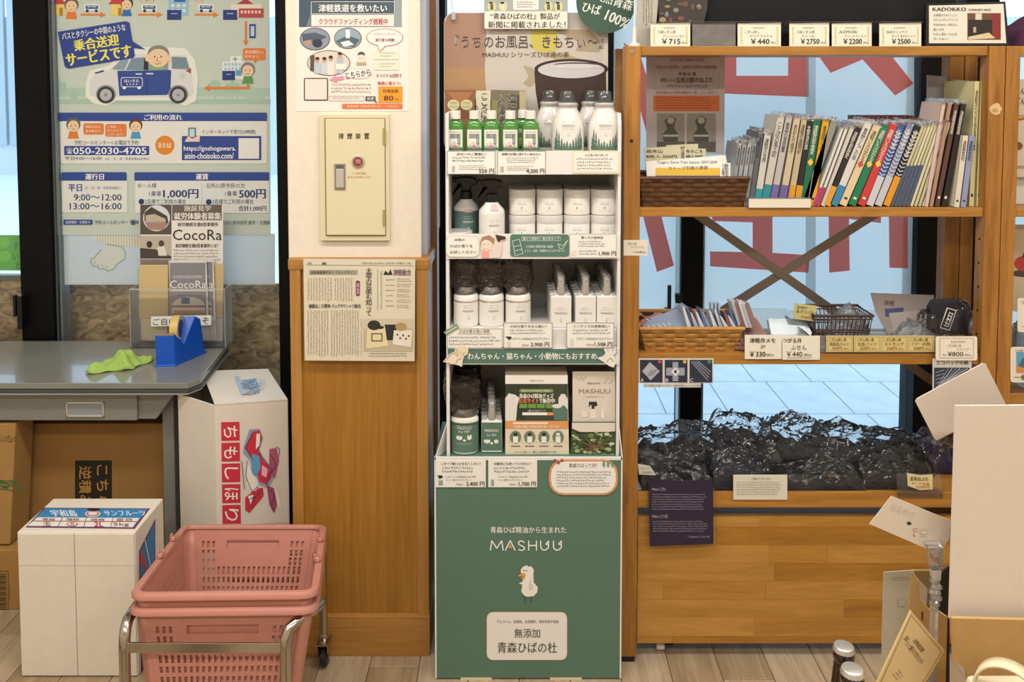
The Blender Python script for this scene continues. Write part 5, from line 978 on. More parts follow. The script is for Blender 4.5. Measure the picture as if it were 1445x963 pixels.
# ---------------------------------------------------------------- bookshelf by the window
BY = 2.25; BB = 2.50; pd = .045
L0, L1 = P(879, 480, BY).x, P(901.5, 480, BY).x; R0, R1 = P(1387, 400, BY).x, P(1409.5, 400, BY).x
SZ = [zat(65, BY), zat(294, BY), zat(501, BY), zat(697, BY)]; ST = [zat(78, BY), zat(307, BY), zat(516, BY), zat(719, BY)]
bs = empty('bookshelf', ((L0+R1)/2, 2.37, 0), 'tall open wooden bookshelf standing before the window', 'bookshelf')
for x0, x1 in ((L0, L1), (R0, R1)):
    for y0 in (BY, BB-pd): MB().box(x0, x1, y0, y0+pd, .015, SZ[0]).build('post', WOODV, bs, bevel=.0015)
for z0, z1 in zip(SZ, ST): MB().box(L1+.0005, R0-.0005, BY+.008, BB-.01, z1, z0).build('shelf_board', WOODH, bs, bevel=.0015)
MB().box(L0+.004, L1-.004, BY+.002, BY+.04, 0, .015).build('foot', BLACK, bs); MB().box(R0+.004, R1-.004, BY+.002, BY+.04, 0, .015).build('foot', BLACK, bs)
BRC = mat('brace_metal', '#8b7f72', .45, .3)
def brace(a, b, w_, y):
    p, q_ = P(a[0], a[1], y), P(b[0], b[1], y); d_ = (q_-p).normalized(); n_ = Vector((-d_.z, 0, d_.x))*w_/2
    MB().prism([p+n_, q_+n_, q_-n_, p-n_], (0, .003, 0)).build('brace', BRC, bs)
brace((970, 293), (1330, 548), .026, BB+.001); brace((1250, 293), (955, 480), .026, BB+.006)
HD = mat('hole_dark', '#2a1a0c', .9)
for py in (135, 199, 262): 
    p = P(891, py, BY) if py == 199 else None
    if p: MB().lathe([(.0045, 0), (.0045, .001)], (p.x, BY-.0002, p.z), 12, M=Matrix.Rotation(R(90), 3, 'X')).build('peg_hole', HD, bs)
for z in [SZ[2]+.05+k*.065 for k in range(6)]: MB().lathe([(.0035, 0), (.0035, .001)], (R0-.0001, BY+.022, z), 10, M=Matrix.Rotation(R(-90), 3, 'Y')).build('peg_hole', HD, bs)
p = P(892, 73, BY); MB().lathe([(.0055, 0), (.005, .0015)], (p.x, BY+.0003, p.z), 14, M=Matrix.Rotation(R(90), 3, 'X')).build('screw', CHROME, bs)
q = faceprint(bs, (0, BY, 0), NY); rd = random.Random(2); q.poly([(1405+(8+rd.random()*2.5)*math.cos(R(a))*.9, 154+(7.5+rd.random()*2)*math.sin(R(a))) for a in range(0, 360, 24)], '#d9b98a', 1); q.ell(1404, 156, 4, 3, '#c1924f', 3, 12); q.build(bs, 'sticker_residue')
# storage box below, front glued up from strips of wood
dzt, dzb = zat(728, 2.275), zat(906, 2.275); bxx = empty('storage_box', ((L1+R0)/2, 2.36, 0), 'wide wooden storage box on casters under the bookshelf', 'storage box')
WDK = wood('box_carcass', '#a9762f', '#7f541c', 'x'); MB().box(L1+.004, R0-.01, 2.285, 2.46, dzb+.02, dzt-.02).build('carcass', WDK, bxx)
TN = [wood('strip_%d' % i, a_, b_, 'x', .38, sc=1.7, stretch=11, contrast=.8) for i, (a_, b_) in enumerate((('#bb883c', '#9c6c26'), ('#c4934a', '#a97a34'), ('#b07d30', '#8d5f1c'), ('#c08f45', '#a2732c')))]
rows = [728, 742, 767.5, 793, 818.5, 844.5, 869.5, 896, 906]; cuts = [[1071], [1010], [1084, 1166], [1092], [935, 1080], [1190], [1063], [948]]
x0f, x1f = L1+.004, R0-.01
for k in range(8):
    xs = [x0f]+[P(c_, rows[k], 2.275).x for c_ in cuts[k]]+[x1f]
    for j in range(len(xs)-1): MB().box(xs[j]+.0002, xs[j+1]-.0002, 2.268+(.0004 if (j+k) % 2 else 0), 2.285, zat(rows[k+1], 2.275)+.0002, zat(rows[k], 2.275)-.0002).build('plank', TN[(k*2+j*3+1) % 4], bxx)
for px in (931, 1330):
    for y in (2.30, 2.44): p = P(px, 908, y); MB().lathe([(.011, 0), (.012, .006), (.012, .016), (.011, .022)], (p.x-.01, y, .014), 16, M=Matrix.Rotation(R(90), 3, 'Y')).build('caster', mat('caster_white', '#cfc9bb', .5), bxx)
    MB().box(p.x-.012, p.x+.012, 2.29, 2.455, .02, dzb+.02).build('caster_plate', BLACK, bxx)
# neighbouring shelf at the right edge of the picture
nb = empty('bookshelf', (1.6, 2.37, 0), 'second wooden bookshelf cut off at the right edge of the photo', 'bookshelf')
N0, N1 = R1+.0025, P(1430.5, 400, BY).x
for y0 in (BY, BB-pd): MB().box(N0, N1, y0, y0+pd, .015, SZ[0]).build('post', WOODV, nb, bevel=.0015)
for y0 in (BY, BB-pd): MB().box(1.95, 1.99, y0, y0+pd, .015, SZ[0]).build('post', WOODV, nb, bevel=.0015)
for z0, z1 in zip((SZ[0], SZ[1], SZ[2]-.11, SZ[3]), (ST[0], ST[1], ST[2]-.11, ST[3])): MB().box(N1+.0005, 1.95, BY+.008, BB-.01, z1, z0).build('shelf_board', WOODH, nb, bevel=.0015)
for x in (N0+.004, 1.955): MB().box(x, x+.03, BY+.002, BB-.002, 0, .015).build('foot', BLACK, nb)
# ---- books: (base x, base y, top x, top y, width, colour, lower band, title, label)
SLV = film('book_sleeve', '#f2f4f6', .22, .08, .3, 1.5, bump=.6, bscale=90)
zb2 = SZ[1]
def book(bx_, tx, ty, w, col, band, title, label, Y=2.275, dp=.112, grp=None, tcol=None, sleeve=True, by=296, name='book', cat='book', bandh=.24, tc2=None, dark=False):
    b0 = P(bx_, by, Y); t0 = P(tx, ty, Y); dx = t0.x-b0.x; dz = t0.z-zb2; th = math.atan2(dx, dz); W = w/F*Y*math.cos(th)
    # pivot at the lower corner the book leans over
    px_ = b0.x+W/math.cos(th)*0+ (W*math.cos(th) if th > 0 else 0); zl = 0
    Hh = (dz-(W*math.sin(abs(th)) if th > 0 else 0))/math.cos(th) if th > 0 else dz/math.cos(th)
    Hh = dz/math.cos(th)
    o = empty(name, (px_, Y, zb2+.0004), label, cat, grp, rot=(0, th, 0))
    xa, xb = (-W, 0) if th > 0 else (0, W)
    MB().box(xa+.0006, xb-.0006, .002, dp-.002, .002, Hh-.002).build('pages', mat('pages', '#e4dcc8', .8), o, local=True)
    cm = mat('cover_'+col.lstrip('#'), col, .38)
    b = MB(); b.box(xa, xb, 0, .0012, 0, Hh); b.box(xa, xa+.0007, 0, dp, 0, Hh); b.box(xb-.0007, xb, 0, dp, 0, Hh); b.build('cover', cm, o, local=True)
    q = Pr(lambda u, v, l: Vector((xa+u*W, -.0002-l, v*Hh)), .0002)
    if band: q.rect(0.02, .0, .98, bandh, band, 1)
    tc_ = tcol or ('#2e2c2a' if sum(lin(col)[:3]) > .9 else '#e9e3d2')
    if title and W > .006:
        n = len(title); q.text('\n'.join(title), .22, .93, .78, .93-min(.58, .052*n+.02), tc_, 2)
        q.text('\n'.join('著者名'), .32, .30, .68, .24, tc_, 2) if 0 else None
        if not band: q.rect(.3, .10, .7, .075, tc_, 2)
    q.build(o, local=True)
    if sleeve:
        b = MB(); rr_ = random.Random(int(tx)); n_ = 5
        b.grid(lambda u, v: Vector((xa-.0008+(W+.0016)*u+.004*v*math.sin(7*u+tx), -.001+.01*v*math.sin(tx*3+5*u), Hh-.004+v*(.012+.004*math.sin(tx+9*u)))), 4, 2)
        b.grid(lambda u, v: Vector((xa-.0008+(W+.0016)*.5+.006*math.sin(tx+u*4)*v, -.001+u*dp, Hh-.003+v*.014)), 5, 2)
        b.build('clear_sleeve', SLV, o, local=True, smooth=True, auto=False)
    return o
g1 = 'paperbacks leaning on the upper shelf'
for i, (bx_, tx, ty, w, c_) in enumerate(((1028, 1041, 203, 6.5, '#8f959a'), (1035, 1048, 202, 6.5, '#9aa0a3'), (1042, 1055, 202, 6.5, '#a3a7a8'), (1049, 1062, 200, 7, '#8b9195'), (1055, 1070, 187, 8, '#5d6166'))):
    book(bx_, tx, ty, w, c_, None, '津軽の民話', '%s slim grey booklet from the left, beside the dark basket' % nm[i], grp=g1, tcol='#2f3336')
T = '弘前がわかる本'
for r in (
 (1063, 1079, 189, 10, '#c9c7bf', '#2f8f98', '津軽弁の世界', 'pale book with a teal foot, shorter one left of the tall pair'),
 (1073, 1097, 165, 11, '#c4bfb6', '#2b8891', 'ことばの風土記', 'tall pale grey book with a teal foot'),
 (1085, 1109, 165, 10, '#b9b4b2', '#6f63a6', '青森の昔話集', 'tall pale grey book with a violet foot, left one of two'),
 (1098, 1120, 168, 10, '#c7b99a', '#6a5fa3', 'あおもり草子', 'tall beige book with a violet foot, right one of two'),
 (1110, 1131, 168, 9, '#bcae8e', '#d3962f', '津軽の歳時記', 'beige book with an orange yellow foot beside the black spine'),
 (1120, 1139, 169, 9, '#26272b', '#d3962f', '太宰治の旅', 'black book with a yellow foot, left of the dark green spine'),
 (1128, 1148, 169, 11, '#1f6b4c', None, '津軽百年食堂', 'dark green book with a gold seal, left of the yellow spine'),
 (1140, 1161, 170, 10, '#d7a62c', None, '青森県の山', 'bright yellow book between dark green and grey spines'),
 (1131, 1173, 172, 11, '#8a8f86', None, '', 'grey photo covered booklet leaning beside the yellow book'),
 (1146, 1187, 181, 4.5, '#d7d6d1', '#c23c6c', '', 'thin white booklet with a pink foot, left one'),
 (1152, 1193, 181, 4.5, '#dcdad4', '#b8345f', '', 'thin white booklet with a pink foot, right one'),
 (1158, 1200, 180, 7, '#c9c6bd', None, '', 'thin pale booklet just left of the black book with orange foot'),
 (1163, 1207, 180, 10, '#2b2a2a', '#e09a2c', '津軽弘前歴史', 'black book with an orange foot and white lettering, left of the blue-footed book'),
 (1171, 1221, 175, 12, '#d6d4cd', '#2f86b4', '青森りんごの本', 'white book with a sky blue foot'),
 (1184, 1233, 179, 12, '#dcc9a2', None, '津軽いろはかるた', 'cream book with a small red seal'),
 (1197, 1245, 178, 12, '#1e7c55', None, '津軽いろはかるた', 'bright green book with a gold seal, beside the red spine'),
 (1210, 1257, 177, 12, '#c63d3c', None, '津軽いろはかるた', 'red book with a gold seal'),
 (1222, 1268, 177, 11, '#3c5c9c', '#c7cbd3', '弘前今昔', 'blue and white patterned book just right of the red one'),
 (1234, 1281, 176, 11, '#8089a6', '#bfc3cd', '青森今昔', 'grey blue patterned book with white foot'),
 (1246, 1292, 178, 10, '#26262a', '#df9726', '津軽弘前文庫', 'black book with an orange foot, right of the patterned pair')):
    bx_, tx, ty, w, c_, bd, ti, lb = r
    o = book(bx_, tx, ty, w, c_, bd, ti, lb, grp=g1, bandh=.36 if 'patterned' in lb else .24)
    if 'seal' in lb and 'cream' not in lb or 'patterned' in lb or 'cream' in lb:
        th = o.rotation_euler.y; W = w/F*2.275*math.cos(th)
        q = Pr(lambda u, v, l: Vector((-W+u*W, -.0006-l, v*.24)), .0002)
        if 'seal' in lb or 'cream' in lb: sc_ = '#e5c357' if 'cream' not in lb else '#c9503f'; q.poly([(.12, .5), (.5, .545), (.88, .5), (.5, .455)], sc_, 1)
        else:
            for k in range(12): q.poly([(.05, .38+k*.045), (.5, .36+k*.045), (.95, .38+k*.045), (.95, .39+k*.045), (.5, .37+k*.045), (.05, .39+k*.045)], '#dfe2e8', 1)
        q.build(o, 'cover_pattern', local=True)
for i in range(9):
    book(1256+i*5.6, 1301+i*4.6, 178-i*.6, 4.6, ('#c9c39c', '#bdb893', '#d2cdb0')[i % 3], '#4a5872' if i < 5 else None, '', '%s thin straw coloured booklet from the left of the slanting set' % (nm+('sixth', 'seventh', 'eighth', 'ninth'))[i], grp='thin straw coloured booklets', bandh=.5)
for i, (bx_, tx, ty, w, c_, lb) in enumerate(((1304, 1329, 146, 6, '#cfb7ae', 'tall pinkish magazine at the left of the dark magazine set'), (1311, 1338, 146, 6, '#a88672', 'tall brown magazine second in the dark magazine set'), (1319, 1347, 146, 7, '#5a4038', 'tall dark brown magazine third in the set'), (1328, 1356, 147, 8, '#241d1c', 'tall black magazine with small white title, rightmost of the set'))):
    book(bx_, tx, ty, w, c_, None, '津軽鉄道' if w > 6 else '', lb, grp='tall dark magazines', Y=2.272)
book(1345.5, 1358.5, 192, 8.5, '#d9d3bd', None, '津軽野菜帖', 'short cream paperback standing in front at the right end', Y=2.262, sleeve=False, dp=.009+.1)
book(1355, 1367.5, 192, 8.5, '#8f97bd', None, '津軽野菜帖', 'short lavender paperback standing in front at the right end', Y=2.262, sleeve=False, dp=.11)
book(1367, 1375, 115, 7.5, '#ddd7a0', None, '津軽の方言辞典の本', 'tall pale yellow book at the far right, left one of two', Y=2.285, sleeve=False, grp='tall pale yellow books', dp=.16)
book(1377, 1384, 115, 7, '#e0daa6', None, '津軽の方言辞典の本', 'tall pale yellow book against the right post', Y=2.285, sleeve=False, grp='tall pale yellow books', dp=.16)
ord_ = nm+('sixth', 'seventh', 'eighth', 'ninth', 'tenth', 'eleventh', 'twelfth', 'thirteenth', 'fourteenth')
for i in range(14):
    book(1212+i*6.2, 1212+i*6.2+.01, 164+(i % 2), 5.6, '#5d2a2c' if i % 2 else '#6b3335', None, '', '%s dark red spine from the left in the back row behind the leaning books' % ord_[i], Y=2.397, dp=.08, grp='dark red books of the back row', sleeve=False, by=292)
s = Sheet('large_folder', [(1309, 106), (1345, 109), (1345, 230), (1309, 230)], 2.46, '#a9a5ae', .006, 'large grey folder in clear film standing behind the dark magazines', 'folder'); s.done()
s = Sheet('beige_folder', [(1345, 112), (1368, 114), (1368, 230), (1345, 230)], 2.452, '#cdb98c', .006, 'tall beige folder behind the books by the right post', 'folder'); s.rect(1350, 114, 1353, 230, '#e3d9b8', 1); s.done()
# fix heights: both folders stand on the board
for nme in ('large_folder', 'beige_folder'):
    o = bpy.data.objects[nme]; zmin = min((o.matrix_world @ v.co).z if 0 else v.co.z+ORG[nme].z for v in o.data.vertices)
    for v in o.data.vertices:
        if v.co.z+ORG[nme].z < zmin+.03: v.co.z = zb2+.0005-ORG[nme].z
# lying paperback
p0, p1 = P(1055, 281, 2.262), P(1143, 294, 2.262); lb_ = empty('lying_book', ((p0.x+p1.x)/2, 2.3, zb2), 'paperback with a grey landscape cover lying flat in front of the books', 'book')
zt_ = zb2+.026; MB().box(p0.x+.001, p1.x-.001, 2.2535, 2.271, zb2+.001, zt_-.001).build('pages', mat('pages', '#e4dcc8'), lb_); b = MB(); b.box(p0.x, p1.x, 2.253, 2.272, zt_-.001, zt_); b.box(p0.x, p1.x, 2.253, 2.272, zb2+.0003, zb2+.001); b.box(p0.x, p0.x+.001, 2.253, 2.272, zb2+.0003, zt_); b.build('cover', mat('cover_grey', '#7c8188', .35), lb_)
# poster behind the dark basket
s = Sheet('nebuta_poster', [(912, 79), (1023, 79), (1022, 218), (912, 214)], 2.47, '#b9adac', .0015, 'greyish book poster with an orange text block and two photographs', 'poster')
s.text('五所川原立佞武多の起源', 945, 82, 993, 87, '#a3505a', 3, 0, .01); s.text('「明治の大佞武多」の数多の資料を発掘掲載！', 925, 92, 1012, 97.5, '#a3505a', 3, 0, .01)
s.frame(922, 100, 1014, 126, .4, '#a79a98', 2); s.text('李澤 紀 著', 957, 102, 982, 107, '#4b4245', 3, 0, .01); s.text('資料にみる', 932, 110.5, 953, 116, '#4b4245', 3); s.text('五所川原のねぷた', 954, 109, 1006, 117, '#3e3639', 3, 0, .02); s.text('イヤッテマレ」のルーツをたどる', 941, 119, 998, 124, '#5c5052', 3)
s.text('五所川原ねぷた研究の最初の一冊、ここに成る？！', 925, 128.5, 1012, 133, '#a3505a', 3); s.rect(922, 135, 1015, 157, '#c7682f', 2); s.para(926, 137, 1012, 155, 5, '#6d3a2a', 3)
for x0_, x1_ in ((927, 966), (969, 1010)):
    s.rect(x0_, 160, x1_, 214, '#8e8779', 2); m_ = (x0_+x1_)/2; s.poly([(m_-9, 206), (m_-12, 190), (m_-5, 182), (m_-9, 170), (m_, 163), (m_+8, 168), (m_+4, 180), (m_+11, 190), (m_+9, 206)], '#4c4a42', 3); s.ell(m_, 170, 5, 5, '#a39d8c', 4, 12); s.rect(m_-11, 190, m_+11, 193, '#b3ab98', 4); s.rect(x0_, 200, x1_, 214, '#5b574b', 3)
s.done()
# ---- woven baskets
def woven(name, label, box, Y0, Y1, z0, m, rows, step=.012, taper=.012, rim=.005, grp=None, cat='basket', mrim=None):
    x0, x1, zt = box; o = empty(name, ((x0+x1)/2, (Y0+Y1)/2, z0), label, cat, grp)
    def corner(k, v):
        t_ = taper*(1-v); X0, X1, A, B_ = x0+t_, x1-t_, Y0+t_, Y1-t_
        return Vector(((X0, X1, X1, X0)[k % 4], (A, A, B_, B_)[k % 4], z0+(zt-z0)*v))
    b = MB(); rr_ = random.Random(4)
    for k in range(4):
        L = (corner(k+1, 1)-corner(k, 1)).length; n = max(4, round(L/step/2)*2); nrm_ = (corner(k+1, 1)-corner(k, 1)).cross(Vector((0, 0, 1))).normalized()
        for j in range(rows):
            for i in range(n):
                s_ = 1 if (i//2+j) % 2 else -1
                if i % 2: continue
                u0, u1 = (i-.15)/n, (i+2.15)/n; v0, v1 = (j+.06)/rows, (j+.94)/rows; u0 = max(0, u0); u1 = min(1, u1)
                def pt(u, v, off): 
                    a_ = corner(k, v).lerp(corner(k+1, v), u); return a_+nrm_*off
                um = (u0+u1)/2; vs = []
                for u, of in ((u0, -.0012), (u0*.7+u1*.3, .0022*s_), (u0*.3+u1*.7, .0022*s_), (u1, -.0012)):
                    for v in (v0, (v0+v1)/2, v1): vs.append(pt(u, v, of+(.001 if v not in (v0, v1) else 0)))
                b.add(vs, [(a_*3+c_, a_*3+c_+3, a_*3+c_+4, a_*3+c_+1) for a_ in range(3) for c_ in range(2)])
    w_ = b.build('weave', m, o, solid=.0012); w_['kind'] = 'stuff'
    MB().box(x0+taper, x1-taper, Y0+taper, Y1-taper, z0, z0+.004).build('basket_base', m, o)
    b = MB(); vs = [corner(k, .98)+Vector((0, 0, -.0)) for k in range(4)]
    inner = MB(); 
    for k in range(4):
        a_, c_ = corner(k, 0), corner(k+1, 0); d_, e_ = corner(k, 1), corner(k+1, 1); nn = (c_-a_).cross(Vector((0, 0, 1))).normalized()*-.0016; inner.add([a_+nn, c_+nn, e_+nn, d_+nn], [(0, 1, 2, 3)])
    inner.build('gap_backing', mat('basket_gap', '#3a2412', .9), o)  # added sheet: dark colour stands in for shade in the weave gaps
    b.tube([corner(0, 1), corner(1, 1), corner(2, 1), corner(3, 1), corner(0, 1)], rim, 8); b.build('rim', mrim or m, o, smooth=True)
    return o
DB = mat('dark_wicker', '#5e3d22', .45, noise=.25, nscale=60); LBK = mat('light_wicker', '#c08f4c', .5, noise=.2, nscale=60)
x0, x1 = P(905, 255, 2.262).x, P(1059, 255, 2.262).x; yB = 2.262
woven('postcard_basket', 'dark brown woven basket holding postcard packs at the left of the upper shelf', (x0-.004, x1-.002, zat(251, 2.27)), yB, 2.42, zb2+.0005, DB, 6, .014)
# contents of the dark basket
def packet(name, pts, Y, col, label, grp=None, tilt=.25, th=.003, cat='packet', prints=None, p0=None):
    c0 = P(sum(p[0] for p in pts)/len(pts), sum(p[1] for p in pts)/len(pts), Y)
    s = Sheet(name, pts, Y, col, th, label, cat, grp, n=(0, -1, tilt), p0=c0)
    if prints: prints(s)
    s.done(); return s
def f_(s): s.rect(925, 237, 1024, 248, '#e0b53a', 1); s.rect(925, 248, 1024, 256, '#3f56a0', 1); s.rect(925, 237, 937, 256, '#e3c15a', 2) if 0 else None; s.text('Tsugaru Stove Train Season 2007-2009', 927, 227, 1012, 232, '#6a6a62', 3); s.text('ストーブ列車の季節', 943, 232+1.5+1, 999, 240, '#5a4a22', 3, -1) ; s.rect(1016, 230, 1031, 250, '#f2f0ea', 4); s.text('津\n軽', 1018, 231, 1028, 249, '#2a2825', 5, 0, .01)
packet('postcard_pack', [(911, 228), (1024, 219), (1032, 262), (914, 262)], 2.30, '#e8e5dc', 'white postcard pack with yellow and blue bands in the dark basket', prints=f_)
for i, (pts, tx) in enumerate((([(909, 209), (960, 206), (962, 240), (911, 240)], '岩木山'), ([(965, 209), (996, 210), (997, 238), (966, 238)], '冬のころ'), ([(940, 205), (985, 203), (986, 235), (941, 235)], '500円'))):
    x_a, x_b = pts[0][0]+2, pts[1][0]-2; y_ = pts[0][1]
    packet('price_slip', pts, 2.335+i*.012, '#cfc8a8', ('handwritten slip for mountain cards, leftmost in the dark basket', 'handwritten slip at the right behind the white postcard pack', 'handwritten slip in the middle, hindmost in the dark basket')[i], tilt=.1, cat='price slip', prints=lambda s, tx=tx, x_a=x_a, x_b=x_b, y_=y_: (s.text(tx, x_a+1, y_+2, min(x_b, x_a+24), y_+7, '#3e3a30', 3, 0, .02), s.text('8枚入 500円', x_a+1, y_+9.5, x_b-3, y_+14, '#3e3a30', 3, 0, .02)))
# ---- third shelf
zb3 = SZ[2]; GB = [(0,)]
x0, x1 = P(903, 465, 2.262).x, P(1050, 465, 2.262).x
woven('coaster_basket', 'light tan woven basket full of small wrapped packs', (x0, x1, zat(463, 2.268)), 2.262, 2.44, zb3+.0005, LBK, 5, .015, .02)
blues = ('#5d6f8e', '#46536f', '#8995a8', '#7b5560', '#39414f')
for i, (pts, tl, c_) in enumerate((([(906, 462), (922, 447), (955, 436), (966, 446), (972, 460), (950, 468), (925, 468)], .9, '#7e8ea6'), ([(904, 452), (924, 443), (946, 450), (940, 464), (908, 465)], .7, '#94657a'), ([(935, 445), (962, 427), (972, 434), (974, 462), (946, 464)], .4, '#6a7c98'))):
    packet('stitched_pack', pts, 2.31+i*.02, c_, ('pale blue patterned pack lying on top in the tan basket', 'reddish patterned pack at the left edge of the tan basket', 'blue pack standing behind the lying ones in the tan basket')[i], tilt=tl, prints=lambda s, pts=pts, i=i: [s.line([(pts[0][0]+8+k*7, pts[0][1]-2-k*1.2), (pts[0][0]+16+k*6, pts[0][1]+4-k*1.6)], 1.1, '#c9d2dd', 2) for k in range(5)])
for i in range(16):
    x = 963+i*4.4+(i % 3); h = 432+(i*7 % 5)*2.0+i*.5; x -= 0
    packet('slim_pack', [(x, h), (x+2.6, h+1), (x+13, 463), (x+7, 463)], 2.29+.006*(i % 4), blues[i % 5] if i % 2 else '#c9cdd3', '%s slim wrapped pack from the left in the tan basket' % (ord_+('fifteenth', 'sixteenth'))[i], 'slim wrapped packs in the tan basket', tilt=.15, th=.05)
for i in range(3):
    packet('slim_pack_pale', [(1004+i*5, 429), (1006+i*5, 428), (1008+i*5, 463), (1004+i*5, 463)], 2.35, '#b7c2d2', '%s tall pale strip standing at the back of the tan basket' % nm[i], tilt=.1, th=.03)
# pile of memo packs
for k in range(6):
    z = zb3+.022+k*.005; c_ = P(1062+k*.3-(k % 2)*2, 468, 2.28); b = MB(); ang = R(-4+k*3); Mx_ = Matrix.Translation((c_.x, 2.32, z)) @ Matrix.Rotation(ang, 4, 'Z') @ Matrix.Rotation(R(24), 4, 'X')
    b.box(-.042, .042, -.045, .045, 0, .0038, Mx_); o = b.build('memo_pack', mat('memo_%d' % (k % 3), ('#b98d84', '#c8a79b', '#a57f78')[k % 3], .25, coat=.6, noise=.25, nscale=25)); setp(o, 'reddish printed memo pack, %s from the bottom of the pile by the tan basket' % ord_[k], 'memo pack', 'reddish memo packs')
for k in range(5):
    x = 1032+k*5; packet('memo_pack_leaning', [(x, 426+k*1.0), (x+5, 424+k), (x+17, 462), (x+11, 463)], 2.30-.006*k, ('#b9bfc7', '#8b6a6a', '#d2d2d2')[k % 3], '%s memo pack leaning between the tan basket and the flat pile' % nm[k], 'leaning memo packs', tilt=.1, th=.05)
# acrylic trays along the shelf
TR = film('tray_acrylic', '#e4e9ea', .18, .04, .2, 1.45)
for xa, xb, lb in ((1052, 1140, 'clear acrylic tray under the memo packs'), (1142, 1324, 'long clear acrylic tray behind the yellow price cards')):
    a_, c_ = P(xa, 480, 2.262).x, P(xb, 480, 2.262).x; t = empty('acrylic_tray', ((a_+c_)/2, 2.35, zb3), lb, 'tray', 'clear acrylic trays'); zz = zat(468 if xa > 1100 else 466, 2.262)-.012
    MB().box(a_, c_, 2.262, 2.265, zb3+.0005, zz).build('front_plate', TR, t); MB().box(a_, c_, 2.262, 2.45, zb3+.0005, zb3+.003).build('tray_base', TR, t); MB().box(a_, c_, 2.447, 2.45, zb3+.0005, zz+.02).build('back_plate', TR, t)
    for x in (a_, c_-.003): MB().box(x, x+.003, 2.262, 2.45, zb3+.0005, zz).build('side_plate', TR, t)
s = Sheet('clear_packs', [(1084, 450), (1135, 450), (1146, 470), (1140, 480), (1090, 480)], 2.30, '#9fb0b6', .02, 'bundle of sticky notes in clear film on the acrylic tray', 'packet', n=(0, -1, .8), p0=P(1110, 468, 2.33), m=film('pack_film', '#aebfc4', .6, .1, .2)); s.done()
s = Sheet('tag_card', [(1121, 428), (1153, 432), (1150, 454), (1119, 450)], 2.33, '#c9bf86', .001, 'yellow handwritten coaster price tag tilted behind the tray', 'price tag'); s.text('金木町の', 1125, 432, 1139, 436, '#4b4630', 3, 6, .01); s.text('馬っ子 コースター', 1124, 438, 1150, 443, '#4b4630', 3, 6, .01); s.text('700円', 1130, 446, 1146, 450, '#a3503c', 3, 6); s.done()
# dark open basket
x0, x1 = P(1152, 440, 2.30).x, P(1237, 440, 2.30).x; ob = empty('open_basket', ((x0+x1)/2, 2.37, zb3+.02), 'small dark openwork basket in the middle of the third shelf', 'basket')
zt_ = zat(446, 2.32); tp_ = .012
def oc(k, v, y0=2.32, y1=2.43): t_ = tp_*(1-v); return Vector(((x0+t_, x1-t_, x1-t_, x0+t_)[k % 4], (y0+t_, y0+t_, y1-t_, y1-t_)[k % 4], zb3+.004+(zt_-zb3-.004)*v))
DW = mat('dark_cane', '#3f2417', .45)
b = MB()
for v, r_ in ((1, .0042), (.88, .002), (.5, .0022), (.42, .002), (.05, .003)): b.tube([oc(0, v), oc(1, v), oc(2, v), oc(3, v), oc(0, v)], r_, 6)
b.build('cane_ring', DW, ob); b = MB()
for k in range(4):
    n = 14 if k % 2 == 0 else 9
    for i in range(n): b.tube([oc(k, .05).lerp(oc(k+1, .05), i/n), oc(k, 1).lerp(oc(k+1, 1), (i+.3)/n)], .0013, 4)
b.build('cane_upright', DW, ob); MB().box(x0+.015, x1-.015, 2.335, 2.415, zb3+.0032, zb3+.008).build('basket_base', DW, ob)
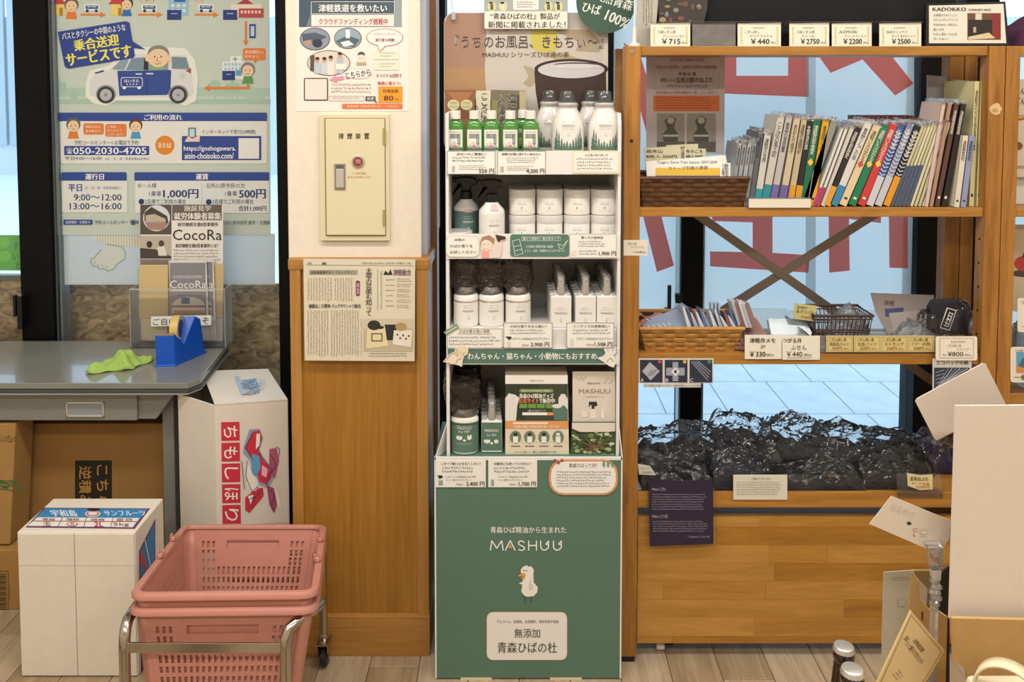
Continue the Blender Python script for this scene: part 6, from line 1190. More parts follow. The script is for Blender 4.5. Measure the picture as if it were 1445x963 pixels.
def cloth_lump(name, xa, xb, yt, Ya, Yb, z0, m, label, cat, seed=1, nu=60, nv=26, terr=0, parent=None, amp=.008, p=.35, kind=None, crinkle=0):
    """lumpy heap between photo columns xa..xb with its crest at row yt"""
    A_, B_ = P(xa, yt, (Ya+Yb)/2).x, P(xb, yt, (Ya+Yb)/2).x; zt = zat(yt, (Ya+Yb)/2); rd = random.Random(seed); ph = [rd.random()*6.3 for _ in range(8)]; fq = [rd.uniform(.7, 1.3) for _ in range(8)]
    from mathutils import noise as NZ
    def fn(u, v):
        e = max(0, 1-abs(2*u-1)**3.2)**p*max(0, 1-abs(2*v-1)**2.6)**p
        x = A_+(B_-A_)*u; y = Ya+(Yb-Ya)*v; q_ = Vector((x*14*fq[0]+seed, y*18, seed*3.1))
        n_ = NZ.noise(q_)*1.2+NZ.noise(q_*2.3)*.6
        h = (zt-z0)*e*(.84+.16*math.sin(3*fq[1]*u*2+ph[1]))+n_*amp*e*1.5
        if terr:
            eu = max(0, 1-abs(2*u-1)**6)**.35; w_ = min(1, v*7)*min(1, (1-v)*9); vv = v+.10*NZ.noise(Vector((u*5, seed, 0)))+.25*(u-.5)*math.sin(seed*2.1)
            pr_ = terr+(1-terr)*(vv+math.sin(vv*12.6+seed)/12.6*.95); n2 = NZ.noise(Vector((u*6+v*5+seed, v*7-u*2, 3.3*seed)))
            rg = 1-abs(NZ.noise(Vector((u*7+v*4, v*9-u*3, seed*1.7))))*2.2
            h = (zt-z0)*eu*w_**.35*(pr_*(.93+.14*math.sin(5*u+ph[2])))+n2*amp*1.3*eu*w_+max(0, rg)**3*crinkle*eu*w_*.9
            return Vector((x, y, z0+.001+max(0, h)))
        if crinkle:
            r1 = 1-abs(NZ.noise(q_*1.7+Vector((5, 0, 0))))*2; r2 = 1-abs(NZ.noise(q_*3.7+Vector((0, 7, 0))))*2
            h += crinkle*e*(r1*r1*1.2+r2*r2*.6-.6)
        return Vector((x+(n_*.004 if 0 < u < 1 else 0), y, z0+.001+max(0, h)))
    b = MB(); b.grid(fn, nu, nv); vs = [fn(i/nu, j/nv) for j in (0, nv) for i in range(nu+1)]
    b.add([(A_, Ya, z0+.0005), (B_, Ya, z0+.0005), (B_, Yb, z0+.0005), (A_, Yb, z0+.0005)], [(0, 3, 2, 1)])
    o = b.build(name, m, parent, smooth=True, auto=crinkle > 0)
    if parent is None: setp(o, label, cat, None, kind)
    return o, fn
BAGF = film('cellophane', '#eef6ff', .08, .06, .92, 1.55, bump=.5, bscale=26)
cloth_lump('clear_wrapper', 1170, 1225, 433, 2.335, 2.41, zb3+.009, film('wrapper_film', '#dfe7ea', .25, .08, .3, 1.6, bump=.6, bscale=60), 'crumpled clear wrapper lying inside the openwork basket', 'wrapper', 5, 24, 12, crinkle=.006)
s = Sheet('booklet', [(1229, 414), (1318, 417), (1318, 440), (1316, 476), (1256, 478), (1236, 440)], 2.44, '#a79c97', .004, 'grey booklet with a blue stamp leaning at the back beside the tote bag', 'booklet'); s.text('津軽', 1247, 424, 1262, 431, '#6a5f5e', 3, 4, .01); s.rect(1249, 435, 1275, 446, '#4d5a86', 2, -4); s.poly([(1254, 442), (1318, 436), (1318, 476), (1262, 478)], '#b8afa9', 3); s.done()
tt = empty('tote_bag_pack', (P(1335, 470, 2.33).x, 2.34, zb3), 'black folded tote bag with a white crest in a clear bag', 'tote bag')
pp = [(1314, 436), (1320, 426), (1352, 424), (1363, 432), (1368, 473), (1313, 473)]
s = Sheet('folded_tote', pp, 2.335, '#2b2c33', .03, parent=tt, m=mat('black_tote', '#26272d', .85, noise=.2, nscale=40), bevel=.004); s.poly([(1336, 434), (1350, 438), (1340, 467), (1326, 463)], '#e6e4de', 1); s.poly([(1337.2, 435.6), (1348.5, 439), (1339, 465.4), (1327.6, 461.8)], '#1d1d20', 2)
for l_ in ([(1339, 441), (1345, 443)], [(1337, 445), (1343, 447)], [(1335, 450), (1342, 452)], [(1333, 455), (1340, 458)], [(1340, 440), (1334, 459)], [(1344, 442), (1338, 460)], [(1331, 459), (1338, 461)]): s.line(l_, 1.1, '#e6e4de', 4)
s.build(tt, 'crest')
cl_, _ = cloth_lump('clear_bag', 1298, 1372, 424, 2.322, 2.39, zb3+.001, BAGF, '', '', 9, 30, 14, parent=tt, crinkle=.006, amp=.004, p=.2)
o, _ = cloth_lump('crumpled_wrapper', 1262, 1312, 452, 2.30, 2.37, zb3+.004, film('wrapper_film', '#dfe7ea'), 'crumpled clear bag of white pieces left of the tote bag', 'wrapper', 12, 26, 14, crinkle=.008)
# price cards hung on the board edge
yE = BY+.005
def pc(box, label, col='#ece7d8', **k): return Sheet('price_card', box, k.pop('Y', yE), col, .001, label, 'price card', k.pop('g', None), **k)
s = pc((1051, 473, 1103, 507), 'white price card reading 330 yen for dialect memos'); s.text('津軽弁メモ', 1058, 477, 1094, 484, '#35322b', 3, 0, .03); s.text('3P', 1073, 487, 1080, 492, '#a3703c', 3, 0, .02); s.text('￥330', 1058, 496, 1080, 503.5, '#35322b', 3, 0, .03); s.text('(税込)', 1081, 499, 1092, 503.5, '#35322b', 3); s.done()
s = pc((1104, 474, 1157, 508), 'white price card reading 440 yen for dialect sticky notes'); s.text('つがる弁', 1104+1, 477, 1131, 484, '#35322b', 3, 0, .02); s.text('ふせん', 1116, 487, 1138, 494, '#4f4a3e', 3); s.text('￥440', 1110, 496, 1132, 503.5, '#4a463c', 3, 0, .01); s.text('(税込)', 1134, 499, 1145, 503.5, '#35322b', 3); s.line([(1110, 505), (1146, 505)], .5, '#4a463c', 3); s.done()
for i, (xa, tx, pr_) in enumerate(((1166, '四角缶バッジ', '350円'), (1205, '丸缶バッジ', '250円'), (1243, 'ストラップ', '350円'), (1281, 'ミラー (丸型)', '500円'))):
    s = pc((xa, 474, xa+37.5, 497), 'small yellow card for %s, %s of four from the left' % (('square badges', 'round badges', 'straps', 'mirrors')[i], nm[i]), '#d9c98a', g='small yellow price cards')
    s.frame(xa+1.5, 475.5, xa+36, 495.5, .6, '#a98f45', 1); s.text('こぎん刺し柄', xa+4, 477, xa+28, 482, '#5c4a22', 3, 0, .01); s.text(tx, xa+5, 483, xa+32, 488.5, '#5c4a22', 3, 0, .01); s.text(pr_, xa+8, 489.5, xa+22, 494, '#a8502c', 3, 0, .02); s.text('(税込)', xa+24, 490.5, xa+32, 494, '#a8502c', 3); s.done()
s = Sheet('price_card', rrect(1320.5, 475, 1379, 509, 3), BY-.012, '#efe9d9', .0015, 'rounded white card reading 800 yen for the tote bags', 'price card'); s.frame(1325.5, 477, 1374, 506, .8, '#cdbd86', 1); s.rect(1327, 478.2, 1372.5, 504.8, '#efe9d9', 2); s.text('KADOKKO', 1342, 481, 1362, 484, '#6a6558', 3); s.text('こぎん刺し柄', 1336, 486, 1356, 490, '#6a6558', 3); s.text('エコバッグ', 1350, 491, 1367, 495, '#6a6558', 3); s.text('¥800', 1337, 496.5, 1359, 503, '#3a362e', 3, 0, .03); s.text('各2', 1330, 499, 1335, 502.5, '#6a6558', 3); s.text('(税込)', 1361, 499.5, 1370, 503, '#3a362e', 3); s.done()
s = Sheet('pattern_sheet', (901, 506, 1007, 541), yE-.001, '#d7d5cf', .001, 'card of three navy stitched pattern swatches A, B and C', 'card')
for i in range(3): x = 903+i*35; s.rect(x, 508, x+32, 540, '#2b3144', 1); s.text('ABC'[i], x+1, 534, x+5, 539, '#d5d7dd', 4, 0, .02); s.ell(x+28, 510.5, 2.6, 2.6, ('#c9453a', '#d8b035', '#3f9a55')[i], 4, 12)
s.poly([(906, 524), (917, 511), (931, 524), (918, 537)], '#aeb3bf', 2)
for k in range(3): s.line([(911+k*3, 528.5-k*3.4+3), (924+k*3-1, 517+6-k*3.4+5)], .7, '#2b3144', 3)
s.rect(949, 511, 957, 538, '#9aa0ae', 2); s.rect(940, 519, 966, 530, '#9aa0ae', 2); s.poly([(947, 524.5), (953, 518), (959, 524.5), (953, 531)], '#e0e2e8', 3); s.poly([(950.5, 524.5), (953, 521.5), (955.5, 524.5), (953, 527.5)], '#2b3144', 4)
for k in range(4): s.line([(975+k*3.4, 510), (999+k*1.2, 537-k*4)], 1.3, '#8f96a6', 2)
s.done(); s = Sheet('caption_strip', (908, 541.5, 989, 547), yE-.001, '#d9d7d0', .001, 'narrow handwritten strip below the three pattern swatches', 'label'); s.text('三つの柄から選べバンダナ（五所川原のいくつもの柄）', 909, 542.6, 988, 546, '#44413a', 3); s.done()
s = Sheet('pattern_sheet', (1316, 506.5, 1371, 590), BY-.008, '#cfccc5', .001, 'sheet showing tote bag patterns below the 800 yen card', 'card'); s.text('エコバッグの柄', 1321, 509, 1366, 515, '#35322b', 3, 0, .02); s.rect(1318, 519, 1368, 556, '#31384a', 1)
for k in range(6): s.line([(1321+k*3, 548-k*2), (1338+k*5.5, 520)], 1.4 if k % 2 else .7, '#aab0bd', 2)
for k in range(5): s.line([(1320, 526+k*5), (1332, 522+k*5)], .8, '#aab0bd', 3)
s.done()
s = Sheet('price_tag', (880, 339, 914, 361), BY-.0012, '#e9dfcf', .001, 'small white handwritten price tag on the left post', 'price tag'); s.text('ぽすと柄', 886, 342, 898, 346, '#7c6f5c', 3); s.text('クリアファイル', 890, 347, 909, 351, '#7c6f5c', 3); s.text('￥440(税込)', 893, 354, 911, 358, '#5c5140', 3); s.done()
o, _ = cloth_lump('black_pouch', 900, 905, 367, 2.31, 2.45, zb3+.001, mat('black_tote', '#26272d'), 'x', 'x', 3, 6, 6); bpy.data.objects.remove(o)
# ---- lowest shelf: garments in cellophane
zb4 = SZ[3]; NAVY = mat('navy_cloth', '#161a2a', .9, noise=.3, nscale=70, bump=.3, bscale=300); BLK = mat('black_cloth', '#121214', .9, noise=.3, nscale=50, bump=.3, bscale=300); PUR = mat('plum_cloth', '#3a2440', .9, noise=.2, nscale=50)
def bundle(xa, xb, yt, Ya, Yb, z0, m, label, seed, cr=.014):
    gd = 24 if Yb > 2.4 else 9
    zt_ = zat(yt, (Ya+Yb)/2); o = empty('wrapped_garment', (P((xa+xb)/2, yt, (Ya+Yb)/2).x, (Ya+Yb)/2, z0), label, 'garment', 'dark garments in cellophane')
    cloth_lump('folded_garment', xa+5, xb-5, yt+gd, Ya+.008, Yb-.008, z0, m, '', '', seed, 60, 30, terr=.45, parent=o, amp=.022, p=.4)
    cloth_lump('cellophane_bag', xa, xb, yt, Ya, Yb, z0, BAGF, '', '', seed+20, 110, 50, terr=.5, parent=o, amp=.012, crinkle=cr, p=.42)
bundle(886, 1026, 604, 2.36, 2.485, zb4, BLK, 'black garment in cellophane, back row at the left post', 1)
bundle(1000, 1100, 590, 2.35, 2.485, zb4, NAVY, 'navy garment in cellophane rising highest left of the middle', 2)
bundle(1074, 1182, 595, 2.36, 2.485, zb4, BLK, 'black garment in cellophane in the middle of the back row', 3, .014)
bundle(1150, 1306, 601, 2.35, 2.485, zb4, BLK, 'broad black garment in cellophane right of the middle', 4, .014)
bundle(1288, 1372, 614, 2.36, 2.485, zb4, PUR, 'plum garment in cellophane at the right post', 5)
bundle(897, 1004, 648, 2.265, 2.36, zb4, BLK, 'black garment in cellophane lying in front at the left post', 6, .006)
bundle(1000, 1092, 640, 2.265, 2.352, zb4, NAVY, 'navy garment in cellophane lying in front, left of the white card', 7, .006)
bundle(1086, 1214, 655, 2.265, 2.352, zb4, BLK, 'black garment in cellophane lying in front, right of the white card', 8, .008)
bundle(1210, 1300, 648, 2.27, 2.352, zb4, BLK, 'black garment in cellophane lying behind the clear tag holder', 9, .008)
s = Sheet('info_card', [(915, 679), (1006, 677.5), (1007, 768), (917, 771.5)], BY-.004, '#2a2138', .001, 'dark navy information card hanging over the board edge', 'card'); s.text('What is こぎん', 920, 688, 940, 692.5, '#c9c6d8', 3); s.para(920, 697, 1001, 721, 7, '#a8a6bd', 3); s.text('What is 三つ豆', 920, 726.5, 942, 731, '#c9c6d8', 3); s.para(921, 735, 1001, 752, 5, '#a8a6bd', 3); s.text('三つ豆(kadokko)こぎん刺し作家', 970, 756, 1001, 759.5, '#a8a6bd', 3); s.done()
s = Sheet('info_card', (1035, 671, 1111, 705.5), BY+.004, '#ddd8c8', .003, 'small white information card standing before the garments', 'card'); s.text('三縞(みしま)こぎん', 1060, 674, 1088, 678, '#5c584c', 3); s.para(1039, 680, 1107, 700, 6, '#8a8577', 3); s.done()
s = Sheet('tag_stand', [(1265, 669), (1328, 669), (1331, 703), (1267, 703)], BY+.006, th=.002, m=ACR, label='clear acrylic tag stand on the lowest shelf', cat='tag stand'); s = Sheet('price_tag', [(1280, 668), (1298, 671), (1316, 670), (1316, 691), (1298, 692), (1281, 686)], BY+.001, '#dccf9a', .001, 'curved yellow price tag clipped on the clear tag stand', 'price tag'); s.text('金魚ねぷた', 1284, 673, 1310, 679, '#5c4a22', 3, 3, .02); s.text('ポーチ各種', 1286, 681, 1311, 684.5, '#a8502c', 3, 3); s.text('2200円', 1292, 685.5, 1312, 689.5, '#a8502c', 3, 3); s.done()
s = Sheet('price_tag', [(900, 655), (917, 658), (926, 671), (902, 670)], BY+.004, '#cfccc4', .001, 'small white tag on the wrapped garment at the left post', 'price tag'); s.para(904, 660, 918, 664, 1, '#77736a', 3); s.text('2,200(税込)', 905, 665, 922, 669, '#5c584c', 3); s.done()
# ---- top of the shelf
zt0 = SZ[0]
o, _ = cloth_lump('black_clothes', 912, 1336, -60, 2.31, 2.47, zt0+.001, mat('black_jersey', '#0c0c10', .9, noise=.3, nscale=30, bump=.2, bscale=200), 'heap of folded black and navy clothes on top of the bookshelf', 'clothes', 21, 90, 30, amp=.03, p=.16)
o, _ = cloth_lump('plum_clothes', 1414, 1560, 24, 2.31, 2.47, zt0+.001, mat('plum_jersey', '#4a1f3c', .9), 'plum coloured folded clothes on the second bookshelf', 'clothes', 23, 40, 16, amp=.012, p=.35)
def topcard(xa, xb, label, body=None, glare=False):
    s = Sheet('price_card_holder', [(xa, 33), (xb, 32), (xb, 66), (xa, 66)], 2.262, th=.002, m=mat('card_cream', '#eee7d4', .4) if body else mat('card_grey', '#77736f', .4, noise=.2, nscale=40), label=label, cat='price card', group='price cards on the top board')
    b = MB(); p0, p1 = P(xa-1, 33, 2.26), P(xb+1, 66, 2.26); b.box(p0.x, p1.x, 2.256, 2.285, p0.z+.003, p0.z+.0045); b.build('clear_cover', film('holder_clear', '#ffffff', .08, .03, 0, 1.5), s.o)
    if body:
        for k in range(7):
            for x in (xa+4, xb-6): s.rect(x, 38+k*3.6, x+2.2, 40.4+k*3.6, '#cfc489', 2)
        m_ = (xa+xb)/2; s.text('KADOKKO', m_-9, 38, m_+7, 40.5, '#8d8778', 3); s.text(body[0], xa+10, 43, xa+10+len(body[0])*4.2, 47, '#6a6558', 3); s.text(body[1], xa+17, 49, min(xb-8, xa+17+len(body[1])*4.6), 53, '#6a6558', 3); s.text(body[2], m_-12, 54.5, m_+14, 62, '#3c382f', 3, 0, .03); s.text('(税込)', m_+16, 58.5, m_+23, 62, '#3c382f', 3)
    s.done()
topcard(918, 974, 'leftmost cream card on the top board, reading 715 yen', ('三縞こぎん柄', 'プリントバンダナ', '￥715')); topcard(977, 1038, 'empty dark grey card holder second from the left on the top board')
topcard(1041, 1102, 'cream card reading 440 yen, just right of the empty grey holder', ('こぎん刺し', 'クリアファイル', '￥440')); topcard(1114, 1170, 'cream card for a stole, middle of the cream cards on the top board', ('三縞こぎん柄', 'ストール', '￥2750'))
topcard(1174, 1230, 'cream card for printed T-shirts in front of the black clothes', ('AOMORI', 'プリントTシャツ', '￥2200')); topcard(1241, 1300, 'rightmost cream card, beside the black framed sign', ('当店オリジナル', 'やってまれTシャツ', '￥2500'))
ff = empty('framed_sign', (P(1366, 69, 2.26).x, 2.265, zt0), 'black framed community space sign with a small shop photo', 'sign')
s = Sheet('frame_backing', [(1307, 6), (1419, 2), (1425, 70), (1306, 70)], 2.262, '#16161a', .012, parent=ff, bevel=.001)
s2 = Sheet('sign_card', [(1311, 8), (1416, 5.5), (1420, 61), (1311, 61)], 2.2615, '#e6e0d2', .0006, parent=ff, step=.0003); s2.text('KADOKKO', 1316, 10.5, 1363, 15.5, '#25231f', 3, 0, .04); s2.text('COMMUNITY SPACE', 1366, 12.5, 1398, 15.5, '#25231f', 3, 0, .02)
for k, t_ in enumerate(('太宰通りのかどっこに', 'コミュニティスペース', '「KADOKKO」があるよ。', '若い人も', 'むかし若かった人も', '行ってみべー')): s2.text(t_, 1317, 19.5+k*6.7, 1317+min(34, len(t_)*3.7), 23.3+k*6.7, '#44413a', 3)
s2.rect(1365, 18.5, 1412, 56, '#6d4a38', 2); s2.rect(1366, 28, 1400, 54, '#2b2622', 3); s2.rect(1400, 19, 1411, 55, '#8a2f2c', 3); s2.rect(1376, 19, 1385, 28, '#d9d2c2', 4); s2.poly([(1366, 52), (1395, 46), (1404, 54), (1366, 56)], '#d8c69a', 4); s2.rect(1373, 38, 1377, 46, '#b9a58a', 4); s2.build(ff, 'print')
s = Sheet('brochure', [(900, -20), (931, -20), (926, 34), (918, 53), (898, 51)], 2.30, '#b9b3a6', .006, 'beige brochure with vertical text leaning on the shelf top by the round sign', 'brochure'); s.para(907, -10, 922, 38, 4, '#6a6458', 3, vert=True); s.done()
o = bpy.data.objects['brochure']; 
for v in o.data.vertices:
    if v.co.z < .03: v.co.z = zt0+.0005-ORG['brochure'].z
fl_ = Sheet('floral_fabric', [(930, -20), (1000, -20), (998, 12), (985, 34), (930, 34)], 2.295, '#3a3430', .01, 'dark floral printed cloth pouch on the shelf top behind the 715 yen card', 'pouch'); rd = random.Random(8)
for k in range(26): fl_.ell(933+rd.random()*58, -14+rd.random()*44, 2+rd.random()*4, 1.5+rd.random()*3, rd.choice(('#7d4a44', '#5c6b4a', '#8a8577', '#6a4f3a', '#9a8a5c', '#6b8796')), 1+k % 9, 9)
fl_.done(); o = bpy.data.objects['floral_fabric']
for v in o.data.vertices:
    if v.co.z < .03: v.co.z = zt0+.0005-ORG['floral_fabric'].z
pt = empty('sign_pole', tuple(P(895, 64, 2.265)), 'white plastic pole on a round foot on the left post of the bookshelf', 'pole'); c_ = P(895, 64, 2.268); zz = SZ[0]
WP = mat('white_plastic', '#e9e6df'); MB().lathe([(.016, zz), (.0165, zz+.002), (.0155, zz+.008), (.008, zz+.009)], (c_.x, 2.268, 0), 24).build('foot', WP, pt, smooth=True); MB().lathe([(.006, zz+.008), (.0058, zz+.05), (.0035, zz+.051)], (c_.x, 2.268, 0), 16).build('socket', WP, pt, smooth=True); MB().lathe([(.0022, zz+.05), (.0022, zz+.25)], (c_.x, 2.268, 0), 10).build('rod', WP, pt)
# ---- things on the second shelf, right edge
s = Sheet('hanging_print', (1429, 112, 1490, 250), 2.30, '#cfc4ae', .002, 'cream food print hanging in the second bookshelf', 'poster'); s.text('りん', 1434, 124, 1446, 133, '#5c4a3a', 3, 0, .02); s.text('ごん', 1434, 138, 1446, 147, '#3a322a', 3, 0, .02); s.ell(1438, 166, 9, 4, '#8a5a34', 2); s.ell(1438, 165, 7, 2.6, '#c99a5a', 3); s.ell(1436, 206, 7, 6, '#7a4f30', 2); s.rect(1433, 234, 1450, 238, '#a3937a', 2); s.done()
o = empty('paper_box', (P(1450, 262, 2.32).x, 2.35, SZ[1]), 'small white paper box on the upper board of the second bookshelf', 'box'); a_ = P(1433, 262, 2.32).x; MB().box(a_, a_+.09, 2.32, 2.40, SZ[1]+.0005, zat(232, 2.32)).build('box_body', mat('paper_white', '#d9d5cc', .6), o, bevel=.001); MB().box(a_+.002, a_+.088, 2.319, 2.3202, zat(245, 2.32), zat(243, 2.32)).build('flap_edge', mat('crease', '#c9c0ae'), o)
s = Sheet('printed_bag', rrect(1428, 318, 1500, 440, 5), 2.34, '#cbb99a', .01, 'beige bag with a printed red apple in the second bookshelf', 'bag'); s.ell(1446, 372, 15, 11, '#b33a38', 2); s.line([(1443, 364), (1445, 357)], 1.6, '#3a2a22', 3); s.ell(1444, 386, 18, 5, '#4d4038', 1); s.done()
s = Sheet('price_card', rrect(1436, 421, 1500, 469, 3), BY-.002, '#e6dfcd', .0012, 'white card with handwriting in the middle of the second bookshelf', 'price card'); s.text('つがる', 1440, 424, 1458, 429, '#4a463c', 3, 0, .01); s.text('一個', 1442, 458, 1460, 464, '#35322b', 3, 0, .03); s.done()
s = Sheet('price_card', rrect(1426, 490, 1500, 540, 4), BY-.004, '#e6dfcd', .0012, 'white card with a blue mountain picture on the second bookshelf', 'price card'); s.text('つがるの', 1432, 493, 1456, 497, '#4a463c', 3, 0, .01); s.rect(1434, 497, 1470, 526, '#5fa3c4', 2); s.poly([(1434, 520), (1444, 504), (1458, 522), (1434, 526)], '#3f6f7a', 3); s.poly([(1434, 516), (1450, 521), (1450, 526), (1434, 526)], '#d98a4a', 4); s.text('一個', 1431, 529, 1449, 536, '#35322b', 3, 0, .03); s.done()
o, _ = cloth_lump('snack_packs', 1430, 1530, 440, 2.29, 2.42, SZ[2]-.11+.001, film('snack_film', '#9aa59a', .5, .08, .2, 1.6), 'clear wrapped snack packs on the second bookshelf', 'packet', 31, 30, 14, crinkle=.01)
# ---------------------------------------------------------------- shopping baskets on their cart
PK = mat('pink_plastic', '#bd8070', .4, noise=.05, nscale=30)
NY_, FY_ = 1.72, 2.20
NLc, NRc, FRc, FLc = P(190, 841, NY_), P(442, 838, NY_), P(455, 745, FY_), P(262, 745, FY_)
up = (FLc-NLc).cross(NRc-NLc).normalized(); 
if up.z < 0: up = -up
def basket(off, label, depth=.255):
    cs = [c+up*off for c in (NLc, NRc, FRc, FLc)]; cen = sum(cs, Vector())/4
    o = empty('shopping_basket', tuple(cen-up*depth), label, 'shopping basket', 'salmon pink shopping baskets')
    ex = (cs[1]-cs[0]+cs[2]-cs[3]).normalized(); ey = up.cross(ex)
    def rp(s_, v, inset=0):
        """corner point s_ (0..4) at depth v"""
        return None
    bot = [cen+(c-cen)*(.80)-up*depth for c in cs]
    def wallpt(k, u, v): # v 0 bottom..1 top ; corners trimmed
        t0, t1 = .07, .93; a_ = bot[k].lerp(cs[k], v); b_ = bot[(k+1) % 4].lerp(cs[(k+1) % 4], v); return a_.lerp(b_, t0+(t1-t0)*u)
    rows = 12
    for k in range(4):
        L = (cs[(k+1) % 4]-cs[k]).length; nu = round(L/.0165); b = MB()
        for j in range(rows):
            for i in range(nu):
                v0, v1 = j/rows*.97, (j+1)/rows*.97; u0, u1 = i/nu, (i+1)/nu
                edge = i < 4 or i >= nu-4; mid = .28 < (i+.5)/nu < .72
                if k % 2 == 0: hole = (j <= 7 and i not in (0, nu-1)) or (j in (8, 9) and edge and i not in (0, nu-1)) or (j == 10 and edge and i not in (0, nu-1))
                else: hole = j <= 9 and i not in (0, nu-1) and (i % 9 != 0)
                slot = k % 2 == 0 and j in (10,) and mid
                P_ = lambda u, v: wallpt(k, u, v)
                if j in (7, 8) and hole: hv0, hv1 = .12, .98
                else: hv0, hv1 = .16, .84
                if hole or slot:
                    hu0, hu1 = (.24, .76) if not slot else (0, 1)
                    if slot: hv0, hv1 = 0.05, .95
                    a0, a1 = u0+(u1-u0)*hu0, u0+(u1-u0)*hu1; c0, c1 = v0+(v1-v0)*hv0, v0+(v1-v0)*hv1
                    b.add([P_(u0, v0), P_(u1, v0), P_(u1, v1), P_(u0, v1), P_(a0, c0), P_(a1, c0), P_(a1, c1), P_(a0, c1)], [(0, 1, 5, 4), (2, 3, 7, 6)]+([(1, 2, 6, 5), (3, 0, 4, 7)] if not slot else []))
                else: b.add([P_(u0, v0), P_(u1, v0), P_(u1, v1), P_(u0, v1)], [(0, 1, 2, 3)])
        b.grid(lambda u, v: wallpt(k, u, .97+.03*v), 2, 1)
        w_ = b.build('slotted_wall', PK, o, solid=.0035)
    for k in range(4): # rounded corner posts
        b = MB()
        def fn(u, v, k=k):
            p_, q_, r_ = wallpt((k-1) % 4, 1, v), bot[k].lerp(cs[k], v), wallpt(k, 0, v); return p_*(1-u)**2+q_*2*u*(1-u)+r_*u*u
        b.grid(fn, 6, 6)
        b.build('corner', PK, o, smooth=True, solid=.0035, auto=False)
    b = MB(); b.add([wallpt(k, u, 0) for k in range(4) for u in (0, 1)], [tuple(range(8))]); b.build('basket_base', PK, o, solid=.003)
    # rim, swept round the top
    path = []
    for k in range(4):
        p_, q_, r_ = wallpt((k-1) % 4, 1, 1), cs[k], wallpt(k, 0, 1)
        for u in (0, .2, .4, .6, .8, 1): path.append(p_*(1-u)**2+q_*2*u*(1-u)+r_*u*u)
    b = MB(); n = len(path); prof = ((0, .002), (.002, .006), (.009, .0075), (.016, .0055), (.019, .0), (.018, -.007), (.0155, -.007), (.0145, -.001), (.0, -.002)); vs = []
    for i in range(n):
        t_ = (path[(i+1) % n]-path[i-1]).normalized(); out = t_.cross(up).normalized(); 
        if out.dot(path[i]-cen) < 0: out = -out
        for a_, c_ in prof: vs.append(path[i]+out*(a_-.006)+up*c_)
    m_ = len(prof); b.add(vs, [(i*m_+j, ((i+1) % n)*m_+j, ((i+1) % n)*m_+(j+1) % m_, i*m_+(j+1) % m_) for i in range(n) for j in range(m_)])
    b.build('rim', PK, o, smooth=True)
    return o, cs
bk, cs = basket(0, 'upper salmon pink slotted shopping basket on the cart')
for s0, s1, ts in ((0, 3, (.45, .72)), (1, 2, (.38, .70))):
    for t_ in ts:
        p_ = cs[s0].lerp(cs[s1], t_)+up*.008; b = MB(); b.box(-.012, .012, -.005, .005, 0, .010); b.box(-.006, .006, -.009, -.004, 0, .016); b.box(-.006, .006, .004, .009, 0, .016)
        d_ = (cs[s1]-cs[s0]).normalized(); Mx_ = Matrix((d_, up.cross(d_), up)).transposed().to_4x4(); b.v = [tuple(Mx_ @ Vector(v)+p_) for v in b.v]; b.build('handle_lug', PK, bk, bevel=.002)
basket(-.030, 'lower salmon pink basket nested under the upper one')
ct = empty('basket_cart', (P(320, 900, 1.95).x, 1.95, 0), 'chrome tube cart on black casters carrying the pink baskets', 'basket cart')
TU = mat('chrome_tube', '#b9b2a8', .2, 1); lo = -up*.05
fl0, fr0 = P(186, 900, NY_-.0), P(409, 900, NY_-.0)
al, ar = NLc+lo+Vector((-.012, 0, 0)), NRc+lo+Vector((.0, 0, 0)); rr0 = P(456, 800, 2.23); rl0 = Vector((P(255, 800, 2.23).x, 2.23, rr0.z))
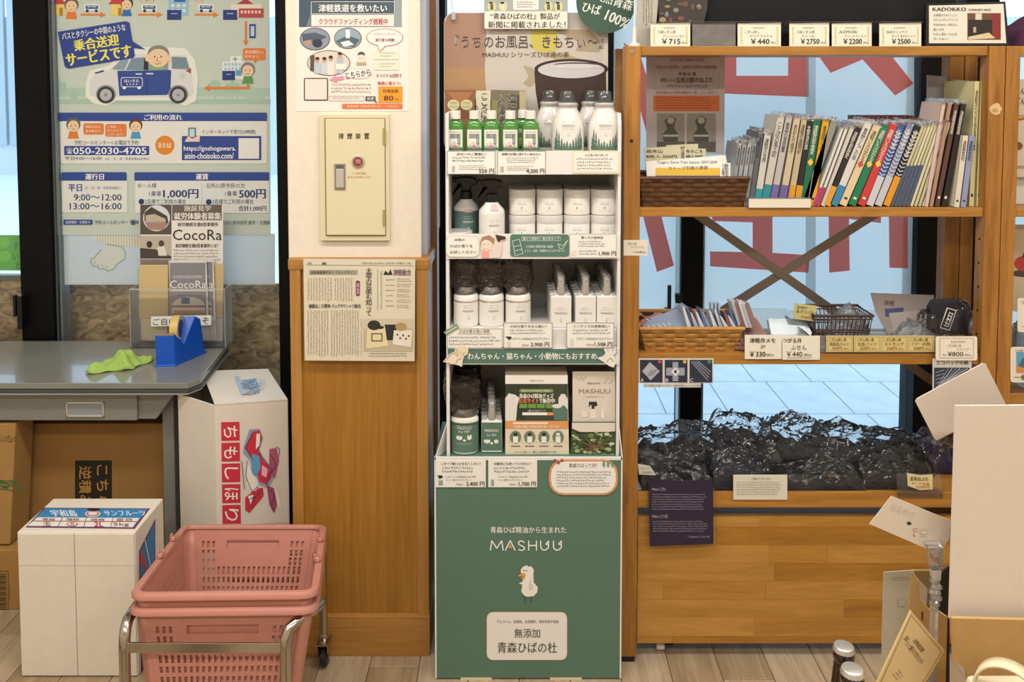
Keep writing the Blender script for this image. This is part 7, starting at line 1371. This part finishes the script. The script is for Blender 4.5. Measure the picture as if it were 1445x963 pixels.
for nm_, fx, A_, rb in (('side_tube', fl0, P(192, 866, NY_), rl0), ('side_tube', fr0, P(405, 858, NY_), rr0)):
    top_r = P(456 if rb is rr0 else 240, 782, 2.2); top_r.x = rb.x
    zf = .474; yf_ = NY_-.034; ox = P(441, 850, NY_).x+.004 if rb is rr0 else P(181, 850, NY_).x-.004
    path = [Vector((fx.x, yf_, .09)), Vector((fx.x, yf_, zf-.05)), Vector((fx.x, yf_+.002, zf-.025)), Vector((fx.x+(ox-fx.x)*.1, yf_+.010, zf-.008)), Vector((fx.x+(ox-fx.x)*.4, yf_+.028, zf)), Vector((ox, yf_+.08, zf-.004)), Vector((ox*.9+rb.x*.1, yf_+.14, zf-.02)), Vector((rb.x-.004, 2.17, top_r.z+.012)), Vector((rb.x, 2.21, top_r.z+.002)), Vector((rb.x, 2.225, top_r.z-.02)), Vector((rb.x, 2.228, .09))]
    MB().tube(path, .0115, 14).build(nm_, TU, ct, smooth=True)
    for y_, zt_ in ((yf_, .09), (2.228, .09)):
        x_ = fx.x if y_ == yf_ else rb.x
        MB().lathe([(.009, .075), (.012, .082), (.012, .098), (.009, .105)], (x_, y_, 0), 14).build('caster_collar', TU, ct, smooth=True)
        MB().prism([(x_-.016, y_-.022, .074), (x_+.016, y_-.022, .074), (x_+.017, y_+.026, .074), (x_+.012, y_+.034, .03), (x_-.012, y_+.034, .03), (x_-.017, y_+.026, .074)][::-1], (0, .0, .004)).build('caster_plate', TU, ct)
        for sx_ in (-.0145, .0125): MB().prism([(x_+sx_, y_-.02, .076), (x_+sx_, y_+.03, .076), (x_+sx_, y_+.03, .05), (x_+sx_, y_+.016, .02), (x_+sx_, y_+.004, .02), (x_+sx_, y_-.016, .05)], (.002, 0, 0)).build('caster_fork', TU, ct)
        MB().lathe([(.026, -.009), (.029, -.006), (.029, .006), (.026, .009)], (x_, y_+.010, .030), 28, M=Matrix.Rotation(R(90), 3, 'Y')).build('wheel', mat('rubber_black', '#1a1a1b', .5), ct, smooth=True)
        MB().lathe([(.010, -.0105), (.010, .0105)], (x_, y_+.010, .030), 16, M=Matrix.Rotation(R(90), 3, 'Y')).build('hub', TU, ct, smooth=True)
p_, q_ = P(190, 908.5, NY_-.04), P(402, 922.5, NY_-.04); fl0, fr0 = P(186, 900, NY_), P(409, 900, NY_); MB().box(fl0.x, fr0.x, NY_-.040, NY_-.035, q_.z, p_.z).build('front_bar', TU, ct, bevel=.001)
z_ = .26; MB().box(rl0.x, rr0.x, 2.226, 2.231, .24, .262).build('rear_bar', TU, ct, bevel=.001)
# ---------------------------------------------------------------- foreground table at the right with boards, cards and bottles
TZ = .55
tb = empty('side_table', (.95, 1.15, 0), 'low wooden table just below the frame at the right', 'table'); MB().box(.40, 1.5, .72, 1.36, TZ-.03, TZ).build('table_top', WOODH, tb, bevel=.003)
for x_ in (.42, 1.44):
    for y_ in (.75, 1.29): MB().box(x_, x_+.04, y_, y_+.04, 0, TZ-.03).build('leg', WOODV, tb)
BRN = mat('amber_glass', '#2a120c', .08, coat=.6); CAPM = mat('crown_cap', '#d2d1cc', .35, .8)
def beer(px, py, label):
    Y = .026*F/27.5/1.0; Y = 1.16 if py < 915+5 else 1.05
    c_ = P(px, py, Y); hz = c_.z; o = empty('brown_bottle', (c_.x, Y, TZ), label, 'bottle', 'brown crown capped bottles'); h = hz-TZ
    MB().lathe([(.028, 0), (.031, .004), (.031, h*.5), (.027, h*.62), (.0165, h*.76), (.0135, h*.9), (.0130, h-.022), (.0145, h-.020), (.0148, h-.012), (.0128, h-.006)], n=36).build('bottle_body', BRN, o, smooth=True, local=True)
    b = MB(); n = 63; vs = []; rr_ = [(.0152, .0125+.0*1, 1), (.0139, .0055, .4), (.0131, .0015, 0), (.0118, 0, 0), (.0001, 0, 0)]
    for r_, dz_, w_ in rr_:
        for k in range(n): a_ = 2*math.pi*k/n; rw = r_-(.0011*w_ if k % 3 == 0 else 0); vs.append((rw*math.cos(a_), rw*math.sin(a_), h-dz_*.55))
    b.add(vs, [(i*n+k, i*n+(k+1) % n, (i+1)*n+(k+1) % n, (i+1)*n+k) for i in range(4) for k in range(n)]); b.build('crown_cap', CAPM, o, smooth=True, local=True)
beer(1191, 911, 'brown bottle with a silver crown cap, the further one'); beer(1203, 943, 'brown bottle with a silver crown cap, the nearer one')
GLR = film('clear_resin', '#f1ece8', .2, .06, .35, 1.5)
BZ = lambda px, Y: Vector((P(px, 900, Y).x, Y, TZ))
# white boards
bw = mat('blank_board', '#ddd0c2', .6, noise=.015, nscale=60, bump=.08, bscale=400)
s = Sheet('blank_board', rrect(1292, 514, 1418, 622, 4), 1.22, th=.0012, m=bw) if 0 else None
s = Sheet('blank_card', [(1292, 567), (1294, 563), (1387, 513), (1391, 514), (1419, 570), (1418, 573), (1322, 622), (1319, 620)], 1.19, th=.0015, m=bw, label='tilted blank white card standing above the large white board', cat='card'); s.done(); p_ = P(1392, 600, 1.194); MB().box(p_.x-.004, p_.x+.004, 1.192, 1.198, TZ, p_.z+.02).build('support_rod', GLR, s.o)
s = Sheet('large_board', [(1349, 573), (1540, 572), (1540, 878), (1340, 874)], 1.12, th=.004, m=bw, label='large blank white board in the right foreground', cat='board', n=(0, -1, .06), p0=P(1400, 720, 1.12)); s.done()
KF = mat('kraft_near', '#b9945c', .75, noise=.06, nscale=40, bump=.2, bscale=160)
s = Sheet('cardboard_front', [(1343, 873), (1540, 878), (1540, 1010), (1364, 1010), (1366, 970), (1364, 948), (1354, 938), (1346, 934)], 1.09, th=.005, m=KF, label='front wall of a kraft display box under the large white board', cat='box'); s.done()
# kraft magazine box
kb = empty('kraft_file_box', tuple(BZ(1310, 1.2)), 'open kraft cardboard box with a hand notch behind the framed certificate', 'box')
f0 = [(1287, 807), (1297, 822), (1299, 846), (1311, 862), (1315, 857), (1337, 872), (1333, 1010), (1284, 1010), (1283, 850)]
s = Sheet('side_wall', f0, 1.20, th=.004, m=KF, parent=kb, n=(-.35, -1, 0), p0=P(1310, 900, 1.20)); s.rect(1300, 863, 1302.5, 875, '#5a2f22', 2); s.build(kb, 'print')
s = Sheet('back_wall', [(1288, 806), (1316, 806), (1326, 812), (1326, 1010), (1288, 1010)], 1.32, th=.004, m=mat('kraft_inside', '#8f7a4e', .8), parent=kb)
Sheet('inner_flap', [(1296, 818), (1309, 832), (1307, 862), (1300, 850), (1298, 830)], 1.25, th=.003, m=mat('paper_edge', '#cfc6b2', .6), parent=kb)
Sheet('far_wall', [(1326, 812), (1340, 800), (1340, 1010), (1326, 1010)], 1.27, th=.004, m=mat('box_black', '#15120f', .6), parent=kb)
# clear sleeve with pale sheet
s = Sheet('pale_sheet', [(1247, 808), (1290, 805), (1290, 1010), (1242, 1010)], 1.27, '#cfcdbb', .001, 'tall pale sheet in a clear sleeve left of the kraft box', 'sheet'); s.frame(1266, 846, 1276, 857, .9, '#b5b6a8', 2); s.rect(1268, 845, 1277, 855.5, '#cfcdbb', 3); s.rect(1258, 815, 1284, 819, '#c2bfae', 2); s.done()
s.rect(1243, 806.5, 1245, 1010, '#c9b2a4', 2)
# certificate
s = Sheet('certificate', [(1286, 863), (1333, 919), (1278, 1010), (1222, 1000), (1246, 948)], 1.14, '#d9c08a', .004, 'yellowed framed certificate in a clear sleeve leaning by the kraft box', 'certificate')
s.poly([(1285.5, 868), (1329, 920), (1276, 1006), (1228, 996), (1250, 946)], '#a88f55', 1); s.poly([(1285.3, 869.5), (1327.5, 920), (1275.5, 1004), (1230, 995), (1251, 946)], '#dcc592', 2)
s.text('太宰治記念館', 1286, 907, 1306, 914, '#5c4a30', 4, 52, .01); s.text('リンゴ菓子パプロジェクト', 1272, 917, 1308, 925, '#5c4a30', 4, 52, .01); s.text('賞', 1275, 897, 1282, 905, '#8a744a', 4, 52); s.para(1260, 946, 1272, 960, 3, '#8a744a', 4, 52); s.text('', 0, 0, 1, 1, '#333') if 0 else None; s.done()
# clip stand with tilted card
s = Sheet('tilted_card', [(1227, 740), (1258, 700.5), (1341, 735), (1340, 760), (1326, 783), (1310, 776)], 1.16, '#dcd0c0', .001, 'tilted white card with faint red print held by the clear clip stand', 'card', bevel=0)
s.text('おみやげ', 1256, 716, 1290, 728, '#d6c9b8', 2, 23); s.poly([(1279, 737), (1284, 736), (1286, 740), (1281, 741)], '#2a2622', 3); s.ell(1291, 748, 3.4, 2.5, '#c98a80', 3, 14); s.ell(1291, 748, 2.4, 1.6, '#dcd0c0', 4, 14); s.line([(1289, 753), (1290, 758)], 1.2, '#b87068', 3); s.ell(1303, 751, 6, 3.4, '#cdb9a8', 3, 16); s.ell(1303, 751, 5, 2.6, '#dcd0c0', 4, 16); s.line([(1297, 757), (1308, 757)], .7, '#c9a79a', 3); s.done()
ck = empty('clip_stand', tuple(BZ(1318, 1.15)), 'clear plastic clip stand with an articulated neck holding the tilted card', 'clip stand')
GL = film('clear_resin', '#f1ece8', .2, .06, .35, 1.5)
def blob(name, px, y0, y1, w0, w1, Y, m=GL, d_=.007):
    a_, c_ = P(px, y0, Y), P(px, y1, Y); k = Y/F; MB().prism([(a_.x-w0*k, Y-d_, a_.z), (a_.x+w0*k, Y-d_, a_.z), (c_.x+w1*k, Y-d_, c_.z), (c_.x-w1*k, Y-d_, c_.z)], (0, 2*d_, 0)).build(name, m, ck, bevel=.0018)
blob('jaw', 1318, 767, 773, 12, 11, 1.15); blob('jaw', 1319, 774, 802, 9, 8, 1.15); blob('spring_window', 1318.5, 781, 791, 4.5, 4.5, 1.148, mat('spring', '#b59a84', .3, .6), .006); blob('joint', 1320, 802, 817, 6, 5, 1.15, film('frosted', '#f4efe9', .7, .3, .4)); 
c_ = P(1320, 820, 1.15); b = MB(); k = 1.15/F
for i in range(5): y_ = 820+i*8; p_ = P(1320+(1.5 if i % 2 else -1), y_, 1.15); b.lathe([(.002, -.0042), (.0085-abs(i-2)*.0006, -.001), (.0085-abs(i-2)*.0006, .001), (.002, .0042)], (p_.x, 1.15, p_.z), 8)
b.build('neck', GL, ck); p_ = P(1318, 862, 1.15); MB().box(p_.x-.004, p_.x+.004, 1.146, 1.154, TZ+.004, p_.z+.02).build('stem', GL, ck); MB().box(p_.x-.03, p_.x+.03, 1.12, 1.18, TZ, TZ+.004).build('base', GL, ck)
# cream strap loop in the corner
b = MB(); cc_ = P(1420, 985, 1.0); n = 28; rad = Vector((.80, -.60, 0)); axd = Vector((.60, .80, 0)); vs = []
for i in range(n+1):
    a_ = R(-25+205*i/n)
    for w_ in (-.0, .034): vs.append(cc_+rad*(.036*math.cos(a_))+Vector((0, 0, .036*math.sin(a_)))+axd*w_+Vector((0, 0, -.25*w_)))
b.add(vs, [(2*i, 2*i+1, 2*i+3, 2*i+2) for i in range(n)]); o = b.build('cream_strap', mat('cream_strap', '#dcd0ac', .7, noise=.05, bump=.3, bscale=400), solid=.003, smooth=True, auto=False); setp(o, 'looped cream strap in the bottom right corner', 'strap')
b = MB(); b.box(cc_.x-.02, cc_.x+.07, .98, 1.06, TZ, cc_.z-.012); o = b.build('cream_bag', mat('cream_strap', '#dcd0ac'), bevel=.008); setp(o, 'cream bag below the looped strap at the frame edge', 'bag')
